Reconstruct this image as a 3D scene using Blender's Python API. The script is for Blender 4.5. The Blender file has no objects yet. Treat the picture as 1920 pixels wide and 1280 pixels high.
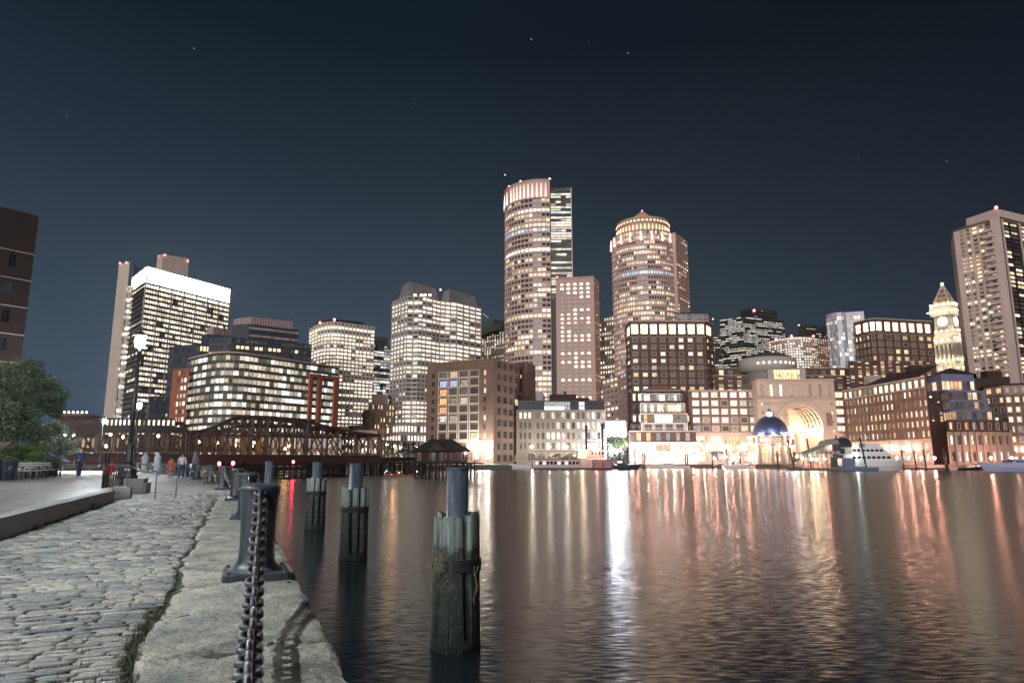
import bpy, bmesh, math, random
from mathutils import Vector, Matrix
R = random.Random(7)
S = bpy.context.scene
COL = S.collection
rad = math.radians
# ------------------------------------------------------------------ camera frame
PITCH = rad(9.84); cP, sP = math.cos(PITCH), math.sin(PITCH)
HC = 1.35            # eye height above the quay (z = 0)
WZ = -2.15           # water level
GZ = -0.35           # far bank level
def ray(px, py):
    v = (640-py)/1280.0; Y = cP - v*sP
    return (px-960)/1280.0/Y, (sP+v*cP)/Y
def P(px, py, D):
    a, b = ray(px, py); return (a*D, D, HC+b*D)
def XY(px, py, D):
    a, b = ray(px, py); return (a*D, D)
def ZT(py, D): return HC + ray(960, py)[1]*D
def roofline(D0, pts, k=0):
    """corners of one level roof from where they show and the distance of corner k"""
    z = ZT(pts[k][1], D0)
    out = []
    for px, py in pts:
        a, b = ray(px, py); D = (z-HC)/b; out.append((a*D, D))
    return out, z
def project(p):
    x, y, z = p[0], p[1], p[2]-HC
    d = y*cP + z*sP; u = -y*sP + z*cP
    if d < .1: return None
    return (x/d*683, u/d*683)

# ------------------------------------------------------------------ materials
MATS = {}
def nodes(m):
    m.use_nodes = True; nt = m.node_tree; nt.nodes.clear(); return nt
def N(nt, t, **kw):
    n = nt.nodes.new(t)
    for k, v in kw.items(): setattr(n, k, v)
    return n
def math_(nt, op, a, b=None, c=None, clamp=False):
    n = nt.nodes.new('ShaderNodeMath'); n.operation = op; n.use_clamp = clamp
    for i, s in enumerate((a, b, c)):
        if s is None: continue
        if isinstance(s, (int, float)): n.inputs[i].default_value = s
        else: nt.links.new(s, n.inputs[i])
    return n.outputs[0]
def ramp(nt, fac, stops, interp='LINEAR'):
    n = nt.nodes.new('ShaderNodeValToRGB'); n.color_ramp.interpolation = interp
    e = n.color_ramp.elements
    while len(e) < len(stops): e.new(0.5)
    for i, (p, c) in enumerate(stops):
        e[i].position = p; e[i].color = (c[0], c[1], c[2], 1) if len(c) == 3 else c
    nt.links.new(fac, n.inputs[0]); return n.outputs[0]
def noise(nt, vec, scale, detail=4, rough=.55, stretch=None, dim='3D'):
    if stretch:
        mp = N(nt, 'ShaderNodeMapping'); mp.inputs['Scale'].default_value = stretch
        nt.links.new(vec, mp.inputs[0]); vec = mp.outputs[0]
    n = N(nt, 'ShaderNodeTexNoise'); n.inputs['Scale'].default_value = scale
    n.inputs['Detail'].default_value = detail; n.inputs['Roughness'].default_value = rough
    nt.links.new(vec, n.inputs['Vector']); return n
def pbr(nt, col=None, rough=.7, metal=0, normal=None, emit=None, estr=0):
    b = N(nt, 'ShaderNodeBsdfPrincipled'); o = N(nt, 'ShaderNodeOutputMaterial')
    nt.links.new(b.outputs[0], o.inputs[0])
    for s, v in (('Base Color', col), ('Roughness', rough), ('Metallic', metal), ('Normal', normal), ('Emission Color', emit), ('Emission Strength', estr)):
        if v is None: continue
        if isinstance(v, bpy.types.NodeSocket): nt.links.new(v, b.inputs[s])
        elif isinstance(v, (int, float)): b.inputs[s].default_value = v
        else: b.inputs[s].default_value = (v[0], v[1], v[2], 1)
    return b
def wallmat(name, col, var=.25, scale=.25, streak=.25, rough=.8, metal=0, bump=0, fine=8.0):
    if name in MATS: return MATS[name]
    m = bpy.data.materials.new(name); nt = nodes(m)
    tc = N(nt, 'ShaderNodeTexCoord').outputs['Object']
    n1 = noise(nt, tc, scale, 5, .6).outputs[0]
    n2 = noise(nt, tc, fine, 3, .6, (1, 1, .08)).outputs[0]
    n3 = noise(nt, tc, fine*2.3, 4, .7).outputs[0]
    f = math_(nt, 'ADD', math_(nt, 'MULTIPLY', n1, var), math_(nt, 'MULTIPLY', n2, streak))
    f = math_(nt, 'ADD', f, math_(nt, 'MULTIPLY', n3, var*.8))
    tot = (var*1.8+streak)/2
    f = math_(nt, 'SUBTRACT', math_(nt, 'ADD', f, 1.0), tot)
    mul = N(nt, 'ShaderNodeVectorMath', operation='SCALE'); mul.inputs[0].default_value = col
    nt.links.new(f, mul.inputs[3])
    nrm = None
    if bump:
        bm = N(nt, 'ShaderNodeBump'); bm.inputs['Strength'].default_value = bump; bm.inputs['Distance'].default_value = .03
        nt.links.new(n3, bm.inputs['Height']); nrm = bm.outputs[0]
    pbr(nt, mul.outputs[0], rough, metal, nrm)
    MATS[name] = m; return m
def brickmat(name, col, mortar, bw=.6):
    if name in MATS: return MATS[name]
    m = bpy.data.materials.new(name); nt = nodes(m)
    tc = N(nt, 'ShaderNodeTexCoord').outputs['Object']
    sp = N(nt, 'ShaderNodeSeparateXYZ'); nt.links.new(tc, sp.inputs[0])
    cb = N(nt, 'ShaderNodeCombineXYZ')
    nt.links.new(math_(nt, 'ADD', sp.outputs[0], sp.outputs[1]), cb.inputs[0]); nt.links.new(sp.outputs[2], cb.inputs[1])
    b = N(nt, 'ShaderNodeTexBrick'); nt.links.new(cb.outputs[0], b.inputs['Vector'])
    b.inputs['Color1'].default_value = (*col, 1); b.inputs['Color2'].default_value = (col[0]*.72, col[1]*.7, col[2]*.7, 1)
    b.inputs['Mortar'].default_value = (*mortar, 1); b.inputs['Scale'].default_value = 1
    b.inputs['Brick Width'].default_value = bw; b.inputs['Row Height'].default_value = bw*.34; b.inputs['Mortar Size'].default_value = bw*.04
    n1 = noise(nt, tc, .3, 5, .65).outputs[0]
    f = ramp(nt, n1, [(.3, (.72, .72, .72)), (.7, (1.15, 1.12, 1.1))])
    mx = N(nt, 'ShaderNodeMixRGB', blend_type='MULTIPLY'); mx.inputs[0].default_value = 1
    nt.links.new(b.outputs[0], mx.inputs[1]); nt.links.new(f, mx.inputs[2])
    pbr(nt, mx.outputs[0], .85)
    MATS[name] = m; return m
def emat(name, col, s, sample=True):
    if name in MATS: return MATS[name]
    m = bpy.data.materials.new(name); nt = nodes(m)
    pbr(nt, (.5, .5, .5), .4, 0, None, col, min(s, 14))
    m['L'] = float(s); m['tint'] = col
    m.cycles.emission_sampling = 'AUTO' if sample and s < 10 else 'NONE'
    MATS[name] = m; return m
def winmat(name, cols=1, rowsn=1, line=.06, tint=(.02, .024, .03), fr=(.12, .11, .10), gain=1.25):
    """glass with a room behind it; r = how brightly the room is lit, g = colour of its lamps, b = which room"""
    if name in MATS: return MATS[name]
    m = bpy.data.materials.new(name); nt = nodes(m)
    at = N(nt, 'ShaderNodeAttribute', attribute_name='room'); sc = N(nt, 'ShaderNodeSeparateColor')
    nt.links.new(at.outputs['Color'], sc.inputs[0])
    br, hue, seed = sc.outputs
    uv = N(nt, 'ShaderNodeUVMap', uv_map='UVMap'); sx = N(nt, 'ShaderNodeSeparateXYZ'); nt.links.new(uv.outputs[0], sx.inputs[0])
    u, v = sx.outputs[0], sx.outputs[1]
    s10 = math_(nt, 'MULTIPLY', seed, 97.3)
    cb = N(nt, 'ShaderNodeCombineXYZ')
    nt.links.new(math_(nt, 'ADD', math_(nt, 'MULTIPLY', u, 2.6*cols**.5), s10), cb.inputs[0])
    nt.links.new(math_(nt, 'MULTIPLY', v, 2.2), cb.inputs[1]); nt.links.new(s10, cb.inputs[2])
    nz = noise(nt, cb.outputs[0], 1.3, 3, .7).outputs[0]
    room = ramp(nt, nz, [(.36, (.10, .10, .10)), (.46, (.55, .55, .55)), (.6, (1.15, 1.15, 1.15))])
    # a drawn blind covers the top part of some windows and is evenly bright
    bl = math_(nt, 'FRACT', math_(nt, 'MULTIPLY', seed, 31.7))
    blm = math_(nt, 'GREATER_THAN', v, bl)
    mixr = N(nt, 'ShaderNodeMixRGB'); nt.links.new(blm, mixr.inputs[0]); nt.links.new(room, mixr.inputs[1]); mixr.inputs[2].default_value = (.8, .8, .8, 1)
    # glazing bars
    def bars(c, n):
        f = math_(nt, 'ABSOLUTE', math_(nt, 'SUBTRACT', math_(nt, 'FRACT', math_(nt, 'MULTIPLY', c, n)), .5))
        return math_(nt, 'LESS_THAN', f, .5-line*n/2)
    msk = math_(nt, 'MULTIPLY', bars(u, cols), bars(v, rowsn))
    colr = ramp(nt, hue, [(0, (1, .34, .12)), (.2, (1, .62, .30)), (.4, (1, .78, .52)), (.6, (1, .90, .76)), (.75, (.98, .97, .95)), (.87, (.62, .92, 1.0)), (1, (.45, .5, 1.0))])
    e = math_(nt, 'MULTIPLY', math_(nt, 'MULTIPLY', br, gain), msk)
    ml = N(nt, 'ShaderNodeVectorMath', operation='MULTIPLY'); nt.links.new(colr, ml.inputs[0]); nt.links.new(mixr.outputs[0], ml.inputs[1])
    base = N(nt, 'ShaderNodeMixRGB'); nt.links.new(msk, base.inputs[0]); base.inputs[1].default_value = (*fr, 1); base.inputs[2].default_value = (*tint, 1)
    pbr(nt, base.outputs[0], .12, 0, None, ml.outputs[0], e)
    m.cycles.emission_sampling = 'NONE'
    MATS[name] = m; return m

# ------------------------------------------------------------------ mesh builder
class MB:
    def __init__(s): s.v = []; s.f = []; s.m = []; s.smooth = []; s.uv = {}; s.c = {}
    def face(s, pts, mi=0, uv=None, col=None, sm=False):
        n = len(s.v); s.v.extend(pts); i = len(s.f)
        s.f.append(tuple(range(n, n+len(pts)))); s.m.append(mi); s.smooth.append(sm)
        if uv is not None: s.uv[i] = uv
        if col is not None: s.c[i] = col
    def grid(s, rows, close=True, mi=0, sm=True, caps=True):
        n = len(s.v); k = len(rows[0])
        for r in rows: s.v.extend(r)
        for i in range(len(rows)-1):
            for j in range(k if close else k-1):
                a = n+i*k+j; b = n+i*k+(j+1) % k
                s.f.append((a, b, b+k, a+k)); s.m.append(mi); s.smooth.append(sm)
        if close and caps:
            s.f.append(tuple(n+j for j in reversed(range(k)))); s.m.append(mi); s.smooth.append(False)
            s.f.append(tuple(n+(len(rows)-1)*k+j for j in range(k))); s.m.append(mi); s.smooth.append(False)
    def box(s, cx, cy, cz, sx, sy, sz, rz=0, mi=0, tilt=None):
        c, q = math.cos(rz), math.sin(rz); n = len(s.v)
        for dz in (-1, 1):
            for dx, dy in ((-1, -1), (1, -1), (1, 1), (-1, 1)):
                x, y, z = dx*sx/2, dy*sy/2, dz*sz/2
                if tilt: z += x*tilt[0]+y*tilt[1]
                s.v.append((cx+x*c-y*q, cy+x*q+y*c, cz+z))
        for f in ((3, 2, 1, 0), (4, 5, 6, 7), (0, 1, 5, 4), (1, 2, 6, 5), (2, 3, 7, 6), (3, 0, 4, 7)):
            s.f.append(tuple(n+i for i in f)); s.m.append(mi); s.smooth.append(False)
    def bar(s, p, q, w, h=None, mi=0, up=(0, 0, 1)):
        h = h or w; p, q = Vector(p), Vector(q); d = (q-p).normalized(); u = Vector(up)
        if abs(d.dot(u)) > .98: u = Vector((0, 1, 0))
        a = d.cross(u).normalized(); b = a.cross(d).normalized(); n = len(s.v)
        for o in (p, q):
            for i, j in ((-1, -1), (1, -1), (1, 1), (-1, 1)):
                s.v.append(tuple(o+a*(i*w/2)+b*(j*h/2)))
        for f in ((3, 2, 1, 0), (4, 5, 6, 7), (0, 1, 5, 4), (1, 2, 6, 5), (2, 3, 7, 6), (3, 0, 4, 7)):
            s.f.append(tuple(n+i for i in f)); s.m.append(mi); s.smooth.append(False)
    def cyl(s, p, q, r0, r1=None, n=10, mi=0, sm=True):
        r1 = r0 if r1 is None else r1; p, q = Vector(p), Vector(q); d = (q-p).normalized()
        u = Vector((0, 0, 1)) if abs(d.z) < .95 else Vector((1, 0, 0))
        a = d.cross(u).normalized(); b = d.cross(a).normalized()
        s.grid([[tuple(o+(a*math.cos(t)+b*math.sin(t))*r) for t in [2*math.pi*k/n for k in range(n)]] for o, r in ((p, r0), (q, r1))], mi=mi, sm=sm)
    def tube(s, pts, r, n=6, mi=0):
        for a, b in zip(pts[:-1], pts[1:]): s.cyl(a, b, r, r, n, mi)
    def lathe(s, c, prof, n=24, mi=0, a0=0, sm=True):
        s.grid([[(c[0]+r*math.cos(a0+2*math.pi*k/n), c[1]+r*math.sin(a0+2*math.pi*k/n), c[2]+z) for k in range(n)] for r, z in prof], mi=mi, sm=sm)
    def prism(s, foot, z0, z1, mi=0, bottom=False):
        n = len(foot)
        for i in range(n):
            a, b = foot[i], foot[(i+1) % n]
            s.face([(a[0], a[1], z0), (b[0], b[1], z0), (b[0], b[1], z1), (a[0], a[1], z1)], mi)
        s.face([(x, y, z1) for x, y in foot], mi)
        if bottom: s.face([(x, y, z0) for x, y in reversed(foot)], mi)
    def centre(s):
        n = len(s.v); return tuple(sum(v[k] for v in s.v)/n for k in range(3))
    def islands(s):
        par = list(range(len(s.v)))
        def find(a):
            while par[a] != a: par[a] = par[par[a]]; a = par[a]
            return a
        key = {}
        for i, v in enumerate(s.v):
            k = (round(v[0], 2), round(v[1], 2), round(v[2], 2))
            if k in key: par[find(i)] = find(key[k])
            else: key[k] = i
        for f in s.f:
            for a in f[1:]: par[find(a)] = find(f[0])
        out = {}
        for i, f in enumerate(s.f):
            r = find(f[0]); m, mp = out.setdefault(r, (MB(), {}))
            ids = []
            for a in f:
                if a not in mp: mp[a] = len(m.v); m.v.append(s.v[a])
                ids.append(mp[a])
            m.f.append(tuple(ids)); m.m.append(s.m[i]); m.smooth.append(s.smooth[i])
        return [m for m, _ in out.values()]
    def obj(s, name, mats, parent=None, base=(0, 0, 0)):
        me = bpy.data.meshes.new(name)
        bx = base
        me.from_pydata([(v[0]-bx[0], v[1]-bx[1], v[2]-bx[2]) for v in s.v], [], s.f)
        if not isinstance(mats, (list, tuple)): mats = [mats]
        for m in mats: me.materials.append(m)
        me.polygons.foreach_set('material_index', s.m)
        me.polygons.foreach_set('use_smooth', s.smooth)
        if s.uv or s.c:
            uvl = me.uv_layers.new(name='UVMap'); ca = me.color_attributes.new('room', 'FLOAT_COLOR', 'CORNER')
            uvs = [0.0]*(2*len(me.loops)); cs = [0.0]*(4*len(me.loops)); li = 0
            for i, f in enumerate(s.f):
                uv = s.uv.get(i); c = s.c.get(i)
                for k in range(len(f)):
                    if uv: uvs[2*li], uvs[2*li+1] = uv[k]
                    if c: cs[4*li:4*li+4] = (c[0], c[1], c[2], 1)
                    li += 1
            uvl.data.foreach_set('uv', uvs); ca.data.foreach_set('color', cs)
        me.update()
        o = bpy.data.objects.new(name, me); COL.objects.link(o)
        if parent is not None:
            o.parent = parent
            pb = parent.get('_b', (0, 0, 0))
            o.location = (bx[0]-pb[0], bx[1]-pb[1], bx[2]-pb[2])
        else: o.location = bx
        o['_b'] = tuple(bx)
        return o
def tag(o, label=None, cat=None, group=None, kind=None):
    if label: o['label'] = label
    if cat: o['category'] = cat
    if group: o['group'] = group
    if kind: o['kind'] = kind
    return o
def empty(name, base, label, cat, group=None):
    o = bpy.data.objects.new(name, None); COL.objects.link(o); o.location = base; o['_b'] = tuple(base)
    o.empty_display_size = .5
    return tag(o, label, cat, group)
def struct(name, mb, mats): return tag(mb.obj(name, mats), kind='structure')

def copy_tree(o, parent=None):
    c = o.copy(); COL.objects.link(c)
    if parent is not None: c.parent = parent
    for ch in list(o.children): copy_tree(ch, c)
    return c

# ------------------------------------------------------------------ lit rooms
def LIT(p=.5, b=(.5, 1.7), h=(.35, .62), rows=None, run=.55, dim=(.0, .05), special=None):
    st = {}
    def f(r, c):
        pr = p if rows is None else rows[min(r, len(rows)-1)]
        if special and (r, c) in special: return special[(r, c)]
        key = ('l', r)
        prev = st.get(key)
        if prev is not None and R.random() < run and not isinstance(pr, tuple):
            on, hue, lv = prev
        else:
            q = pr[0] if isinstance(pr, tuple) else pr
            on = R.random() < q
            hue = R.uniform(*h); lv = R.uniform(*b)
            if isinstance(pr, tuple): hue = pr[2]+R.uniform(-.03, .03); lv = pr[1]*R.uniform(.85, 1.15)
            st[key] = (on, hue, lv)
        if on: return (lv*R.uniform(.5, 1.3), min(max(hue+R.uniform(-.09, .09), 0), .8 if hue < .8 else 1), R.random())
        return (R.uniform(*dim), hue, R.random())
    return f

WHOLE = {'arch_ring', 'vault', 'lit_crown', 'crown', 'crown_band', 'louvre_rib', 'truss', 'base_wall', 'self_lit_front', 'window_surround', 'terrace_frame', 'doorway', 'railing', 'balcony_rail', 'penthouse', 'roof'}
class Bld:
    def __init__(s, name, label, cat, base, wall, group=None, wmat=None):
        s.root = empty(name, (base[0], base[1], GZ), label, cat, group); s.wall = wall; s.base = (base[0], base[1], GZ)
        s.mb = MB(); s.wins = []; s.wmat = wmat or WIN1; s.parts = {}
    def part(s, name, mat, key=None):
        k = key or name
        if k not in s.parts: s.parts[k] = (MB(), mat, name)
        return s.parts[k][0]
    def facade(s, A, B, z0, z1, cols, rows, wf=.6, hf=.55, rec=.3, lit=None, mi=0, voff=.5, zlow=None, skip=None, mat=None, m0=0, m1=0, frame=0, arch=0):
        """wall from A to B (left to right seen from outside) with recessed openings; below zlow it is plain"""
        mb = s.mb; A = Vector((A[0], A[1], 0)); B = Vector((B[0], B[1], 0)); d = B-A; L = d.length; d.normalize()
        n = Vector((d.y, -d.x, 0)); lit = lit or LIT()
        def pt(u, z, o=0.0):
            q = A+d*u+n*o; return (q.x, q.y, z)
        def q(u0, u1, a, b, o0=0.0, o1=None, m=mi):
            if u1-u0 < 1e-4 or b-a < 1e-4: return
            mb.face([pt(u0, a, o0), pt(u1, a, o0), pt(u1, b, o0), pt(u0, b, o0)], m)
        if cols == 0 or rows == 0: q(0, L, z0, z1); return
        if zlow is not None and zlow > z0: q(0, L, z0, zlow); z0 = zlow
        cw = (L-m0-m1)/cols; rh = (z1-z0)/rows; ww = cw*wf; wh = rh*hf
        for r in range(rows):
            zb = z1-(r+1)*rh; wz0 = zb+(rh-wh)*voff; wz1 = wz0+wh
            q(0, L, zb, wz0); q(0, L, wz1, zb+rh)
            pu = 0.0
            for c in range(cols):
                if skip and skip(r, c): continue
                u0 = m0+c*cw+(cw-ww)/2; u1 = u0+ww
                q(pu, u0, wz0, wz1); pu = u1
                mb.face([pt(u0, wz0), pt(u0, wz1), pt(u0, wz1, -rec), pt(u0, wz0, -rec)][::-1], mi)
                mb.face([pt(u1, wz0), pt(u1, wz1), pt(u1, wz1, -rec), pt(u1, wz0, -rec)], mi)
                mb.face([pt(u0, wz0), pt(u1, wz0), pt(u1, wz0, -rec), pt(u0, wz0, -rec)][::-1], mi)
                mb.face([pt(u0, wz1), pt(u1, wz1), pt(u1, wz1, -rec), pt(u0, wz1, -rec)], mi)
                s.wins.append(([pt(u0, wz0, -rec), pt(u1, wz0, -rec), pt(u1, wz1, -rec), pt(u0, wz1, -rec)], lit(r, c), mat or s.wmat, (frame, n, arch)))
            q(pu, L, wz0, wz1)
    def prism(s, foot, z0, z1, faces={}, mi=0, roof=True, **kw):
        n = len(foot)
        for i in range(n):
            a, b = foot[i], foot[(i+1) % n]
            f = faces.get(i)
            if f is None: s.mb.face([(a[0], a[1], z0), (b[0], b[1], z0), (b[0], b[1], z1), (a[0], a[1], z1)], mi)
            else:
                k = dict(mi=mi); k.update(kw); k.update(f); s.facade(a, b, z0, z1, **k)
        if roof: s.mb.face([(x, y, z1) for x, y in foot], mi)
    def shell(s, front, depth, z0, z1, mi=0, mb=None):
        """sides, back and flat roof behind a front that already has its facade"""
        mb = mb or s.mb; f = back(list(front), depth); n = len(front); m = len(f)
        for i in range(n-1, m):
            a, b = f[i], f[(i+1) % m]
            mb.face([(a[0], a[1], z0), (b[0], b[1], z0), (b[0], b[1], z1), (a[0], a[1], z1)], mi)
        mb.face([(x, y, z1) for x, y in f], mi)
    def finish(s, mats=None, most=100):
        wall = s.mb.obj('wall', mats or s.wall, s.root, s.base)
        for k, (mb, m, nm) in s.parts.items():
            if nm in WHOLE: mb.obj(nm, m, s.root, s.base); continue
            isl = mb.islands()
            if len(isl) > 100: tag(mb.obj(nm, m, s.root, s.base), kind='stuff'); continue
            for q in isl: q.obj(nm, m, s.root, q.centre())
        sc = []
        for i, w in enumerate(s.wins):
            pr = [project(p) for p in w[0]]
            if any(p is None for p in pr): sc.append((0, i)); continue
            ar = abs(sum(pr[k][0]*pr[(k+1) % 4][1]-pr[(k+1) % 4][0]*pr[k][1] for k in range(4)))/2
            cx = sum(p[0] for p in pr)/4; cy = sum(p[1] for p in pr)/4
            if abs(cx) > 512 or abs(cy) > 341: ar *= .001
            sc.append((ar*(1.0+.3*s.wins[i][1][0]), i))
        sc.sort(reverse=True)
        def put(mb, w, fm=None):
            q, c, m, (fr, n, arch) = w
            if arch:
                a, b, cc, d = [Vector(p) for p in q]; wv = b-a; h = (d-a).length; r = wv.length/2; up = Vector((0, 0, 1))
                pts = [a, b]; uv = [(0, 0), (1, 0)]
                hr = h-r*arch
                for k in range(0, 7):
                    t = math.pi*k/6; p = a+wv*.5+wv*.5*math.cos(t)+up*(hr+r*arch*math.sin(t))
                    pts.append(p); uv.append((.5+.5*math.cos(t), (p.z-a.z)/h))
                mb.face([tuple(p) for p in pts], 0, uv, c)
                # the spandrels above the arch, in the frame's stone
                for sgn, cor in ((1, cc), (-1, d)):
                    mb.face([tuple(cor+n*.02)]+[tuple(a+wv*.5+wv*.5*sgn*math.cos(t)+up*(hr+r*arch*math.sin(t))+n*.02) for t in [math.pi/2*k/4 for k in range(5)]], 1)
            else: mb.face(q, 0, [(0, 0), (1, 0), (1, 1), (0, 1)], c)
            if fr:
                mb = fm or mb; fi = 0 if fm else 1
                a, b, cc, d = [Vector(p) for p in q]; o = n*(.06+.28); e = n*.12
                w_ = fr; x = (b-a).normalized(); z = Vector((0, 0, 1))
                for p, r_ in ((a-x*w_-z*w_, b+x*w_), (d-x*w_, cc+x*w_+z*w_)):
                    mb.bar(tuple(Vector((p.x, p.y, (p.z+r_.z)/2))+o), tuple(Vector((r_.x, r_.y, (p.z+r_.z)/2))+o), .10, w_, mi=fi)
                for p, r_ in ((a, d), (b, cc)):
                    sg = -1 if p is a else 1
                    mb.bar(tuple(p+x*sg*w_/2+o), tuple(r_+x*sg*w_/2+o), w_, .10, mi=fi, up=tuple(n))
        stuff = {}
        for k, (ar, i) in enumerate(sc):
            w = s.wins[i]
            if k < most and ar > .02:
                mb = MB(); fm = MB(); put(mb, w, fm); c = [sum(p[j] for p in w[0])/4 for j in range(3)]
                wo_ = mb.obj('window', [w[2], TRIM], s.root, c)
                if fm.f: fm.obj('frame', TRIM, wo_, c)
            else: stuff.setdefault(w[2].name, (MB(), w[2]))[0]; put(stuff[w[2].name][0], w)
        for mb, m in stuff.values(): tag(mb.obj('window', [m, TRIM], s.root, s.base), kind='stuff')
        return s.root

TRIM = wallmat('window_surround', (.42, .38, .33), .1, 1, .1)
WIN1 = winmat('window_single', 1, 1, .05)
WIN2 = winmat('window_double', 2, 1, .05)
WIN3 = winmat('window_triple', 3, 2, .035)
WINF = winmat('window_fine_grid', 4, 3, .04)
WINB = winmat('window_blue_glass', 2, 1, .05, tint=(.03, .035, .06), fr=(.25, .25, .32))
def back(foot, depth):
    a, b = foot[0], foot[-1]
    return foot+[(b[0]*(b[1]+depth)/b[1], b[1]+depth), (a[0]*(a[1]+depth)/a[1], a[1]+depth)]
def red_lamps(b, pts, r=.8, name='aviation_lamp'):
    r *= .7
    for p in pts:
        mb = MB(); mb.lathe((p[0], p[1], p[2]), [(.3*r, -r), (r*.9, -r*.5), (r, 0), (r*.7, r*.7), (.05, r)], 8)
        mb.obj(name, emat('red_lamp', (1, .10, .10), 9, False), b.root if isinstance(b, Bld) else b, p)
# ------------------------------------------------------------------ wall materials
M_FEDCON = wallmat('pale_concrete', (.50, .43, .37), .2, .05, .3, fine=.6)
M_DARKMETAL = wallmat('dark_bronze_metal', (.045, .045, .05), .2, .1, .2, .5)
M_NAVY = wallmat('blue_black_panel', (.035, .045, .07), .3, .08, .2, .45)
M_LOUVRE = wallmat('pinkish_louvre', (.36, .28, .27), .2, .2, .5, fine=2.0)
M_GREEN = wallmat('green_grey_metal', (.055, .075, .058), .3, .1, .2, .5)
M_TERRA = wallmat('terracotta_cladding', (.34, .115, .055), .25, .1, .2)
M_WHITE = wallmat('white_concrete', (.70, .62, .52), .15, .08, .2, fine=1.0)
M_GRANITE = wallmat('grey_granite_cladding', (.44, .41, .385), .25, .08, .2, fine=1.0)
M_MANSARD = wallmat('mansard_slate', (.20, .21, .22), .2, .1, .6, .5, fine=1.2)
M_PINK = wallmat('pink_granite', (.52, .385, .345), .2, .06, .2, fine=.8)
M_PINK2 = wallmat('rose_granite', (.52, .36, .315), .22, .06, .2, fine=.8)
M_BEIGE = wallmat('beige_stone', (.48, .42, .35), .25, .08, .25, fine=.8)
M_BROWNST = wallmat('brown_stone', (.30, .20, .15), .25, .1, .25, fine=.8)
M_BLACK = wallmat('black_glass_frame', (.02, .024, .024), .2, .1, .1, .35)
M_ROOF = wallmat('roof_tar', (.035, .033, .033), .4, .2, .1, .9)
M_COPPER = wallmat('dark_green_roof', (.055, .07, .075), .3, .1, .4, .6)
M_BRICK = brickmat('red_brown_brick', (.165, .10, .078), (.2, .15, .12))
M_BRICK2 = brickmat('dark_red_brick', (.135, .07, .062), (.10, .07, .065))
M_BRICK3 = brickmat('black_brown_brick', (.050, .026, .022), (.04, .03, .027))  # dark brick, colour lowered further to stand for the courthouse's shade
M_GREYST = wallmat('grey_rubble_stone', (.17, .145, .12), .4, .3, .25, fine=3, bump=.2)
M_LIME = wallmat('lit_limestone', (.38, .33, .28), .25, .1, .3, fine=2.0)
M_VIOLET = wallmat('lilac_metal_panel', (.40, .37, .50), .15, .1, .2, .35, fine=1.0)
M_STEELBLUE = wallmat('slate_blue_panel', (.16, .18, .29), .2, .1, .2, .35, fine=1.0)
M_CONC = wallmat('harbour_concrete', (.54, .44, .40), .22, .05, .35, fine=.7)

def line_cut(A, B, t): return (A[0]+(B[0]-A[0])*t, A[1]+(B[1]-A[1])*t)

# ================================================================== left, near brick block
def courthouse():
    pts, z = roofline(80, [(73, 405), (0, 383), (-150, 350)]); pts = pts[::-1]
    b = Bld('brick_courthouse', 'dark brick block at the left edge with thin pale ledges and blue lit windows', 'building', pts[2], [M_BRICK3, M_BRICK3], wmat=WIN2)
    def lit(r, c):
        v = {(5, 2): (1.5, .62, .23), (5, 3): (1.5, .6, .41), (4, 2): (.5, 1., .9), (4, 3): (.3, 1., .35), (2, 3): (.05, .9, .2)}
        return v.get((r, c), (R.uniform(0, .02), .9, R.random()))
    zl = ZT(800, 80)
    top = z-4.6
    A, B = pts[0], pts[2]
    b.facade(A, B, top, z, 0, 0); b.shell([A, B], 30, GZ, z)
    b.facade(A, B, GZ, top, 6, 8, .5, .46, .35, lit, voff=.55, m1=1.2)
    n = Vector((B[1]-A[1], A[0]-B[0], 0)).normalized(); rh = (top-GZ)/8
    lm = b.part('ledge', wallmat('pale_ledge', (.45, .42, .38), .1))
    for k in range(0, 6):
        zz = top-k*rh
        lm.bar((A[0]+n.x*.06, A[1]+n.y*.06, zz-.35), (B[0]+n.x*.06, B[1]+n.y*.06, zz-.35), .14, .10)
    b.finish()
courthouse()

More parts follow.
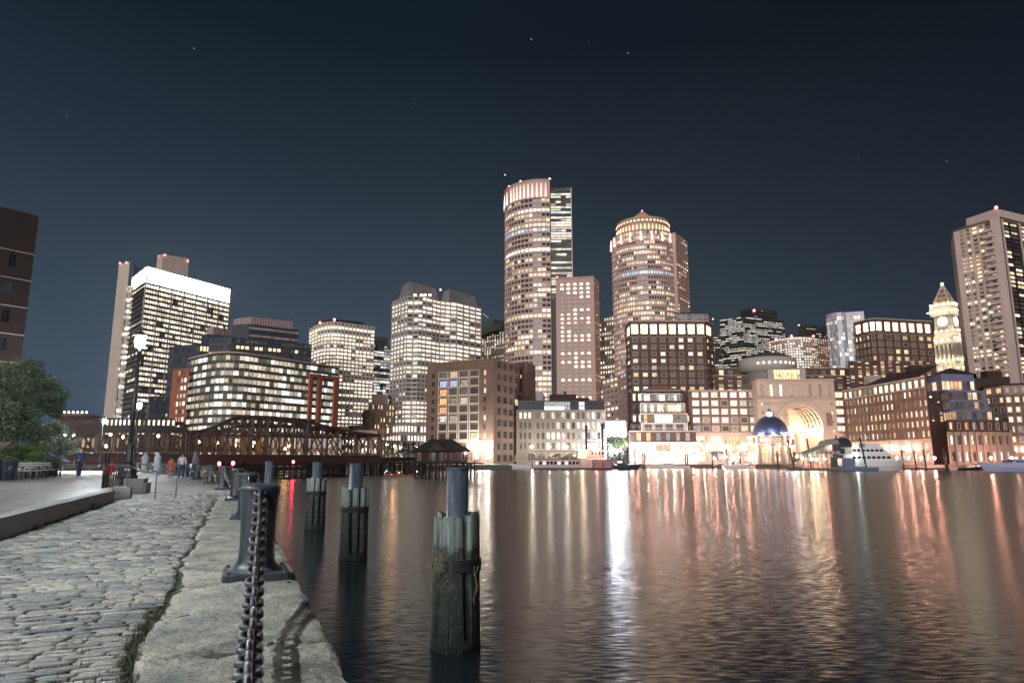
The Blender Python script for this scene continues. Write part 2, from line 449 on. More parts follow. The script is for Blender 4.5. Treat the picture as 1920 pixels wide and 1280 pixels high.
# ================================================================== bright crowned office tower
def fed():
    pts, z = roofline(600, [(276, 498), (248, 520), (432, 541)]); pts = [pts[1], pts[0], pts[2]]
    b = Bld('office_tower', 'tall office tower with a blazing white lit crown above banded floors', 'tower', pts[1], [M_DARKMETAL, M_FEDCON], wmat=WIN2)
    zc = ZT(530, 600); foot = back(pts, 25)
    cr = b.part('lit_crown', emat('crown_light', (1, .93, .80), 5.0)); 
    for i in (0, 1): 
        A, B = foot[i], foot[i+1]
        for k in range(2 if i == 0 else 7):
            a = line_cut(A, B, (k+.02)/(2 if i == 0 else 7)); c = line_cut(A, B, (k+.98)/(2 if i == 0 else 7))
            cr.face([(a[0], a[1], zc), (c[0], c[1], zc), (c[0], c[1], z-.8), (a[0], a[1], z-.8)])
    b.shell(pts, 25, GZ, z)
    for i in (0, 1): b.facade(pts[i], pts[i+1], z-.8, z, 0, 0)
    zb = ZT(862, 600)
    rows = 34
    L1 = LIT(0, (.6, 1.5), (.42, .6), rows=[(1, 2.2, .58), .97]+[.92]*6+[.9, .8, .9, .7, .95, 1, .8, .6, .95, .5, .85, .95, .6, .9]+[.5]*20, run=.45)
    L0 = LIT(.2, (.5, 1.2), (.35, .6), rows=[(1, 1.6, .5), .1, .05, .05, .1, .3, .05, .9, .1, (.9, 1.2, .5), .1, .1, .2, (.9, 1.3, .5), .05, .1, (.8, 1, .5), .1, .1, .8]+[.15]*20, run=.9)
    b.prism(foot, GZ, zc, {0: dict(cols=8, lit=L0), 1: dict(cols=35, lit=L1)}, rows=rows, wf=.9, hf=.55, rec=.5, roof=False)
    # concrete piers between the bays, and sun shades at each floor
    pr = b.part('pier', M_FEDCON); A, B = foot[1], foot[2]
    n = Vector((B[1]-A[1], A[0]-B[0], 0)).normalized()
    for k in range(8):
        c = line_cut(A, B, k/7); pr.box(c[0]+n.x*.5, c[1]+n.y*.5, (GZ+zc+5)/2, 1.0, 1.0, zc-GZ+5, rz=math.atan2(B[1]-A[1], B[0]-A[0]))
    sh = b.part('sunshade', M_DARKMETAL); rh = (zc-GZ)/rows
    for k in range(rows):
        for i in (0, 1):
            a, c = foot[i], foot[i+1]; nn = Vector((c[1]-a[1], a[0]-c[0], 0)).normalized()*.8
            sh.bar((a[0]+nn.x, a[1]+nn.y, zc-k*rh), (c[0]+nn.x, c[1]+nn.y, zc-k*rh), 1.4, .6)
    # left concrete slab, glazed strip beside it and the tall core behind
    sp = b.part('concrete_core', M_FEDCON)
    zs = ZT(495, 640); a = XY(223, 495, 640); c = XY(243, 497, 632)
    sp.prism(back([a, c], 22), GZ, zs)
    a2 = XY(262, 497, 660); sp.prism(back([(c[0], c[1]+8), (a2[0], a2[1])], 22), ZT(536, 640), zs-.1)
    g0 = XY(234.5, 540, 633); g1 = XY(251, 538, 633)
    b.facade(g0, g1, GZ, ZT(536, 633), 3, 30, .92, .55, .3, LIT(.6, (.4, 1.5), (.45, .75)), mi=1)
    k0 = XY(295, 480, 690); k1 = XY(305, 480, 683); k2 = XY(354, 491, 700); zk = ZT(480, 690)
    sp.prism(back([k0, k1, k2], 22), GZ, zk)
    for px, py in ((312, 470), (335, 472), (345, 474), (300, 473)):
        q = P(px, 486, 700); sp.cyl((q[0], q[1], zk-1), (q[0], q[1], zk+R.uniform(4, 9)), .25, .15, 5)
    red_lamps(b, [P(225, 493, 638), P(237, 492, 634), P(298, 480, 689), P(309, 478, 684), P(352, 489, 699)], 1.1)
    b.finish()
fed()

# ================================================================== dark blue-black blocks
def navy():
    b = Bld('office_block', 'blue-black office block with pinkish louvred penthouse and few lit windows', 'building', XY(470, 640, 500), [M_NAVY, M_LOUVRE], wmat=WIN2)
    D0 = 470
    pts, z = roofline(D0, [(434, 632), (392, 634), (585, 645)]); pts = [pts[1], pts[0], pts[2]]
    sp = {(1, c): (1.3, R.uniform(.15, .35), R.random()) for c in (1, 2, 3, 5, 6, 8, 9, 10, 14)}
    sp.update({(3, 13): (1.2, .25, .3), (3, 5): (1., .6, .3), (4, 13): (.7, .2, .3)})
    b.prism(back(pts, 40), GZ, z, {0: dict(cols=6, lit=LIT(.05)), 1: dict(cols=18, lit=LIT(.06, special=sp))}, rows=14, wf=.7, hf=.5, rec=.3, zlow=ZT(800, 480))
    p2, z2 = roofline(D0+6, [(467, 607), (436, 609), (560, 618)]); p2 = [p2[1], p2[0], p2[2]]
    b.prism(back(p2, 26), z, z2, {1: dict(cols=16, rows=2, wf=.85, hf=.3, lit=LIT(0, dim=(.08, .14)))})
    p3, z3 = roofline(D0+9, [(470, 594), (438, 598), (550, 603)]); p3 = [p3[1], p3[0], p3[2]]
    b.prism(back(p3, 20), z2, z3, {}, mi=1)
    lv = b.part('louvre_rib', M_LOUVRE)
    for i in (0, 1):
        for k in range(6 if i == 0 else 16):
            c = line_cut(p3[i], p3[i+1], (k+.5)/(6 if i == 0 else 16)); lv.box(c[0], c[1]-.3, (z2+z3)/2, .4, .6, z3-z2)
    b.finish()
    b = Bld('office_block', 'blue-black wing with louvred plant room stepping down in front of the crowned tower', 'building', XY(380, 650, 520), [M_NAVY, M_LOUVRE], wmat=WIN2)
    pts, z = roofline(500, [(375, 644), (318, 650), (400, 646)]); pts = [pts[1], pts[0], pts[2]]
    b.prism(back(pts, 25), GZ, z, {0: dict(cols=7, lit=LIT(.18, (.4, 1.1), (.1, .3))), 1: dict(cols=4, lit=LIT(.4, (.5, 1.4), (.1, .3)))}, rows=12, wf=.6, hf=.5, rec=.3)
    p2, z2 = roofline(520, [(390, 626), (378, 628), (437, 630)]); p2 = [p2[1], p2[0], p2[2]]
    b.prism(back(p2, 20), GZ, z2, {})
    p3, z3 = roofline(524, [(400, 612), (389, 614), (436, 618)]); p3 = [p3[1], p3[0], p3[2]]
    b.prism(back(p3, 16), z2, z3, {}, mi=1)
    lv = b.part('louvre_rib', M_LOUVRE)
    for k in range(8):
        c = line_cut(p3[1], p3[2], (k+.5)/8); lv.box(c[0], c[1]-.3, (z2+z3)/2, .4, .6, z3-z2)
    b.finish()
    b = Bld('office_block', 'low dark block at the foot of the crowned tower with a single red lamp', 'building', XY(298, 750, 430), [M_NAVY], wmat=WIN2)
    pts, z = roofline(430, [(281, 742), (318, 744)])
    b.prism(back(pts, 20), GZ, z, {0: dict(cols=6, lit=LIT(.12, (.2, .6), (.3, .6)))}, rows=9, wf=.5, hf=.4, rec=.2)
    red_lamps(b, [P(290, 791, 428)], .7); b.finish()
navy()

# ================================================================== glass office with terracotta piers
def glassbrick():
    D0 = 330
    prof = [(352, 675), (372, 670), (390, 666), (407, 663.2), (424, 662.3), (440, 663), (460, 664.5), (635, 690)]
    pts, z = roofline(D0, prof, 4)
    b = Bld('glass_office_building', 'wide glass office building with rounded corner, overhanging flat roof and terracotta end piers', 'building', pts[4], [M_GREEN, M_TERRA], wmat=WIN3)
    rf = b.part('roof', wallmat('pale_roof_edge', (.45, .38, .32), .1)); 
    out = []
    for x, y in pts:
        out.append((x*(y-2.2)/y, y-2.2))
    rf.prism(back(out, 40), z, z+.7, bottom=True)
    foot = back(pts, 34)
    colsn = [3, 2, 2, 2, 2, 2, 2, 24]
    lits = LIT(.8, (.35, 1.5), (.5, .74), run=.5, dim=(.02, .1))
    rows = [.55, .7, .75, .8, .85, .75, .8, .85, .9, .95, .8, .9, .9]
    def lf(r, c):
        p = rows[min(r, 12)]; on = R.random() < p
        if on:
            g = R.random()
            return ((R.uniform(.9, 1.6), R.uniform(.66, .78), R.random()) if g > .62 else (R.uniform(.25, .6), R.uniform(.42, .6), R.random()))
        return (R.uniform(.03, .12), .5, R.random())
    faces = {i: dict(cols=colsn[i]) for i in range(7)}
    # main face stops at the terracotta part
    b.prism(foot, GZ, z, {i: faces[i] for i in range(6)}, rows=14, wf=.94, hf=.58, rec=.15, lit=lf, roof=True) if False else None
    for i in range(7):
        b.facade(foot[i], foot[i+1], GZ, z, colsn[i] if i < 6 else 24, 14, .94, .58, .15, lf, zlow=None)
    b.shell(pts, 34, GZ, z)
    # steel mullions in front of the glass
    mu = b.part('mullion', wallmat('mullion_metal', (.20, .19, .15), .1, rough=.4))
    for i in range(7):
        A, B = pts[i], pts[i+1]; k = [3, 2, 2, 2, 2, 2, 24][i]; n = Vector((B[1]-A[1], A[0]-B[0], 0)).normalized()*.18
        for j in range(k+1):
            c = line_cut(A, B, j/k); mu.box(c[0]+n.x, c[1]+n.y, (GZ+z)/2, .10, .14, z-GZ)
        for r in range(14):
            zz = z-(z-GZ)/14*r-1.0
            mu.bar((A[0]+n.x, A[1]+n.y, zz), (B[0]+n.x, B[1]+n.y, zz), .10, .08)
    # terracotta frames at both ends, standing proud of the glass
    tp = b.part('terracotta_pier', M_TERRA)
    A, B = pts[6], pts[7]; n = Vector((B[1]-A[1], A[0]-B[0], 0)).normalized(); zt = z-5.2
    def pier(A, B, t0, t1, z0, z1, o=1.2):
        a = line_cut(A, B, t0); c = line_cut(A, B, t1); nn = Vector((B[1]-A[1], A[0]-B[0], 0)).normalized()*o
        tp.prism([(a[0]+nn.x, a[1]+nn.y), (c[0]+nn.x, c[1]+nn.y), (c[0]-nn.x*.2, c[1]-nn.y*.2), (a[0]-nn.x*.2, a[1]-nn.y*.2)], z0, z1, bottom=True)
    pier(A, B, .655, .69, GZ, zt); pier(A, B, .755, .80, GZ, zt); pier(A, B, .94, 1.0, GZ, zt)
    pier(A, B, .69, .755, zt-1.8, zt, 1.19); pier(A, B, .80, .94, zt-1.8, zt, 1.19)
    b.finish()
    # terracotta wing to the left
    D1 = (Vector(pts[0])-Vector((0, 0))).y
    q, z2 = roofline(D1+2, [(324, 694), (356, 689)])
    b = Bld('terracotta_office_wing', 'slim terracotta clad wing at the left end of the glass office building', 'building', q[0], [M_TERRA], wmat=WIN2)
    A, B = q[0], q[1]; foot = back([A, B], 20)
    b.facade(A, B, GZ, z2, 3, 12, .85, .55, .5, lf, m0=5.2, m1=2.2)
    b.shell([A, B], 20, GZ, z2)
    b.finish()
glassbrick()

# ================================================================== white gridded tower
def white_tower():
    prof = [(580, 617), (590, 611), (602, 606), (614, 603.6), (627, 603), (640, 604), (703, 613)]
    pts, z = roofline(560, prof, 4)
    b = Bld('office_tower', 'white gridded tower with rounded corner, nearly every window lit, black penthouse with two red lamps', 'tower', pts[4], [M_WHITE, M_BLACK], wmat=WIN1)
    cols = [2, 2, 2, 2, 2, 9]
    rp = [.03, (1, 1.5, .58), .45, (.97, 1.3, .55), (.95, 1.2, .55), .8, .15, (.95, 1.4, .58), (1, 1.6, .58), .75, .9, .7, .85, .12, .15, .4, .9, (.95, 1.2, .55), .75, .9, .5, .92, .6, .9, .2, .85, .6, .8]
    lit = LIT(.7, (.6, 1.4), (.45, .62), rows=rp, run=.6)
    st = {}
    def lf(r, c): return lit(r, c)
    foot = back(pts, 30)
    for i in range(6): b.facade(foot[i], foot[i+1], GZ, z, cols[i], 30, .72, .52, .45, lf, zlow=ZT(815, 560))
    b.shell(pts, 30, GZ, z)
    q = [XY(594, 603, 575), XY(628, 596, 566), XY(681, 603, 580)]
    b.part('penthouse', M_BLACK).prism(back(q, 16), z-.5, ZT(598, 566))
    red_lamps(b, [P(600, 605, 571), P(627, 599, 560)], 1.5)
    m = b.part('mast', M_DARKMETAL); p = P(605, 605, 572); m.cyl((p[0]+1, p[1], z), (p[0]+1, p[1], z+9), .3, .15, 6)
    b.finish()
    b = Bld('office_tower', 'narrow glass tower with fine bars squeezed behind the white gridded tower', 'tower', XY(715, 650, 620), [M_BLACK], wmat=WINF)
    pts, z = roofline(620, [(698, 645), (737, 650)])
    b.prism(back(pts, 25), GZ, z, {0: dict(cols=7)}, rows=26, wf=.9, hf=.7, rec=.1, lit=LIT(.75, (.3, 1.1), (.6, .8)), zlow=ZT(790, 620))
    q, zz = roofline(630, [(700, 631), (727, 633)]); b.prism(back(q, 16), z, zz, {0: dict(cols=4, rows=2, wf=.8, hf=.7, rec=.1, lit=LIT(.1, (.2, .5)))})
    b.finish()
white_tower()

# ================================================================== brown stone deco block and small ones around
def deco():
    b = Bld('stone_office_block', 'small brown stepped stone block with narrow windows between the two lit towers', 'building', XY(705, 760, 450), [M_BROWNST], wmat=WIN1)
    pts, z = roofline(450, [(692, 756), (740, 758)]); L = LIT(.3, (.6, 1.4), (.25, .45), run=.3)
    b.prism(back(pts, 20), GZ, z, {0: dict(cols=9)}, rows=9, wf=.34, hf=.6, rec=.4, lit=L)
    q, z2 = roofline(458, [(697, 739), (728, 739)]); b.prism(back(q, 14), z, z2, {0: dict(cols=6, rows=2, wf=.3, hf=.5, rec=.4, lit=LIT(0))})
    q, z2 = roofline(446, [(680, 770), (693, 768)]); b.prism(back(q, 14), GZ, z2, {0: dict(cols=2, rows=8, wf=.3, hf=.5, rec=.4, lit=LIT(.05))})
    b.finish()
    b = Bld('stone_office_block', 'low stone row of shops behind the truss bridge with bright small windows', 'building', XY(680, 800, 400), [M_BROWNST, M_ROOF], wmat=WIN1)
    pts, z = roofline(400, [(636, 806), (708, 806)]); b.prism(back(pts, 20), GZ, z, {0: dict(cols=12)}, rows=4, wf=.5, hf=.6, rec=.3, lit=LIT(.7, (.5, 1.5), (.3, .6)))
    b.mb.box(pts[0][0]+9, pts[0][1]+8, z+1.5, 9, 6, 3, mi=1)
    b.finish()
deco()

# ================================================================== twin-crowned granite tower
def twin():
    z = ZT(556, 450); rp_ = [.75, .9, .85, .8, .35, .6, .75, .7, .7, .35, .85, .9, .9, .85, .35, .5, .9, .8, .75, .4, .25, .15, .12, .6, .8, .5, .5, .7, .8, .85, .8, .8, .7, .8]
    prof = [(735, 566), (752, 559.5), (765, 555), (776, 556), (786, 555), (800, 557.6), (812, 560), (826, 563.5), (845, 566), (857, 567), (870, 570.5), (903, 578)]
    pts, z = roofline(450, prof, 2)
    b = Bld('office_tower', 'grey granite tower with two slanted slate crowns and bow-fronted bays full of lit windows', 'tower', pts[2], [M_GRANITE, M_MANSARD], wmat=WIN1)
    lit = LIT(.7, (.6, 1.6), (.42, .66), rows=rp_, run=.65)
    cols = [3, 2, 1, 1, 2, 1, 2, 2, 1, 1, 3]
    foot = back(pts, 34)
    for i in range(11):
        w = .62 if i < 2 else .84
        b.facade(foot[i], foot[i+1], GZ, z, cols[i], 34, w, .52, .5, lit, zlow=ZT(835, 450))
    b.shell(pts, 34, GZ, z)
    cr = b.part('crown', M_MANSARD)
    def crown(base, top, zb, zt, depth, d2):
        bb = back(base, depth); tt = back([(x*(1+5/y), y+5) for x, y in top], depth-d2)
        n = len(bb)
        for i in range(n):
            j = (i+1) % n
            cr.face([(bb[i][0], bb[i][1], zb), (bb[j][0], bb[j][1], zb), (tt[j][0], tt[j][1], zt), (tt[i][0], tt[i][1], zt)])
        cr.face([(x, y, zt) for x, y in tt])
    crown([XY(746, 560, 468), XY(765, 556, 456), XY(824, 566, 474)], [XY(755, 532, 468), XY(767, 527, 456), XY(816, 536, 474)], z, ZT(527, 460), 22, 8)
    crown([XY(826, 564, 478), XY(842, 566, 470), XY(897, 578, 492)], [XY(832, 544, 478), XY(843, 541, 470), XY(890, 549, 492)], z-1, ZT(541, 474), 22, 8)
    fl = b.part('floodlight', emat('warm_flood', (1, .88, .62), 8))
    for px in (778, 790, 797, 806): p = P(px, 559, 452); fl.box(p[0], p[1], z+1.2, 1.4, .6, 1.0)
    red_lamps(b, [P(826, 543, 478)], 1.0)
    # wide podium bow at the foot
    q, z2 = roofline(425, [(712, 802), (730, 797), (752, 794), (800, 796), (840, 800)], 2)
    pf = back(q, 20)
    for i in range(4): b.facade(pf[i], pf[i+1], GZ, z2, [3, 4, 8, 6][i], 4, .6, .6, .4, LIT(.9, (.8, 1.5), (.5, .62), run=.2))
    b.mb.face([(x, y, z2) for x, y in pf])
    b.finish()
    b = Bld('office_block', 'pale stone office block with dark pitched roof seen between the two tallest towers', 'building', XY(915, 620, 560), [M_BEIGE, M_COPPER], wmat=WIN1)
    pts, z = roofline(560, [(885, 632), (950, 620)], 1)
    b.prism(back(pts, 24), GZ, z, {0: dict(cols=14)}, rows=20, wf=.5, hf=.68, rec=.4, lit=LIT(.6, (.5, 1.3), (.35, .6), run=.3), zlow=ZT(700, 560))
    q, z2 = roofline(575, [(903, 603), (925, 598), (950, 603)]); b.part('roof', M_COPPER).prism(back(q, 20), z-2, z2)
    q, z3 = roofline(568, [(905, 624), (938, 613)]); b.part('roof', M_COPPER).prism(back(q, 10), z-2, ZT(616, 568))
    m = b.part('antenna', wallmat('white_paint', (.7, .7, .7))); p = P(916, 596, 580); m.bar(p, (p[0]-5, p[1], p[2]+4), .5)
    b.finish()
twin()

# ================================================================== tall round tower with spiky lit crown
def round_one():
    D0 = 500; zt = ZT(337, D0); 
    r = 30.0; cx, cy = XY(1015, 337, D0+r)
    N_ = 22
    b = Bld('round_office_tower', 'tallest round pink granite tower with upright lights around its flat crown', 'tower', (cx, cy), [M_PINK, M_BLACK], wmat=WIN3)
    zc = ZT(370, D0)
    ang = [math.pi*(1.03+k*(.46+.60*.33)/N_*1.0) for k in range(N_+1)]
    ang = [rad(176+k*(104/16)) for k in range(17)]
    foot = [(cx+r*math.cos(a), cy+r*math.sin(a)) for a in ang]
    b.mb.prism(foot+[(foot[-1][0]+2, cy+20), (cx-10, cy+20)], zc, zt)
    rp = [.3, .05, (1, 1.0, .5), .5, .75, (.95, .8, .45), (1, .7, .87), .03, .45, .06, (1, 1.7, .62), .3, .45, .45, .7, .25, .1, .6, .35, .3, .15, .1, .25, .6, .35, .12, .3, .5, .35, .6, .65, .2, .3, .45, .5, .7, .6, .5, .7, .8, .7, .5]
    lit = LIT(.4, (.35, 1.2), (.3, .55), rows=rp, run=.5, dim=(0, .03))
    for i in range(16): b.facade(foot[i], foot[i+1], GZ, zc, 1, 42, .80, .60, .5, lit, zlow=ZT(775, D0))
    fl = b.part('upright_lamp', emat('crown_uplight', (1, .46, .34), 4))
    for i in (0, 2, 4, 6, 7, 8, 9, 10, 11, 12, 13, 14, 15):
        x, y = foot[i]; a = ang[i]; x += .5*math.cos(a); y += .5*math.sin(a)
        fl.cyl((x, y, zc+.5), (x, y, zt-2.5), .34, .04, 6)
    rg = b.part('cornice', M_PINK)
    for zz in (zc, zt):
        for i in range(16): rg.bar((foot[i][0], foot[i][1], zz), (foot[i+1][0], foot[i+1][1], zz), 1.2, 1.0)
    red_lamps(b, [(foot[9][0], foot[9][1], zt+1), (foot[16][0], foot[16][1], zt+1), (foot[5][0], foot[5][1], zt+1), (foot[0][0], foot[0][1], zc+2)], 1.1)
    # flat return and the glass slab on the right
    e = foot[-1]; g0 = (e[0], e[1]+1); g1 = XY(1070, 352, 512)
    zg = ZT(352, 512)
    rp2 = [.3, (.3, .8, .4), .1, (.5, 1.1, .5), .2, (.5, 1.2, .5), (.7, .8, .6), .8, .7, (.9, 1.1, .87), .05, (.9, 1.2, .55), .6, (1, 1.4, .6), .8, .3, .7, .8, .2, .6]
    b.shell(foot, 40, GZ, zt-2)
    b.facade((e[0]+1.2, e[1]+12.), g1, GZ, zg, 4, 42, .97, .72, .12, LIT(.4, (.5, 1.3), (.45, .65), rows=rp2+[.4]*30, run=.7), mi=1, mat=WINF, zlow=ZT(560, 512))
    b.shell([(e[0]+1.2, e[1]+12), g1], 15, GZ, zg, mi=1)
    eg = b.part('corner_fin', wallmat('white_paint', (.7, .7, .7))); eg.box(g1[0]+.3, g1[1], (GZ+zg)/2, .5, .5, zg-GZ)
    b.finish()
round_one()

# ================================================================== pink slab with arched windows
def pink_slab():
    pts, z = roofline(470, [(1042, 522), (1113, 519), (1123, 527)], 1)
    b = Bld('office_tower', 'pink granite slab with small arched windows joined to the tallest round tower', 'tower', pts[0], [M_PINK2], wmat=WIN2)
    L = LIT(.5, (.6, 1.5), (.4, .6), rows=[0, (1, 1.2, .55), .8, .15, .25, .05, .1, .5, .9, .1, .5, .3, .95, .9, .9, .15, .1, .2, .15, .8, .1, .3, .2, .9, .15, .1], run=.7)
    b.facade(pts[0], pts[1], GZ, z, 5, 34, .52, .62, .5, L, zlow=ZT(800, 470), arch=.7, m0=2, m1=2, skip=lambda r, c: r == 0)
    b.facade(pts[1], pts[2], GZ, z, 3, 34, .35, .5, .4, LIT(.3), zlow=ZT(800, 470))
    b.shell(pts, 24, GZ, z)
    c = b.part('cornice', M_PINK2); c.bar((pts[0][0], pts[0][1]-.3, z), (pts[1][0], pts[1][1]-.3, z), .8, .8)
    red_lamps(b, [(pts[0][0]+1, pts[0][1], z+1)], .8)
    b.finish()
pink_slab()

# ================================================================== second round tower with drum and cone
def round_two():
    D0 = 455; r = 22.9; cx, cy = XY(1205, 430, D0+r)
    zc = ZT(430, D0)
    b = Bld('round_office_tower', 'round pink granite tower with glowing drum and pyramid cap, square wing on its right', 'tower', (cx, cy), [M_PINK, M_PINK2], wmat=WIN2)
    ang = [rad(170+k*9.5) for k in range(17)]
    foot = [(cx+r*math.cos(a), cy+r*math.sin(a)) for a in ang]
    rp = [.7, .75, .3, .6, .6, .5, .6, .3, (1, .8, .87), .25, .3, .5, .85, .8, .9, .75, .7, .85, .9, .8, .5, .6, .5, .8, .5, .6]
    lit = LIT(.5, (.4, 1.2), (.3, .55), rows=rp+[.6]*20, run=.5)
    for i in range(16): b.facade(foot[i], foot[i+1], GZ, zc, 2, 38, .74, .56, .5, lit, zlow=ZT(800, D0))
    # wing
    w0 = foot[-1]; w1 = XY(1266, 432, w0[1]-.5); w2 = XY(1288, 444, w0[1]+19)
    b.facade(w0, w1, GZ, zc+.5, 1, 38, .01, .01, .1, LIT(0), mi=1, zlow=None, skip=lambda r, c: True)
    b.facade(w1, w2, GZ, zc+.5, 6, 38, .62, .6, .5, LIT(.22, (.5, 1.4), (.3, .5)), mi=1, zlow=ZT(700, D0))
    b.shell(foot+[w1, w2], 14, GZ, zc+.4)
    # drum
    r2 = 18.6; z2 = ZT(405, D0+4)
    dr = b.part('drum', wallmat('glowing_drum_stone', (.6, .42, .28), .2))
    dr.lathe((cx, cy, 0), [(r2, zc), (r2, z2-4.6), (r2-.4, z2-4.6), (r2-.4, z2-.8), (r2+.3, z2-.8), (r2+.3, z2), (.1, z2)], 48)
    ps = b.part('drum_light', emat('drum_glow', (1, .60, .36), 1.5)); pl = b.part('pilaster', wallmat('pale_pilaster', (.62, .5, .38)))
    for k in range(24):
        a = rad(170+k*8.5); x, y = cx+(r2+.35)*math.cos(a), cy+(r2+.35)*math.sin(a)
        ps.cyl((x, y, zc+.4), (x, y, z2-5.6), .32, .2, 5)
        a += rad(4.2); x, y = cx+(r2+.2)*math.cos(a), cy+(r2+.2)*math.sin(a); pl.box(x, y, z2-2.7, 1.9, .5, 2.2, rz=a+math.pi/2)
        ps.box(cx+(r2+.5)*math.cos(a), cy+(r2+.5)*math.sin(a), z2-2.7, .9, .4, 1.0, rz=a+math.pi/2)
    ca = b.part('pyramid_cap', wallmat('lit_cap', (.6, .4, .26), .2)); ca.lathe((cx, cy, 0), [(11.5, z2), (11.5, z2+1.6), (.15, ZT(391, D0+18))], 8, sm=False, a0=rad(22))
    fl = b.part('cap_light', emat('cap_glow', (1, .62, .38), 4))
    for k in range(9): a = rad(190+k*20); fl.box(cx+14.6*math.cos(a), cy+14.6*math.sin(a), z2+.8, .9, .9, .5)
    up = b.part('upright_lamp', emat('crown_uplight', (1, .46, .34), 4))
    for k in (0, 1, 3, 5, 7, 9, 11, 13, 15):
        x, y = foot[k]; a = ang[k]; up.cyl((x+.5*math.cos(a), y+.5*math.sin(a), zc-7.5), (x+.5*math.cos(a), y+.5*math.sin(a), zc-1), .55, .12, 6)
    red_lamps(b, [(cx, cy, ZT(392, D0+18)+.5)], .7)
    b.finish()
    b = Bld('office_block', 'beige stone office block with square lit windows left of the second round tower', 'building', XY(1140, 600, 520), [M_BEIGE], wmat=WIN2)
    pts, z = roofline(520, [(1123, 597), (1160, 590)], 1); b.prism(back(pts, 24), GZ, z, {0: dict(cols=8)}, rows=26, wf=.6, hf=.55, rec=.4, lit=LIT(.6, (.5, 1.3), (.4, .6), run=.4), zlow=ZT(830, 520))
    b.finish()
    b = Bld('stone_office_block', 'low rosy stone annexe with paired small windows at the foot of the second round tower', 'building', XY(1150, 700, 430), [M_PINK2], wmat=WIN3)
    pts, z = roofline(430, [(1129, 712), (1158, 704), (1184, 690)], 1); b.prism(back(pts, 18), GZ, z, {0: dict(cols=4), 1: dict(cols=5, lit=LIT(.25, (.3, .9), (.5, .95)))}, rows=11, wf=.7, hf=.45, rec=.35, lit=LIT(.4, (.5, 1.2), (.3, .5)), zlow=ZT(825, 430))
    b.finish()
round_two()

# ================================================================== background towers on the right
def right_back():
    b = Bld('office_tower', 'black glass tower with thin glowing floor bands and a red lamp on its raised roof', 'tower', XY(1400, 600, 600), [M_BLACK], wmat=WIN2)
    pts, z = roofline(600, [(1408, 597), (1349, 597), (1470, 599)]); pts = [pts[1], pts[0], pts[2]]
    pts = [XY(1349, 598, 600), XY(1392, 592, 585), XY(1470, 598, 605)]; z = ZT(595, 590)
    L = LIT(.55, (.5, 1.1), (.5, .72), run=.8)
    b.prism(back(pts, 30), GZ, z, {0: dict(cols=14), 1: dict(cols=24)}, rows=30, wf=.93, hf=.34, rec=.3, lit=L, zlow=ZT(720, 600))
    q = [XY(1388, 583, 600), XY(1410, 579, 592), XY(1457, 582, 604)]; z2 = ZT(580, 597)
    b.prism(back(q, 18), z, z2, {1: dict(cols=14, rows=3, wf=.9, hf=.3, rec=.2, lit=LIT(.15, (.2, .5)))})
    red_lamps(b, [P(1414, 582, 591)], 1.6); b.finish()
    b = Bld('office_tower', 'slim dark tower with sparse lights left of the black banded tower', 'tower', XY(1340, 620, 590), [M_BLACK], wmat=WIN1)
    pts, z = roofline(590, [(1333, 626), (1352, 626)]); b.prism(back(pts, 20), GZ, z, {0: dict(cols=6)}, rows=20, wf=.8, hf=.4, rec=.2, lit=LIT(.4, (.4, 1), (.4, .65)), zlow=ZT(720, 590))
    q, z2 = roofline(600, [(1334, 600), (1337, 600)]); b.mb.prism(back(q, 8), z, z2); red_lamps(b, [(q[1][0], q[1][1], z2+1)], .8); b.finish()
    b = Bld('office_building', 'pale bow-fronted office building with rows of bright square windows and red roof lamps', 'building', XY(1500, 640, 520), [M_BEIGE, M_BROWNST], wmat=WIN1)
    prof = [(1440, 640), (1460, 635), (1480, 632), (1500, 631), (1520, 632), (1533, 634)]
    pts, z = roofline(520, prof, 3); foot = back(pts, 20)
    L = LIT(.8, (.8, 1.7), (.5, .68), rows=[(1, 1.3, .55), .35, .6, .5, .9, .6, .85], run=.3)
    for i in range(5): b.facade(foot[i], foot[i+1], GZ, z, 4, 18, .62, .5, .5, L, zlow=ZT(720, 520))
    b.shell(pts, 20, GZ, z)
    q, z2 = roofline(515, [(1533, 634), (1563, 638)]); b.prism(back(q, 16), GZ, z2, {0: dict(cols=7)}, rows=18, wf=.5, hf=.6, rec=.4, lit=LIT(.55, (.5, 1.1), (.2, .4)), mi=1, zlow=ZT(720, 515))
    red_lamps(b, [P(1484, 630, 521), P(1455, 636, 525), P(1525, 630, 519)], 1.2); b.finish()
    b = Bld('office_building', 'dark flat-roofed block behind the bow-fronted office with red lamps at its corners', 'building', XY(1530, 610, 600), [M_BLACK], wmat=WIN1)
    pts = [XY(1496, 612, 600), XY(1506, 609, 595), XY(1562, 613, 605)]; z = ZT(610, 598)
    b.prism(back(pts, 24), GZ, z, {1: dict(cols=12)}, rows=20, wf=.8, hf=.3, rec=.3, lit=LIT(.25, (.3, .8), (.4, .6)), zlow=ZT(700, 600))
    red_lamps(b, [P(1498, 610, 600), P(1553, 612, 604)], 1.1); b.finish()
right_back()
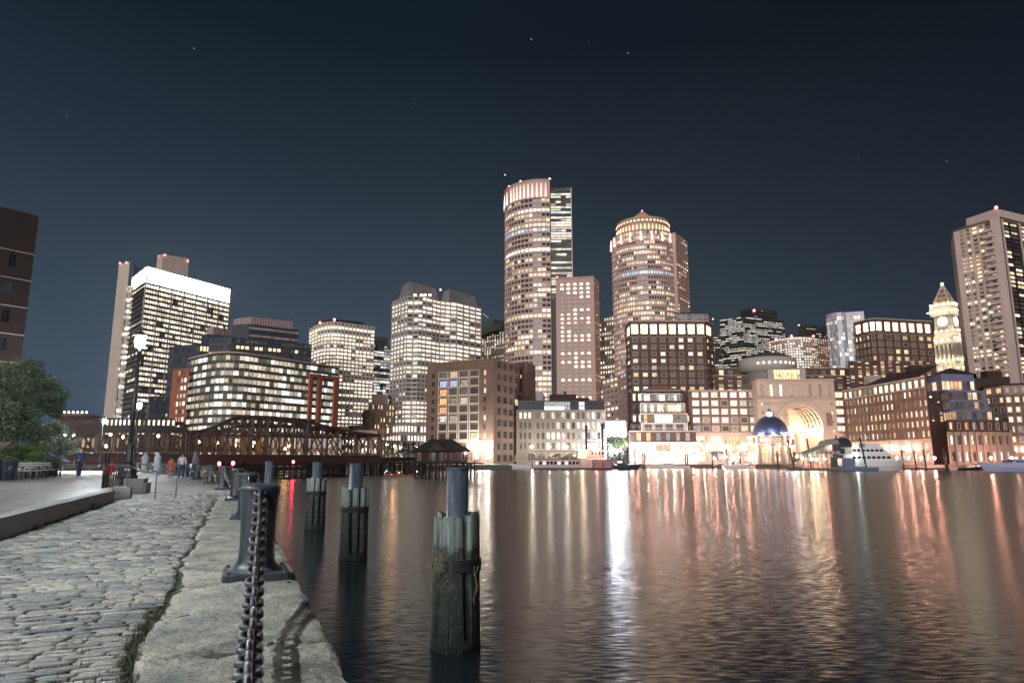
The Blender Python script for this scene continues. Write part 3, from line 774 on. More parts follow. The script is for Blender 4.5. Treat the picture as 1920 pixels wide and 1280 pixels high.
# ================================================================== helpers for the waterfront hotel
LAMPW = emat('white_lamp', (1, .93, .80), 60); LAMPH = emat('hotel_wall_light', (1, .52, .40), 42); LAMPO = emat('warm_lamp', (1, .72, .40), 60)
def sconces(b, pts, r=.42, mat=None, name='wall_lamp'):
    for p in pts:
        mb = MB(); mb.lathe(p, [(r*.3, -r*1.3), (r, -r*.5), (r, r*.5), (r*.3, r*1.3)], 8)
        mb.obj(name, mat or LAMPH, b.root if isinstance(b, Bld) else b, p)
def attic(b, A, B, z0, z1, cols, mi=0, side=True):
    L = lambda r, c: (2.2, .38, .02)
    b.facade(A, B, z0, z1, cols, 1, .74, .62, .8, L, mi=mi, mat=ATTIC)
ATTIC = winmat('attic_opening', 1, 1, .03, gain=1.5); ATTIC.cycles.emission_sampling = 'AUTO'
# ------------------------------------------------------------------ left brick tower block with glowing attic
def hotel_left():
    D = 345
    b = Bld('brick_hotel_tower', 'dark red brick hotel block with one row of glowing attic openings, left of the arch', 'hotel', XY(1250, 610, D), [M_BRICK2, M_BRICK2, M_LIME], wmat=WIN2)
    A = XY(1181, 602, D); B = XY(1322, 602, D); C0 = XY(1172, 606, D+16); E = XY(1336, 610, D+10)
    z = ZT(602, D); za = ZT(631, D); zb = ZT(735, D)
    foot = back([C0, A, B, E], 16)
    attic(b, A, B, za, z, 8); attic(b, C0, A, za, z, 1); attic(b, B, E, za, z, 1)
    L = LIT(.38, (.5, 1.3), (.25, .5), run=.2, dim=(.03, .10))
    b.facade(A, B, zb, za, 8, 8, .48, .52, .3, L, m1=1.0, frame=.22)
    b.facade(C0, A, zb, za, 1, 8, .5, .5, .3, L); b.facade(B, E, zb, za, 2, 8, .4, .5, .3, L)
    b.shell([C0, A, B, E], 16, GZ, z); [b.facade(p_, q_, GZ, zb, 0, 0) for p_, q_ in ((C0, A), (A, B), (B, E))]
    co = b.part('cornice', M_LIME)
    for p, q in ((C0, A), (A, B), (B, E)):
        co.bar((p[0], p[1]-.3, z), (q[0], q[1]-.3, z), .7, .6); co.bar((p[0], p[1]-.2, za), (q[0], q[1]-.2, za), .4, .3)
        co.bar((p[0], p[1]-.2, ZT(690, D)), (q[0], q[1]-.2, ZT(690, D)), .4, .3)
    b.finish()
    b = Bld('glazed_plant_tower', 'lilac metal panelled box rising behind the left hotel block', 'tower', XY(1300, 600, D+22), [M_VIOLET], wmat=WINB)
    A = XY(1267, 590, D+20); B = XY(1328, 588, D+20); z = ZT(588, D+20)
    b.prism(back([A, B, XY(1336, 600, D+40)], 14), GZ, z, {0: dict(cols=6)}, rows=14, wf=.9, hf=.86, rec=.08, lit=LIT(.08, (.4, .9), (.5, .9), dim=(.05, .12)), zlow=ZT(690, D))
    b.part('roof', M_ROOF).prism(back([(A[0]-.6, A[1]-.6), (B[0]+.6, B[1]-.6)], 14), z, z+.5); b.finish()
hotel_left()
# ------------------------------------------------------------------ long dark brick range behind
def hotel_range():
    D = 352
    b = Bld('brick_hotel_range', 'long dark brick hotel range set back behind the arch with scattered lit windows', 'hotel', XY(1480, 700, D), [M_BRICK2, M_LIME], wmat=WIN2)
    L = LIT(.3, (.5, 1.3), (.28, .48), run=.1, dim=(.03, .09))
    A = XY(1326, 704, D); B = XY(1600, 704, D)
    b.prism(back([A, B], 18), GZ, ZT(704, D), {0: dict(cols=16)}, rows=20, wf=.52, hf=.55, rec=.3, lit=L, zlow=ZT(740, D))
    A = XY(1326, 690, D+5); B = XY(1640, 690, D+5)
    b.prism(back([A, B], 14), ZT(704, D), ZT(690, D+5), {0: dict(cols=18)}, rows=1, wf=.5, hf=.6, rec=.3, lit=L)
    c = b.part('cornice', M_LIME)
    for p, q, z in ((XY(1326, 704, D-.3), XY(1600, 704, D-.3), ZT(704, D)), (XY(1326, 690, D+4.7), XY(1640, 690, D+4.7), ZT(690, D+5))): c.bar((*p, z), (*q, z), .5, .4)
    b.finish()
hotel_range()
# ------------------------------------------------------------------ central lit wing
def hotel_mid():
    D = 322
    b = Bld('brick_hotel_wing', 'brick hotel wing with a grid of brightly lit square windows, left of the arch', 'hotel', XY(1350, 760, D), [M_BRICK, M_LIME], wmat=WIN2)
    A = XY(1290, 732, D); B = XY(1421, 732, D); z = ZT(732, D); zb = ZT(811, D)
    L = LIT(.85, (.7, 1.7), (.42, .6), rows=[.97, .9, .85, .7, .5], run=0, dim=(.05, .3))
    b.facade(A, B, zb, z, 7, 5, .66, .60, .35, L, m0=1.2, m1=.5, frame=.25)
    b.facade(A, B, GZ, zb, 4, 2, .62, .66, .5, LIT(.9, (.8, 1.8), (.2, .5), run=0), mi=1, mat=WIN3, voff=.4)
    b.shell([A, B], 18, GZ, z)
    c = b.part('cornice', M_LIME); c.bar((*A, z), (*B, z), .8, .6); c.bar((*A, zb), (*B, zb), .7, .5)
    for k in range(5):
        q = line_cut(A, B, k/4); c.box(q[0], q[1]-.2, (GZ+zb)/2, 1.0, .8, zb-GZ)
    pts = []
    for k in range(5): q = line_cut(A, B, min(max(k/4, .02), .98)); pts += [(q[0]-.5, q[1]-1.1, ZT(837, D)), (q[0]+.5, q[1]-1.1, ZT(837, D))]
    sconces(b, pts)
    b.finish()
    # narrow strip right of the arch
    b = Bld('brick_hotel_wing', 'narrow brick hotel bay with one column of lit windows just right of the arch', 'hotel', XY(1571, 760, D), [M_BRICK, M_LIME], wmat=WIN2)
    A = XY(1561, 732, D); B = XY(1584, 732, D)
    b.facade(A, B, zb, z, 1, 5, .62, .6, .35, LIT(.9, (.7, 1.4), (.38, .55), run=0), frame=.25); b.facade(A, B, GZ, zb, 1, 2, .5, .5, .4, LIT(.9, (.8, 1.4), (.3, .5)), mi=1)
    b.shell([A, B], 18, GZ, z); b.part('cornice', M_LIME).bar((*A, zb), (*B, zb), .7, .5)
    sconces(b, [(A[0]+4, A[1]-1, ZT(832, D))]); b.finish()
hotel_mid()
# ------------------------------------------------------------------ the arch
def arch():
    D = 316
    b = Bld('arch_gateway_building', 'limestone gateway building with one huge round arch glowing warm from inside', 'building', XY(1490, 760, D), [M_LIME, wallmat('brick_panel', (.17, .12, .09), .2)], wmat=WIN2)
    A = XY(1418, 712, D); B = XY(1563, 712, D); z = ZT(712, D); zt = ZT(749, D)
    xc = XY(1502, 800, D)[0]; ro = (XY(1550, 800, D)[0]-XY(1455, 800, D)[0])/2; ri = ro-1.7
    zs = ZT(800, D)
    L = lambda r, c: (R.choice([.12, .15, .2, 1.3, .16]), .62, R.random())
    Lw = LIT(.3, (.9, 1.4), (.35, .5), run=0, dim=(.15, .3))
    m = 1.5*3.1
    b.facade(A, B, zt, z, 8, 1, .30, .62, .5, Lw, frame=.2, voff=.45)
    # wall with the arch cut out, a ring of voussoirs proud of it
    mb = b.mb; y = D
    def vq(x0, x1, a, c, yy=y): mb.face([(x0, yy, a), (x1, yy, a), (x1, yy, c), (x0, yy, c)])
    n = 24
    vq(A[0], xc-ro, GZ, zt) ; vq(xc+ro, B[0], GZ, zt)
    for k in range(n):
        t0, t1 = math.pi-math.pi*k/n, math.pi-math.pi*(k+1)/n
        mb.face([(xc+ro*math.cos(t0), y, zs+ro*math.sin(t0)), (xc+ro*math.cos(t1), y, zs+ro*math.sin(t1)), (xc+ro*math.cos(t1), y, zt), (xc+ro*math.cos(t0), y, zt)])
    ring = b.part('arch_ring', M_LIME)
    for k in range(n):
        t0, t1 = math.pi-math.pi*k/n, math.pi-math.pi*(k+1)/n
        P4 = lambda r, t, yy: (xc+r*math.cos(t), yy, zs+r*math.sin(t))
        ring.face([P4(ri, t0, y-.5), P4(ri, t1, y-.5), P4(ro+.3, t1, y-.5), P4(ro+.3, t0, y-.5)])
        ring.face([P4(ro+.3, t0, y-.5), P4(ro+.3, t1, y-.5), P4(ro+.3, t1, y), P4(ro+.3, t0, y)])
    for s in (-1, 1):
        ring.box(xc+s*(ro-.7), y-.2, (GZ+zs)/2, 2.0, .7, zs-GZ)
    # coffered barrel vault running back, opening to a lit hall
    va = b.part('vault', wallmat('vault_plaster', (.68, .60, .52), .1))
    dep = 20
    for k in range(n):
        t0, t1 = math.pi-math.pi*k/n, math.pi-math.pi*(k+1)/n
        P4 = lambda r, t, yy: (xc+r*math.cos(t), yy, zs+r*math.sin(t))
        for j in range(5):
            y0 = y-.4+j*dep/5; y1 = y0+dep/5*.75; y2 = y0+dep/5
            va.face([P4(ri, t0, y0), P4(ri, t1, y0), P4(ri, t1, y0+.8), P4(ri, t0, y0+.8)])
            va.face([P4(ri+.7, t0, y0+.8), P4(ri+.7, t1, y0+.8), P4(ri+.7, t1, y2), P4(ri+.7, t0, y2)])
            va.face([P4(ri, t0, y0+.8), P4(ri, t1, y0+.8), P4(ri+.7, t1, y0+.8), P4(ri+.7, t0, y0+.8)])
            if k % 2 == 0: va.bar(P4(ri+.3, t0, y0+.8), P4(ri+.3, t0, y2), .4)
    for s in (-1, 1): va.face([(xc+s*ri, y-.4, GZ), (xc+s*ri, y+dep, GZ), (xc+s*ri, y+dep, zs), (xc+s*ri, y-.4, zs)])
    va.face([(xc-ri-1, y+dep, GZ), (xc+ri+1, y+dep, GZ), (xc+ri+1, y+dep, zs+ri+1), (xc-ri-1, y+dep, zs+ri+1)])
    bk = b.part('inner_portal', M_LIME)
    for s in (-1, 0, 1): bk.box(xc+s*6, y+dep-.6, GZ+7, 1.2, .8, 14)
    bk.box(xc, y+dep-.6, GZ+14.3, 15, 1, 1.0)
    dk = b.part('doorway', WIN3)
    for s in (-1, 1):
        for zz in (4, 10): dk.box(xc+s*3, y+dep-.35, GZ+zz, 3, .3, 3.4)
    for k in range(7): dk.box(xc+1, y+dep-.3, zs+2.0+k*1.1, 3.2-.15*k, .2, .45)
    for k in range(4):
        for s in (-1, 1):
            sconces(b, [(xc+s*(ri-.9), y+1.5+k*4.5, zs-1.0)], .42, emat('vault_lamp', (1, .72, .46), 80), 'vault_lamp')
    # brick spandrels and small side windows
    sp = b.part('spandrel', wallmat('brick_panel', (.17, .12, .09), .2))
    for s in (-1, 1): sp.box(xc+s*(ro+1.6), y-.03, zs+3.5, 2.6, .1, 6)
    for k in range(5):
        for xx in (A[0]+1.9, B[0]-1.9):
            w = .9; zz = zt-1.5-k*4.1; q = [(xx-w/2, y-.05, zz-1.1), (xx+w/2, y-.05, zz-1.1), (xx+w/2, y-.05, zz), (xx-w/2, y-.05, zz)]
            b.wins.append((q, (R.choice([.1, 1.2, .9]), .4, R.random()), WIN1, (.15, Vector((0, -1, 0)), 0)))
    c = b.part('cornice', M_LIME)
    c.bar((A[0], y-.4, z), (B[0], y-.4, z), 1.0, .8); c.bar((A[0], y-.3, zt+.4), (B[0], y-.3, zt+.4), .6, .5); c.bar((A[0]+1.5, y-.2, zt-2.2), (xc-ro*.7, y-.2, zt-2.2), .3, .3)
    f = [A, B, (B[0], B[1]+dep+2), (A[0], A[1]+dep+2)]
    b.mb.face([(x, yy, z) for x, yy in f])
    for i in (1, 2, 3):
        p, q = f[i], f[(i+1) % 4]; b.mb.face([(p[0], p[1], GZ), (q[0], q[1], GZ), (q[0], q[1], z), (p[0], p[1], z)])
    sconces(b, [(xc-ro-2.2, y-.9, ZT(838, D)), (xc+ro+2.0, y-.9, ZT(838, D))])
    b.finish()
    # rotunda above
    D2 = 338; x0, _ = XY(1459, 690, D2); r = (XY(1512, 680, D2)[0]-XY(1405, 680, D2)[0])/2
    b = Bld('domed_rotunda', 'low domed rotunda with a wide warm lit window standing above the arch', 'building', (x0, D2+r), [M_GRANITE, M_COPPER], wmat=WIN1)
    zb = ZT(712, D2); zd = ZT(690, D2); ze = ZT(672, D2+r*.6)
    rm = r*.78; sx = XY(1478, 700, D2)[0]
    b.mb.box(sx, D2+8, (zb+zd)/2, 19, 12, zd-zb+.2)
    b.wins.append(([(sx-6.6, D2+1.9, zb+.2), (sx+6.6, D2+1.9, zb+.2), (sx+6.6, D2+1.9, zd-.6), (sx-6.6, D2+1.9, zd-.6)], (1.5, .16, .02), winmat('rotunda_window', 9, 3, .02), (.3, Vector((0, -1, 0)), 0)))
    b.mb.lathe((x0, D2+r, 0), [(rm, zb-2), (rm, zd-.4), (r, zd), (r, ze), (.1, ze)], 40)
    dm = b.part('dome', M_COPPER); dm.lathe((x0, D2+r, 0), [(r*.9, ze), (r*.86, ze+1.0), (r*.6, ze+2.6), (r*.3, ze+3.6), (.1, ze+3.9)], 40)
    for k in range(8):
        a = rad(232+k*11); p = (x0+(r+.1)*math.cos(a), D2+r+(r+.1)*math.sin(a), (zd+ze)/2)
        sconces(b, [p], .38, emat('round_light', (1, .70, .42), 5), 'round_window')
    b.finish()
arch()
# ------------------------------------------------------------------ terraced pavilion at the left end
def pavilion():
    D = 308
    b = Bld('terraced_hotel_pavilion', 'waterfront hotel pavilion with stepped glass terraces under a low pointed roof', 'hotel', XY(1240, 780, D), [M_BRICK3, M_LIME, M_GREYST], wmat=WIN3)
    A = XY(1180, 812, D); B = XY(1305, 812, D); zb = ZT(829, D); z1 = ZT(808, D); y = D
    g = wallmat('grey_brick', (.15, .125, .11), .2)
    b.facade(A, B, GZ, zb, 3, 2, .72, .62, .5, LIT(.8, (.5, 1.8), (.3, .55), run=0), mi=1, mat=WIN3, m0=1.5, m1=1.5, frame=.3)
    b.facade(A, B, zb, z1, 6, 1, .42, .72, .4, lambda r, c: [(1.1, .12, .3), (1.2, .05, .5), (.22, .87, .2), (.22, .87, .7), (.25, .8, .4), (.3, .7, .9)][c], mi=0, m0=2, m1=1.5, frame=.3, mat=WIN2)
    tiers = [(XY(1182, 795, D+1.0), XY(1299, 795, D+1.0), z1, ZT(794, D+1), .3), (XY(1184, 776, D+3), XY(1295, 776, D+3), ZT(794, D+1), ZT(774, D+3), .6), (XY(1184, 757, D+5), XY(1290, 757, D+5), ZT(774, D+3), ZT(755, D+5), .9), (XY(1184, 740, D+7), XY(1284, 740, D+7), ZT(755, D+5), ZT(733, D+7), .7)]
    for i, (a, c, z0, zt, p) in enumerate(tiers):
        b.facade(a, c, z0, zt, 10, 1, .5, .6, .3, LIT(.35, (.8, 1.4), (.35, .5), dim=(.03, .1)), mat=WIN2, skip=lambda r, c: 1 < c < 9)
        b.shell([a, c], 14, z0, zt)
    gl = b.part('terrace_frame', wallmat('white_metal', (.55, .53, .5), .1, rough=.4))
    gx0, gx1 = XY(1199, 780, D)[0], XY(1288, 780, D)[0]
    lvl = [(D+.3, z1+.2, ZT(794, D+1), lambda r, c: (.06 if c % 3 else .3, .7, R.random()), 1202, 1287), (D+2, ZT(793, D+1), ZT(776, D+3), lambda r, c: (1.7 if 4 <= c <= 8 else (.7 if c == 1 else .16), .55 if c > 2 else .25, .02+.01*c), 1200, 1288), (D+3.6, ZT(773, D+3), ZT(757, D+5), lambda r, c: (R.choice([.3, 1.2, 1.5, .8]), .42, R.random()), 1201, 1284), (D+5.5, ZT(752, D+5), ZT(739, D+7), lambda r, c: (1.5 if c in (1, 2, 6, 7) else R.choice([.15, .3, .8]), .6, R.random()), 1203, 1276)]
    for dd, z0, zt, L, p0, p1 in lvl:
        a = XY(p0, 780, dd); c = XY(p1, 780, dd)
        b.facade(a, c, z0, zt, 13, 1, .92, .85, .1, L, mi=2, mat=WIN1)
        b.shell([a, c], 5, z0, zt-.01, mi=2)
        gl.bar((a[0], dd-.5, zt+.1), (c[0], dd-.5, zt+.1), 1.2, .35); gl.bar((a[0], dd-1.4, z0+1.0), (c[0], dd-1.4, z0+1.0), .12); 
        for k in range(14): q = line_cut(a, c, k/13); gl.box(q[0], dd-1.4, z0+.5, .07, .07, 1.0)
        for xx in (a[0], c[0]): gl.box(xx, dd-.6, (z0+zt)/2, .3, .3, zt-z0)
    a = XY(1203, 738, D+7); c = XY(1277, 738, D+7); zf = ZT(731, D+7)
    gl.prism(back([a, c], 9), ZT(739, D+7), zf)
    rf = b.part('roof', wallmat('terracotta_roof', (.33, .13, .075), .2)); apx = ((a[0]+c[0])/2, D+12, ZT(722, D+10))
    e = back([(a[0]-.6, a[1]-.6), (c[0]+.6, c[1]-.6)], 12)
    for i in range(4): p, q = e[i], e[(i+1) % 4]; rf.face([(p[0], p[1], zf+.05), (q[0], q[1], zf+.05), apx])
    s2 = b.part('side_roof', M_GREYST)
    q = back([(tiers[3][0][0]-.3, D+6.8), (tiers[3][1][0]+.3, D+6.8)], 12); 
    for i in range(4): p, w = q[i], q[(i+1) % 4]; s2.face([(p[0], p[1], tiers[3][3]), (w[0], w[1], tiers[3][3]), (apx[0], apx[1], zf-.2)])
    # left return face, lit from below
    C0 = XY(1174, 812, D+20); b.facade(C0, A, GZ, z1, 3, 4, .4, .5, .3, LIT(.3, (.4, 1)), mi=2)
    b.shell([C0, A, B], 10, GZ, z1)
    c = b.part('cornice', M_LIME); c.bar((A[0], y-.3, zb), (B[0], y-.3, zb), .6, .5); c.bar((A[0], y-.2, z1), (B[0], y-.2, z1), .5, .4)
    xs = [line_cut(A, B, t)[0] for t in (.02, .34, .66, .985)]
    sconces(b, [(x+s*.45, y-.9, ZT(844, D)) for x in xs for s in (-1, 1)])
    sconces(b, [(C0[0]+2, (C0[1]+A[1])/2-2.5, ZT(838, D+10))])
    b.finish()
pavilion()
# ------------------------------------------------------------------ right brick tower block
def hotel_right():
    D = 345
    b = Bld('brick_hotel_tower', 'dark red brick hotel block with glowing attic openings beside the clock tower', 'hotel', XY(1680, 610, D), [M_BRICK2, M_BRICK2, M_LIME], wmat=WIN2)
    pts = [XY(1600, 606, D+10), XY(1628, 598, D), XY(1640, 597, D-2), XY(1746, 599, D+6)]
    z = ZT(597, D-2); za = ZT(624, D-2); zb = ZT(705, D)
    for i, cn in enumerate((2, 1, 7)):
        attic(b, pts[i], pts[i+1], za, z, cn)
        b.facade(pts[i], pts[i+1], zb, za, cn*(2 if i == 0 else 1), 6, .5 if i == 2 else .38, .55, .3, LIT(.28, (.5, 1.2), (.15, .4), run=.1, dim=(.02, .10)), frame=.22)
    b.shell(pts, 16, zb, z)
    co = b.part('cornice', M_LIME)
    for p, q in zip(pts[:-1], pts[1:]):
        co.bar((p[0], p[1]-.3, z), (q[0], q[1]-.3, z), .7, .6); co.bar((p[0], p[1]-.2, za), (q[0], q[1]-.2, za), .4, .3)
    a2 = XY(1590, 680, D-4); c2 = XY(1748, 680, D-4)
    b.prism(back([a2, c2], 6), GZ, ZT(677, D-4), {0: dict(cols=11)}, rows=20, wf=.5, hf=.55, rec=.3, lit=LIT(.55, (.6, 1.3), (.2, .45), run=.1), zlow=ZT(718, D-4))
    c3 = XY(1756, 686, D-5); b.mb.prism(back([c2, c3], 6), GZ, ZT(688, D-4))
    b.finish()
    b = Bld('glazed_corner_tower', 'rounded lilac glass tower with fine bars joined to the right brick hotel block', 'tower', XY(1585, 600, D+14), [M_VIOLET], wmat=WINB)
    x0, _ = XY(1583, 600, D+14); r = 6.5; zt = ZT(586, D+14)
    an = [rad(175+k*21) for k in range(9)]; ft = [(x0+r*math.cos(a), D+14+r+r*math.sin(a)) for a in an]
    ft2 = ft[:6]+[XY(1620, 590, D+11)]
    zs = ZT(600, D+14)
    Lg = LIT(.3, (.3, .9), (.4, .95), run=.2, dim=(.06, .2))
    for i in range(6): b.facade(ft2[i], ft2[i+1], GZ, zt-1.8, 2 if i < 5 else 5, 15, .88, .85, .08, Lg, zlow=ZT(700, D))
    b.shell(ft2, 6, GZ, zt-1.8)
    cap = b.part('crown_band', M_VIOLET); cap.prism(back(ft2, 6), zt-1.8, zt+.2)
    b.mb.lathe((x0, D+14+r, 0), [(r, zt), (r*.6, zt+.9), (.1, zt+1.2)], 20)
    b.finish()
hotel_right()
# ------------------------------------------------------------------ long low wing running towards the camera on the right
def right_wing():
    A = XY(1580, 733, 318); B = XY(1735, 712, 262)
    z = ZT(733, 318)
    b = Bld('brick_hotel_wing', 'long brick hotel wing on a limestone base receding beside the white yacht', 'hotel', B, [M_BRICK, M_LIME, M_GREYST], wmat=WIN1)
    zb = ZT(830, 300)+.6; za = z-4.0
    B2 = line_cut(A, B, .86)
    b.facade(A, B, za, z, 15, 1, .6, .72, .3, LIT(.75, (.8, 1.5), (.4, .52), run=0, dim=(.1, .25)), mi=2, voff=.35)
    L = LIT(.45, (.35, 1.3), (.26, .5), rows=[.75, .65, .8, .7, .6], run=.2, dim=(.08, .26))
    b.facade(A, B, zb, za, 19, 5, .50, .60, .5, L, m0=1, frame=.12)
    b.facade(A, B, GZ, zb, 6, 1, .45, .78, .6, LIT(1, (.6, 1.2), (.35, .55), run=0), mi=1, mat=WIN3, frame=.35, m0=14)
    b.shell([A, B], 20, GZ, z)
    d = Vector((B[0]-A[0], B[1]-A[1], 0)).normalized(); n = Vector((d.y, -d.x, 0))
    c = b.part('cornice', M_LIME)
    for zz, w in ((z, .7), (za, .3), (zb, .8)): c.bar((A[0]+n.x*.3, A[1]+n.y*.3, zz), (B[0]+n.x*.3, B[1]+n.y*.3, zz), w, .5)
    rf = b.part('roof', M_BRICK3)
    for t0, t1, h in ((.28, .62, 4.2), (.62, .96, 5.2)):
        p, q = line_cut(A, B, t0), line_cut(A, B, t1)
        i1 = (p[0]-n.x*8, p[1]-n.y*8); i2 = (q[0]-n.x*8, q[1]-n.y*8)
        rf.face([(p[0]+n.x*.5, p[1]+n.y*.5, z+.3), (q[0]+n.x*.5, q[1]+n.y*.5, z+.3), (i2[0], i2[1], z+h), (i1[0], i1[1], z+h)])
        rf.face([(p[0]+n.x*.5, p[1]+n.y*.5, z+.3), (i1[0], i1[1], z+h), (i1[0]-n.x*8, i1[1]-n.y*8, z)])
    q = line_cut(A, B, .25); b.part('chimney', M_LIME).box(q[0]-n.x*6, q[1]-n.y*6, z+2.5, 5, 5, 6)
    for t, h in ((.5, 3.6), (.72, 5.0)):
        q = line_cut(A, B, t); rf.box(q[0]-n.x*7, q[1]-n.y*7, z+h, 5, 4, 2.5)
    bays = [(14+(k+.5)*((Vector(B)-Vector(A)).length-14)/6) for k in range(6)]
    pts = []
    Lw = (Vector(B)-Vector(A)).length; cw = (Lw-14)/6
    for k in range(5):
        for s in (-.33, .33): u = 14+(k+.5+s*1.0)*cw; p = Vector((*A, 0))+d*u+n*1.2; pts.append((p.x, p.y, ZT(840, 285)))
    for u in (1.5, 5, 9): p = Vector((*A, 0))+d*u+n*1.2; pts.append((p.x, p.y, ZT(838, 310)))
    sconces(b, pts, .36)
    b.finish()
    # stepped glass corner block
    D = 258
    b = Bld('glass_fronted_apartment_block', 'dark stepped apartment block with blue glazed corner storeys at right of the brick wing', 'building', XY(1800, 760, D), [M_STEELBLUE, M_BRICK3, M_LIME], wmat=winmat('curtained_glass', 3, 1, .04, tint=(.02, .025, .05), fr=(.14, .16, .25)))
    dark = M_BRICK3
    tiers = [(1739, 1768, 1829, 698, 731, .6), (1758, 1778, 1850, 731, 750, .75), (1762, 1778, 1852, 750, 769, .45), (1764, 1780, 1856, 769, 789, .5)]
    for i, (p0, p1, p2, t0, t1, p) in enumerate(tiers):
        dd = D+9-i*2.2
        a, m_, c = XY(p0, 740, dd+8), XY(p1, 740, dd), XY(p2, 740, dd+1)
        z0, zt = ZT(t1, D+5), ZT(t0, D+5)
        L = LIT(p, (.5, 1.3), (.18, .42), run=.4, dim=(.02, .09))
        b.facade(a, m_, z0, zt, 3, 1, .86, .72 if i else .5, .15, L, voff=.15 if i == 0 else .4)
        b.facade(m_, c, z0, zt, 8, 1, .86, .72 if i else .5, .15, L, voff=.15 if i == 0 else .4)
        b.shell([a, m_, c], 12, z0, zt)
        gl = b.part('balcony_rail', wallmat('dull_metal', (.2, .2, .26), .1, rough=.4))
        gl.bar((m_[0], m_[1]-1.2, z0+1.0), (c[0], c[1]-1.2, z0+1.0), .1); gl.bar((m_[0], m_[1]-1.2, z0+.1), (c[0], c[1]-1.2, z0+.1), .3)
        for k in range(15): q = line_cut(m_, c, k/14); gl.box(q[0], q[1]-1.2, z0+.5, .07, .07, .9)
    a = XY(1738, 698, D+17); c1 = XY(1768, 698, D+9); c2 = XY(1830, 698, D+9); zr = ZT(698, D+5)
    rf = b.part('roof', M_BRICK3); e = back([a, c1, c2], 14); ap = (sum(p[0] for p in e)/5, sum(p[1] for p in e)/5, zr+3.5)
    for i in range(5): p, q = e[i], e[(i+1) % 5]; rf.face([(p[0], p[1], zr), (q[0], q[1], zr), ap])
    # dark brick steps beside the glass, then the base
    for i, (p0, t0) in enumerate(((1727, 733), (1741, 751), (1757, 769))):
        a = XY(p0, 760, D+12-i); c = XY(p0+40, 760, D+12-i)
        b.facade(a, c, GZ, ZT(t0, D+12-i), 3, 8, .4, .5, .3, LIT(.5, (.5, 1.2), (.25, .45), run=0), mi=1, zlow=ZT(790, D+10), mat=WIN2)
        b.shell([a, c], 14, GZ, ZT(t0, D+12-i), mi=1)
    a, c = XY(1776, 800, D-8), XY(1892, 800, D-6)
    zc = ZT(809, D-8)
    b.facade(a, c, zc, ZT(787, D-8), 8, 1, .34, .58, .3, lambda r, k: [(.9, .2, .1), (.02, .2, .2), (.5, .1, .6), (.25, .9, .4), (.22, .9, .8), (.02, 1, .3), (.05, .5, .2), (.1, .6, .5)][k], mi=1, mat=WIN2, frame=.12)
    M_DKL = wallmat('dull_limestone', (.20, .18, .15), .2, .2, .3, fine=2)
    b.parts['base_wall'] = (MB(), M_DKL, 'base_wall'); save = b.mb; b.mb = b.parts['base_wall'][0]
    b.facade(a, c, GZ, zc, 9, 2, .5, .55, .6, LIT(.45, (.4, 1.1), (.35, .75), run=0, dim=(.01, .06)), mat=WIN3)
    for k in range(10): q = line_cut(a, c, k/9); b.mb.box(q[0], q[1]-.25, (GZ+zc)/2, .8, .5, zc-GZ)
    b.mb = save
    b.shell([a, c], 14, GZ, ZT(787, D-8), mi=1)
    b.finish()
    # brick block at the far right
    D = 262
    b = Bld('brick_apartment_block', 'brick apartment block with warm curtained windows at the right edge of the picture', 'building', XY(1900, 760, D), [M_BRICK, M_BROWNST, M_BRICK3], wmat=WIN2)
    A = XY(1843, 725, D+8); B = XY(1880, 720, D); C = XY(1975, 714, D-6); zt = ZT(722, D)
    b.facade(A, B, zt-3.7, zt, 2, 1, .5, .5, .3, LIT(.7, (.5, 1), (.15, .4), run=0), mi=1); b.facade(B, C, zt-3.7, zt, 6, 1, .5, .5, .3, LIT(.1), mi=1)
    b.facade(A, B, GZ, zt-3.7, 3, 7, .5, .5, .35, LIT(.5, (.5, 1.3), (.15, .4), run=0), frame=.2); b.facade(B, C, GZ, zt-3.7, 6, 7, .5, .5, .35, LIT(.75, (.6, 1.3), (.15, .42), run=0), frame=.22)
    b.shell([A, B, C], 20, GZ, zt-.01)
    rf = b.part('roof', M_BRICK3); e = back([(A[0]-1, A[1]-.6), (B[0], B[1]-.8), (C[0], C[1]-.8)], 22); rf.prism(e, zt, zt+.6)
    q0 = XY(1826, 705, D+14); q1 = XY(1893, 706, D+10); rf.prism(back([q0, q1], 10), zt-6, ZT(706, D+10)); q0 = XY(1858, 700, D+16); rf.box(q0[0], q0[1], ZT(703, D+16), 6, 4, 3)
    sconces(b, [(p[0], p[1]-1.2, ZT(843, D)) for p in (line_cut(B, C, t) for t in (.05, .22, .36, .5))], .36)
    b.finish()
right_wing()
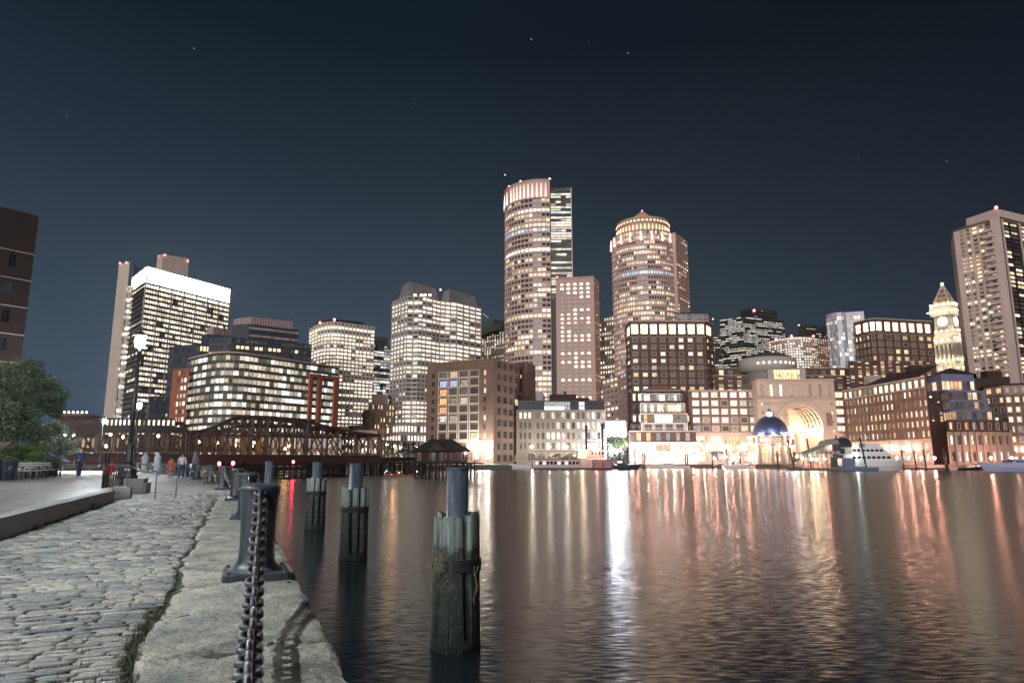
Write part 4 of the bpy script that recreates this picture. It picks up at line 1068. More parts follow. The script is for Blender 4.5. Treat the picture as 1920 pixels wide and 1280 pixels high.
# ------------------------------------------------------------------ clock tower
def clock_tower():
    D = 470; x0, y0 = XY(1776, 620, D); A0 = rad(52)
    b = Bld('clock_tower', 'floodlit old stone clock tower with a steep pyramid roof', 'clock tower', (x0, y0), [wallmat('floodlit_stone', (.62, .56, .45), .25, .15, .3, fine=1.5)], wmat=WIN1)
    st = b.wall[0]
    def hw(px): return px/2/1.414/((1280/ (D)) )*1.0
    def sq(r, z0, z1, part=None, n=4):
        mb = part or b.mb; ft = [(x0+r*math.cos(A0+math.pi/2*k+math.pi/4-rad(45)+rad(-142+90)), y0+r*math.sin(A0+math.pi/2*k+math.pi/4-rad(45)+rad(-142+90))) for k in range(n)]
        return ft
    k = D/1245.0  # metres per pixel at this distance
    def ft(w): r = w*k/2; return [(x0+r*math.cos(rad(-100+90*i)), y0+r*math.sin(rad(-100+90*i))) for i in range(4)]
    Z = lambda py: ZT(py, D)
    fl = emat('flood_lamp', (1, .86, .62), 11)
    def stage(w0, w1, y0_, y1_, part=None):
        a, c = ft(w0), ft(w1); mb = part or b.mb
        for i in range(4):
            p, q = a[i], a[(i+1) % 4]; r_, s_ = c[(i+1) % 4], c[i]
            mb.face([(p[0], p[1], Z(y0_)), (q[0], q[1], Z(y0_)), (r_[0], r_[1], Z(y1_)), (s_[0], s_[1], Z(y1_))])
        mb.face([(p[0], p[1], Z(y1_)) for p in c]); mb.face([(p[0], p[1], Z(y0_)) for p in reversed(a)])
    # shaft
    f = ft(62)
    for i in (3, 0):
        b.facade(f[i], f[(i+1) % 4], GZ, Z(681), 6, 30, .34, .5, .5, LIT(.5, (.8, 1.5), (.35, .5), run=.2), zlow=Z(720))
    b.mb.prism([(p[0]*1, p[1]+.4) for p in ft(61)], GZ, Z(681)-.1)
    stage(65, 65, 682, 679.5)
    # colonnade
    stage(52, 52, 679.5, 648); cl = b.part('colonnade', st)
    f = ft(62)
    for i in (3, 0):
        for j in range(1, 6): q = line_cut(f[i], f[(i+1) % 4], j/6); cl.cyl((*q, Z(679)), (*q, Z(649)), .85, .75, 8)
    for q in f: cl.box(q[0]*.994+x0*.006, q[1], (Z(679)+Z(649))/2, 4.0, 4.0, Z(649)-Z(679), rz=rad(-55))
    stage(65, 67, 649, 645, b.part('cornice', st)); stage(60, 58, 645, 640)
    f2 = ft(57)
    bl = b.part('balustrade', st)
    for q in f2: bl.lathe((q[0], q[1], 0), [(1.6, Z(641)), (1.9, Z(634)), (.3, Z(629))], 8)
    stage(50, 44, 640, 623); stage(48, 46, 625, 623)
    # clock stage
    stage(43, 40, 623, 594)
    for i in (3, 0):
        f = ft(41); a, c = Vector((*f[i], 0)), Vector((*f[(i+1) % 4], 0)); d = (c-a).normalized(); n = Vector((d.y, -d.x, 0)); ce = (a+c)/2+n*.35
        cz = Z(604.5); r = 3.2
        for rr, off, mt, nm in ((r+.5, .0, st, 'clock_surround'), (r, .16, emat('clock_face_glow', (1, .93, .76), 1.6), 'clock_face')):
            mb = MB(); pts = [tuple(ce+n*(off+.35)+d*rr*math.cos(t)+Vector((0, 0, cz+rr*math.sin(t)))) for t in [2*math.pi*q/28 for q in range(28)]]
            pb = [tuple(ce+n*(off-.3)+d*rr*math.cos(t)+Vector((0, 0, cz+rr*math.sin(t)))) for t in [2*math.pi*q/28 for q in range(28)]]
            mb.grid([pb, pts], sm=False); face = mb.obj(nm, mt, b.root, tuple(ce+Vector((0, 0, cz))))
        hd = MB()
        for ang, ln in ((rad(65), 2.5), (rad(130), 1.7)): hd.bar(tuple(ce+n*.6+Vector((0, 0, cz))), tuple(ce+n*.6+d*ln*math.cos(ang)+Vector((0, 0, cz+ln*math.sin(ang)))), .3, .1)
        hd.obj('clock_hands', M_BLACK, face, tuple(ce+Vector((0, 0, cz))))
        lm = b.part('louvre', M_BROWNST)
        for j in range(5): q = line_cut(f[i], f[(i+1) % 4], .25+.125*j); lm.box(q[0]+n.x*.4, q[1]+n.y*.4, Z(618.5), .5, .5, 2.4)
    stage(50, 54, 594, 589.5, b.part('cornice', st)); stage(46, 45, 589.5, 575); stage(50, 50, 576, 573, b.part('cornice', st))
    for q in ft(49): b.part('balustrade', st).lathe((q[0], q[1], 0), [(1.0, Z(589)), (1.2, Z(580)), (.2, Z(574))], 6)
    # pyramid
    py = b.part('pyramid_roof', wallmat('pyramid_stone', (.60, .48, .30), .35, .3, .3))
    stage(40, 5, 573, 538, py); rb = b.part('roof_rib', st)
    a, c = ft(41), ft(5)
    for i in range(4): rb.bar((*a[i], Z(573)), (*c[i], Z(537.5)), .7)
    for i in (3, 0):
        for t, s in ((.18, 5), (.45, 4), (.7, 2)):
            for j in range(s):
                u = (j+1)/(s+1); lo = line_cut(a[i], a[(i+1) % 4], u); hi = line_cut(c[i], c[(i+1) % 4], u)
                q = line_cut(lo, hi, t); b.part('dormer', M_BROWNST).box(q[0], q[1]-.3, Z(573)+(Z(538)-Z(573))*t+.6, .9, .9, 1.9)
    stage(7, 7, 538, 536); sconces(b, [(x0, y0, Z(533))], .9, emat('lantern_glow', (1, .80, .66), 3), 'finial_lantern')
    b.part('finial', st).cyl((x0, y0, Z(532)), (x0, y0, Z(528)), .3, .1, 6)
    # floodlights on the ledges
    for w, py_, n_ in ((52, 573.5, 4), (63, 588.0, 5), (62, 624, 5), (72, 641, 5), (72, 678.5, 7), (74, 694, 4)):
        f = ft(w+6)
        for i in (3, 0):
            for j in range(n_):
                q = line_cut(f[i], f[(i+1) % 4], (j+.5)/n_); mb = MB(); mb.box(q[0], q[1], Z(py_)+.3, 1.0, .6, .35, rz=rad(-55 if i == 3 else 35))
                mb.obj('floodlight', fl, b.root, (q[0], q[1], Z(py_)))
    b.finish()
clock_tower()
# ------------------------------------------------------------------ concrete apartment tower at the right edge
def harbour_tower():
    D0 = 300; z = ZT(406, D0)
    pts, _ = roofline(D0, [(1874, 406), (1787, 431), (1845, 414)]); 
    N0, A, Mm = pts[0], pts[1], pts[2]
    E = XY(2010, 420, 325)
    b = Bld('apartment_tower', 'tall concrete apartment tower with a zigzag stack of balconies at the right edge', 'tower', N0, [M_CONC, M_BLACK], wmat=WIN2)
    L = LIT(.3, (.5, 1.4), (.2, .45), run=.15, dim=(.0, .14))
    M2 = line_cut(A, N0, .72); M3 = line_cut(A, N0, .82)
    zt = z-1.2
    b.facade(A, line_cut(A, N0, .68), GZ, zt, 4, 39, .74, .58, .6, L, m0=2.2, m1=.4, zlow=ZT(725, 310))
    # balcony recess
    b.facade(line_cut(A, N0, .68), line_cut(A, N0, .80), GZ, zt-2, 1, 38, .8, .7, 1.6, LIT(.45, (.4, 1.1), (.15, .4), run=0), zlow=ZT(725, 310))
    b.facade(line_cut(A, N0, .80), N0, GZ, z, 0, 0)
    bc = []
    d = Vector((N0[0]-A[0], N0[1]-A[1], 0)).normalized(); n = Vector((d.y, -d.x, 0)); rz = math.atan2(d.y, d.x)
    q = line_cut(A, N0, .745); rh = (zt-2-GZ)/38
    bsrc = None
    for k in range(0, 28):
        zz = zt-2-(k+1)*rh+.15
        if bsrc is None:
            mb = MB(); p0 = (q[0]+n.x*.9, q[1]+n.y*.9, zz)
            mb.box(p0[0], p0[1], zz, 4.0, 2.0, .2, rz=rz); mb.box(p0[0]+n.x*.95, p0[1]+n.y*.95, zz+.55, 4.0, .12, 1.1, rz=rz)
            for s in (-1, 1): mb.box(p0[0]+d.x*1.95*s, p0[1]+d.y*1.95*s, zz+.55, .12, 2.0, 1.1, rz=rz)
            bsrc = mb.obj('balcony', M_CONC, b.root, p0); base_z = zz
        else:
            c = bsrc.copy(); COL.objects.link(c); c.location.z += zz-base_z
    b.facade((N0[0], N0[1]), E, GZ, zt-.5, 9, 39, .86, .66, .5, LIT(.33, (.6, 1.5), (.2, .45), run=.3), mi=1, m0=.6, zlow=ZT(725, 300))
    pi = b.part('pier', M_CONC)
    for k in range(0, 5): q2 = line_cut(N0, E, (.6/30)+k*.222); pi.box(q2[0], q2[1]-.3, (GZ+zt)/2, .45, .7, zt-GZ, rz=math.atan2(E[1]-N0[1], E[0]-N0[0]))
    for k in range(1, 4): q2 = line_cut(A, N0, .68*(.06+.235*k)); pi.box(q2[0]+n.x*.2, q2[1]+n.y*.2, (GZ+zt)/2, .35, .5, zt-GZ, rz=rz)
    f = [A, N0, E, (E[0]+8, E[1]+22), (A[0]+14, A[1]+24)]
    b.mb.face([(x, y, z) for x, y in f])
    for i in (2, 3, 4): p, w = f[i], f[(i+1) % 5]; b.mb.face([(p[0], p[1], GZ), (w[0], w[1], GZ), (w[0], w[1], z), (p[0], p[1], z)])
    ph = b.part('penthouse', M_CONC); p1 = XY(1811, 408, 322); p2 = XY(1868, 391, 308); p3 = XY(1990, 400, 330)
    ph.prism([p1, p2, p3, (p3[0], p3[1]+10), (p1[0]+6, p1[1]+10)], z-6, ZT(391, 308))
    red_lamps(b, [(p2[0], p2[1], ZT(389, 308))], 1.0); b.finish()
harbour_tower()
# ------------------------------------------------------------------ brown brick warehouse and grey stone warehouse
def warehouse():
    D0 = 290; pts, z = roofline(D0, [(926, 671), (801, 681), (974, 684)]); N0, A, C = pts[0], pts[1], pts[2]
    b = Bld('brick_warehouse', 'big brown brick warehouse with tall paned windows in pale surrounds above the dark pier house', 'building', N0, [M_BRICK, M_BRICK2, M_BRICK], wmat=WIN3)
    zt = ZT(692, 296); zb = ZT(826, 296)
    col = {(1, 0): (.6, .95, .3), (1, 1): (.6, .97, .8), (2, 0): (.9, .02, .3), (3, 0): (1.1, .02, .7), (4, 0): (.7, .05, .2), (5, 0): (.5, .7, .4)}
    L = LIT(.45, (.2, .8), (.4, .65), run=0, dim=(.01, .08), special=col)
    t0, t1 = .175, .80
    P0, P1 = line_cut(A, N0, t0), line_cut(A, N0, t1)
    b.facade(A, P0, zb, zt, 1, 8, .3, .5, .12, lambda r, c: (0, .5, .1), m0=1)
    b.facade(P0, P1, zb, zt, 4, 8, .70, .66, .5, L)
    b.facade(P1, N0, zb, zt, 1, 8, .32, .55, .4, LIT(.5, (.6, 1.3), (.2, .5), run=0), m0=.6, m1=2.5)
    b.facade(A, N0, zt, z, 0, 0)
    b.facade(A, N0, GZ, zb, 6, 1, .6, .62, .6, LIT(.8, (.8, 2), (.5, .65), run=0))
    b.facade(N0, C, GZ, z, 4, 9, .62, .56, .4, LIT(.15, (.4, .9), (.3, .5), run=.5, dim=(0, .02)), m0=2)
    f = [A, N0, C, (C[0]+2, C[1]+22), (A[0]+1, A[1]+22)]
    b.mb.face([(x, y, z) for x, y in f])
    for i in (2, 3, 4): p, w = f[i], f[(i+1) % 5]; b.mb.face([(p[0], p[1], GZ), (w[0], w[1], GZ), (w[0], w[1], z), (p[0], p[1], z)])
    d = Vector((N0[0]-A[0], N0[1]-A[1], 0)).normalized(); n = Vector((d.y, -d.x, 0))
    su = b.part('window_surround', wallmat('pale_surround', (.45, .40, .35), .15)); w = (Vector(P1)-Vector(P0)).length
    for k in range(4):
        for s in (-.42, .42):
            q = line_cut(P0, P1, (k+.5+s)/4); su.bar((q[0]+n.x*.08, q[1]+n.y*.08, zb), (q[0]+n.x*.08, q[1]+n.y*.08, zt-.6), .3, .22)
        a, c = line_cut(P0, P1, (k+.06)/4), line_cut(P0, P1, (k+.94)/4); su.bar((a[0]+n.x*.1, a[1]+n.y*.1, zt-.5), (c[0]+n.x*.1, c[1]+n.y*.1, zt-.5), .3, .3)
        for r in range(8):
            zz = zb+(zt-zb)/8*r+.4; su.bar((a[0]+n.x*.05, a[1]+n.y*.05, zz), (c[0]+n.x*.05, c[1]+n.y*.05, zz), .12, .7)
    su.bar((A[0]+n.x*.2, A[1]+n.y*.2, zb-.3), (N0[0]+n.x*.2, N0[1]+n.y*.2, zb-.3), .3, .6)
    sconces(b, [tuple(Vector((*line_cut(A, N0, t), ZT(836, 292)))+n*1.2) for t in (.66, .72, .84, .9, .95)], .45, LAMPW)
    b.finish()
    b = Bld('brick_stair_tower', 'plain rosy brick block rising behind the right side of the brown warehouse', 'building', XY(990, 690, 325), [M_BRICK2, wallmat('rosy_brick', (.30, .16, .13), .2)], wmat=WIN1)
    p = [XY(966, 678, 322), XY(984, 679, 312), XY(1004, 688, 326)]; z = ZT(681, 318)
    b.prism(back(p, 12), GZ, z, {0: dict(cols=1, wf=.3, lit=LIT(.3, (.5, 1))), 1: dict(cols=2, wf=.18, mi=1, lit=LIT(.1))}, rows=11, hf=.4, rec=.3); b.finish()
    D = 306
    b = Bld('stone_warehouse', 'long grey stone warehouse with arched windows under a dark glass attic', 'building', XY(1050, 790, D), [M_GREYST, M_BLACK], wmat=WIN2)
    A = XY(968, 769, D); B = XY(1136, 767, D); z = ZT(769, D)
    A2 = line_cut(A, B, .175)
    b.facade(A, A2, ZT(845, D), z, 3, 4, .55, .62, .4, LIT(0, rows=[(1, 1.2, .45), .1, .1, .1], dim=(.01, .06)), m0=1, frame=.1)
    b.facade(A2, B, ZT(845, D), z, 14, 4, .55, .64, .4, LIT(.5, (.3, 1.4), (.4, .75), run=0, dim=(.02, .12)), m0=1.5, arch=.55, frame=0)
    b.facade(A, B, GZ, ZT(845, D), 9, 1, .7, .6, .6, LIT(.6, (.5, 1.3), (.2, .6), run=0, dim=(.05, .2)), mat=WIN3)
    b.shell([A, B], 18, GZ, z)
    a, c = (A[0]+1, A[1]+1.5), (B[0]-.3, B[1]+1.5); zt = ZT(752, D)
    Lt = lambda r, k: (1.5 if 9 <= k <= 15 and r == 1 else (.8 if k in (21, 22) else (.3 if 9 <= k <= 17 else .02)), .76, R.random())
    b.facade(a, c, z, zt, 30, 2, .94, .9, .1, Lt, mi=1, mat=WIN1)
    b.shell([a, c], 14, z, zt-.02, mi=1); b.part('roof', M_BLACK).prism(back([(a[0]-.5, a[1]-.5), (c[0]+.5, c[1]-.5)], 14), zt, zt+.4)
    rf = b.part('plant_room', M_BRICK3); q = P(1055, 745, D+10); rf.box(q[0], q[1], zt+2.0, 12, 6, 3.6); rf.box(q[0]+8, q[1], zt+1.2, 8, 5, 2.2); rf.cyl((q[0]+1, q[1], zt+3), (q[0]+1, q[1], zt+5.4), .6, .6, 8)
    tk = b.part('water_tank', wallmat('pale_tank', (.4, .38, .42), .1)); q = P(1013, 748, D+8); tk.lathe((q[0], q[1], zt), [(2.2, 0), (2.2, 3), (1.5, 4.2), (.1, 4.7)], 14)
    co = b.part('cornice', M_GREYST); co.bar((A[0], A[1]-.2, z), (B[0], B[1]-.2, z), .6, .5); co.bar((A[0], A[1]-.1, ZT(845, D)), (B[0], B[1]-.1, ZT(845, D)), .3, .4)
    b.finish()
warehouse()
# ------------------------------------------------------------------ low buildings far left behind the bridge
def left_low():
    D = 330
    b = Bld('brick_apartment_block', 'low brick block with a double row of bright square windows beyond the bridge', 'building', XY(230, 790, D), [M_BRICK3, M_LIME], wmat=WIN1)
    A = XY(190, 783, D); B = XY(238, 784, D); C = XY(330, 786, D+5); z = ZT(783, D)
    b.prism(back([A, B, C], 18), GZ, z, {0: dict(cols=6), 1: dict(cols=10, mi=0)}, rows=5, wf=.5, hf=.6, rec=.3, lit=LIT(.9, (.9, 1.6), (.42, .55), run=0)); b.finish()
    b = Bld('brick_apartment_block', 'long low brick row with tall narrow lit windows beyond the bridge left of the tower', 'building', XY(150, 790, D+40), [M_BRICK3], wmat=WIN1)
    A = XY(112, 788, D+60); B = XY(192, 785, D+10); b.prism(back([A, B], 18), GZ, ZT(786, D+30), {0: dict(cols=30)}, rows=5, wf=.4, hf=.7, rec=.3, lit=LIT(.9, (.7, 1.4), (.35, .5), run=0))
    c = b.part('roof_pavilion', M_BRICK2); q = P(152, 776, D+50); c.lathe((q[0], q[1], ZT(786, D+30)), [(11, 0), (11, 2.2), (12, 2.4), (4, 4.2), (.1, 4.6)], 16)
    sconces(b, [(q[0]-11+k*2.4, q[1]-8.5, q[2]+.4) for k in range(9)], .4, emat('soft_lamp', (1, .8, .55), 8), 'wall_lamp'); b.finish()
    # ground-floor shops behind the bridge, seen through the trusses
    for i, (p0, p1, D, t, mt, lb) in enumerate(((335, 470, 318, 818, M_BRICK2, 'low orange clad shop row seen through the middle of the truss bridge'), (470, 640, 326, 816, M_BROWNST, 'pale lit shop arcade seen through the right half of the truss bridge'), (150, 335, 300, 817, M_BRICK3, 'dim shop row seen through the left span of the truss bridge'))):
        b = Bld('shop_row', lb, 'building', XY((p0+p1)/2, 840, D), [mt], wmat=WIN3)
        A, B = XY(p0, 840, D), XY(p1, 840, D-4*i)
        b.prism(back([A, B], 8), GZ, ZT(t, D), {0: dict(cols=int((p1-p0)/9))}, rows=2, wf=.75, hf=.7, rec=.4, lit=LIT(.4, (.2, .8), (.1, .5), run=.1)); b.finish()
left_low()
# ------------------------------------------------------------------ glowing panels standing in for a floodlit facade between the buildings
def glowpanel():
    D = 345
    b = Bld('glow_panel_facade', 'dazzling blue-white floodlit facade built of glowing panels in the gap left of the terraced pavilion', 'building', XY(1154, 800, D), [M_LIME], wmat=WIN1)
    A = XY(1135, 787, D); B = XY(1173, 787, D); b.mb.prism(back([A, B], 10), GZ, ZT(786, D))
    em = b.part('self_lit_front', emat('facade_glow', (.86, .90, 1.0), 9.5)); 
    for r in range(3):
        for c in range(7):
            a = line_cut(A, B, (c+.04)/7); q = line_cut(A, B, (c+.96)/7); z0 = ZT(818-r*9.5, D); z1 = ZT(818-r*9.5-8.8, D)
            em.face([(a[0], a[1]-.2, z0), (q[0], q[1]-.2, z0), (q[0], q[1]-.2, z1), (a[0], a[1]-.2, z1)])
    b.finish()
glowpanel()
# ================================================================== truss bridge
M_RUST = wallmat('rusty_truss_steel', (.045, .029, .026), .4, .3, .2, .6, fine=3)
M_GIRD = wallmat('rust_red_girder', (.085, .026, .020), .5, .2, .3, .6, fine=2)
M_PILEW = wallmat('black_wet_timber', (.028, .024, .022), .4, .5, .4, .7, fine=3)
BA, BB = P(100, 862, 150), P(712, 862, 190)
def onb(px, off=0.0):
    a = (px-960)/1280/1.0149; dx, dy = BB[0]-BA[0], BB[1]-BA[1]
    s = (a*BA[1]-BA[0])/(dx-a*dy); x, y = BA[0]+s*dx, BA[1]+s*dy
    L = math.hypot(dx, dy); return (x-dy/L*off, y+dx/L*off)
def bridge():
    orange = emat('sodium_lamp', (1, .50, .16), 26)
    # fixed approach span
    b = Bld('truss_bridge_span', 'flat-topped rusty truss span on the left, joined to the humped swing bridge', 'bridge', onb(220), [M_RUST])
    def truss(b, xs, tops, zb, w, off, heavy=()):
        ch = b.part('chord', M_RUST); ve = b.part('vertical', M_RUST); di = b.part('diagonal_brace', M_RUST)
        T = [(*onb(x, off), ZT(t, onb(x)[1])) for x, t in zip(xs, tops)]; Bm = [(*onb(x, off), zb) for x in xs]
        for i in range(len(xs)-1):
            ch.bar(T[i], T[i+1], w*1.1, w*1.1); ch.bar(Bm[i], Bm[i+1], w*1.2, w*1.5)
            if T[i][2]-zb > 5:
                di.bar(T[i], Bm[i+1], w*.42, w*.42); di.bar(Bm[i], T[i+1], w*.42, w*.42)
            mid = [(p[0], p[1], (p[2]+zb)/2) for p in (T[i], T[i+1])]
        for i in range(len(xs)):
            k = 2.6 if xs[i] in heavy else 1.0
            ve.bar(T[i], Bm[i], w*.8*k, w*.6)
        return T, Bm
    xs = [112, 145, 180, 213, 247, 277, 310, 347]
    T1, B1 = truss(b, xs, [806]*8, 2.3, .6, 0); T2, B2 = truss(b, xs, [806]*8, 2.3, .6, 8)
    ca = b.part('cross_brace', M_RUST)
    for i in range(len(xs)):
        ca.bar(T1[i], T2[i], .35, .5)
        if i: ca.bar(T1[i-1], T2[i], .2)
    rf = b.part('roof_beam', M_RUST); rf.bar(T1[0], T1[-1], .9, 1.4)
    dk = b.part('deck', M_GIRD); dk.bar((*onb(60, 4), 1.3), (*onb(350, 4), 1.3), 9, 1.0)
    rl = b.part('railing', wallmat('pale_railing', (.3, .28, .25)));
    for o in (-.3, 8.3):
        for z in (2.6, 3.1): rl.bar((*onb(70, o), z), (*onb(350, o), z), .1)
    for px, py in ((132, 815), (204, 814), (198, 836), (229, 819), (297, 817)):
        x, y = onb(px, 5); mb = MB(); z = ZT(py, y); mb.lathe((x, y, z), [(.06, -.34), (.3, -.15), (.3, .15), (.08, .34)], 8); mb.obj('lamp', orange, b.root, (x, y, z))
    b.mb.box(*onb(62, 4), -.9, 3, 8, 3.6); b.wall = [M_PILEW]; b.finish()
    # swing span
    b = Bld('swing_truss_bridge', 'rusty humped truss swing bridge with orange lamps along its deck', 'bridge', onb(485), [M_RUST])
    xs = [352, 367, 382, 397, 412, 437, 467, 497, 522, 548, 572, 602, 632, 665, 690, 712]
    tp = [809, 808, 805, 801, 795.5, 782.5, 780.5, 781.5, 783.5, 786, 790, 797.5, 804.5, 811, 813.5, 816.5]
    T1, B1 = truss(b, xs, tp, 2.3, .62, 0, (467, 497, 572)); T2, B2 = truss(b, xs, [t+.5 for t in tp], 2.3, .62, 9, (467, 497))
    # second upper chord below the first, bars at mid height
    ch = b.part('lower_top_chord', M_RUST)
    for i in range(2, 13):
        d0, d1 = 2.2*math.sin(math.pi*(i-1)/12), 2.2*math.sin(math.pi*i/12)
        for T, o in ((T1, 1), (T2, 1)):
            p, q = T[i-1], T[i]; ch.bar((p[0], p[1], p[2]-d0), (q[0], q[1], q[2]-d1), .4, .4)
    ca = b.part('cross_brace', M_RUST)
    for i in range(len(xs)):
        ca.bar(T1[i], T2[i], .35, .5)
        if i: ca.bar(T1[i-1], T2[i], .22); ca.bar(T2[i-1], T1[i], .22)
        if T1[i][2] > 8: 
            m1 = (T1[i][0], T1[i][1], 7.6); m2 = (T2[i][0], T2[i][1], 7.6); ca.bar(m1, m2, .4, .4); ca.bar(m1, T2[i], .2); ca.bar(m2, T1[i], .2)
    mid = b.part('mid_rail', M_RUST)
    for o in (0, 9): mid.bar((*onb(395, o), 7.4), (*onb(640, o), 7.4), .35, .4)
    dk = b.part('deck', M_GIRD); dk.bar((*onb(350, 4.5), 1.45), (*onb(714, 4.5), 1.45), 10.5, 1.2); dk.bar((*onb(352, -.6), 1.2), (*onb(640, -.6), 1.2), .5, 2.3)
    rl = b.part('railing', wallmat('pale_railing', (.3, .28, .25)))
    for o in (-.7, 9.6):
        for z in (2.7, 3.2): rl.bar((*onb(352, o), z), (*onb(714, o), z), .1)
    for px, py in ((376, 828), (412, 830), (447, 834), (447, 825), (482, 829), (480, 837), (510, 838), (543, 841), (550, 836), (581, 838)):
        x, y = onb(px, 5); mb = MB(); z = ZT(py, y); mb.lathe((x, y, z), [(.06, -.34), (.3, -.15), (.3, .15), (.08, .34)], 8); mb.obj('lamp', orange, b.root, (x, y, z))
    dr = b.part('pivot_drum', M_GIRD); x, y = onb(485, 4.5); dr.cyl((x, y, -1), (x, y, .9), 5.2, 5.2, 28)
    b.mb.cyl((x, y, WZ-1), (x, y, -1.0), 6.2, 6.2, 28); b.wall = [M_PILEW]
    b.finish()
    # right approach: low trestle with railing
    b = Bld('bridge_approach', 'low dark approach trestle with picket railing between the swing bridge and the pier house', 'bridge', onb(745), [M_PILEW])
    A = onb(714, 0); C = XY(792, 862, 205)
    b.mb.bar((*A, 1.5), (*C, 1.5), 1, .9); b.mb.bar((A[0], A[1]+8, 1.5), (C[0], C[1]+8, 1.5), 1, .9); b.part('deck', M_PILEW).bar((A[0], A[1]+4, 2.0), (C[0], C[1]+4, 2.0), 8, .2)
    rl = b.part('railing', wallmat('pale_railing', (.3, .28, .25)))
    for k in range(60):
        q = line_cut(A, C, k/59); rl.box(q[0], q[1]-.4, 2.7, .07, .07, 1.2)
    for z in (2.2, 3.3): rl.bar((A[0], A[1]-.4, z), (C[0], C[1]-.4, z), .12)
    gb = b.part('girder', wallmat('pale_girder', (.30, .26, .24))); gb.bar((*line_cut(A, C, 0), 1.95), (*C, 1.95), .3, .25)
    for k in range(5): q = line_cut(A, C, k/4); b.mb.cyl((q[0], q[1]+4, WZ-1), (q[0], q[1]+4, 1.4), .4)
    # canopy frame on the shore behind
    cf = b.part('canopy_frame', M_RUST); a2 = XY(716, 826, 215); c2 = XY(785, 826, 235)
    cf.bar((*a2, ZT(826, 215)), (*c2, ZT(828, 235)), .8, .5)
    for k in range(8): q = line_cut(a2, c2, k/7); cf.cyl((*q, GZ), (*q, ZT(826, 220)), .2)
    b.finish()
bridge()
# timber fender piers under the bridge
def fender(name, label, xs0, xs1, y0, y1, npile, ztop, planks=True, D=None):
    b = Bld(name, label, 'pier', (0, 0), [M_PILEW])
    A, C = XY(xs0, 884, y0), XY(xs1, 884, y1); b.root.location = (*A, WZ); b.root['_b'] = (*A, WZ); b.base = (*A, WZ)
    L = math.hypot(C[0]-A[0], C[1]-A[1]); rz = math.atan2(C[1]-A[1], C[0]-A[0])
    for z in ((ztop, .35), (ztop-.8, .25)): b.mb.bar((*A, z[0]), (*C, z[0]), 1.0, z[1])
    b.mb.bar((A[0]+.5, A[1]+4, ztop), (C[0]+.5, C[1]+4, ztop), 7, .3)
    if planks:
        for k in range(4): b.mb.bar((A[0], A[1]+.5, ztop-.6-k*.5), (C[0], C[1]+.5, ztop-.6-k*.5), .3, .3)
    src = None
    for k in range(npile):
        q = line_cut(A, C, (k+R.uniform(.2, .8))/npile); row = (k % 3)*2.2-.8
        mb = MB(); h = ztop+R.choice([.2, -.1, .6])-(WZ-.6)
        mb.cyl((q[0], q[1]+row, WZ-.6), (q[0]+R.uniform(-.1, .1), q[1]+row, WZ-.6+h), R.uniform(.14, .22), None, 7); mb.obj('pile', M_PILEW, b.root, (q[0], q[1]+row, WZ))
    return b
fender('timber_fender_pier', 'low dark plank pier behind the bollards under the swing bridge', 400, 640, 138, 158, 30, .35).finish()
fp = fender('timber_fender_pier', 'dark forest of timber piles under the right end of the bridge', 566, 795, 165, 178, 70, .75, False); fp.finish()
ap = fender('timber_pier', 'dark timber pier carrying the pier house on many piles', 776, 890, 150, 156, 26, .62, False)
ap.finish()
for i, (p0, p1) in enumerate(((566, 594), (603, 655), (722, 760), (766, 778))):
    mb = MB(); A, C = XY(p0, 884, 160), XY(p1, 884, 162)
    for k in range(8):
        a, c = line_cut(A, C, (k+.05)/8), line_cut(A, C, (k+.95)/8); mb.cyl((*a, WZ+.12), (*c, WZ+.12), .2, .2, 8)
    tag(mb.obj('floating_boom', wallmat('orange_red_float', (.75, .10, .05), .2), None, (*A, WZ)), ['orange-red floating boom just right of the red beacon', 'orange-red floating boom between the two nearest far piles', 'orange-red floating boom beneath the bridge approach', 'short orange-red floating boom left of the pier house piles'][i], 'boom', 'floating booms under the bridge')
# channel beacons
for i, (px, py, D, lb) in enumerate(((437, 868, 105, 'red beacon post behind the chain bollards, right one of the close pair'), (411, 869, 108, 'red beacon post behind the chain bollards, left one of the close pair'), (550, 865.5, 135, 'red beacon on the fender pier casting the long red streak on the water'))):
    x, y, z = P(px, py, D); r = empty('channel_beacon', (x, y, WZ), lb, 'beacon', 'red channel beacons')
    mb = MB(); mb.cyl((x, y, WZ-.5), (x, y, z-.2), .1, .1, 8); mb.obj('post', M_PILEW, r, (x, y, WZ))
    mb = MB(); mb.lathe((x, y, z), [(.1, -.25), (.22, -.15), (.22, .15), (.08, .3)], 10); mb.obj('lamp', emat('beacon_red', (1, .04, .07), 150 if i == 2 else 60), r, (x, y, z))
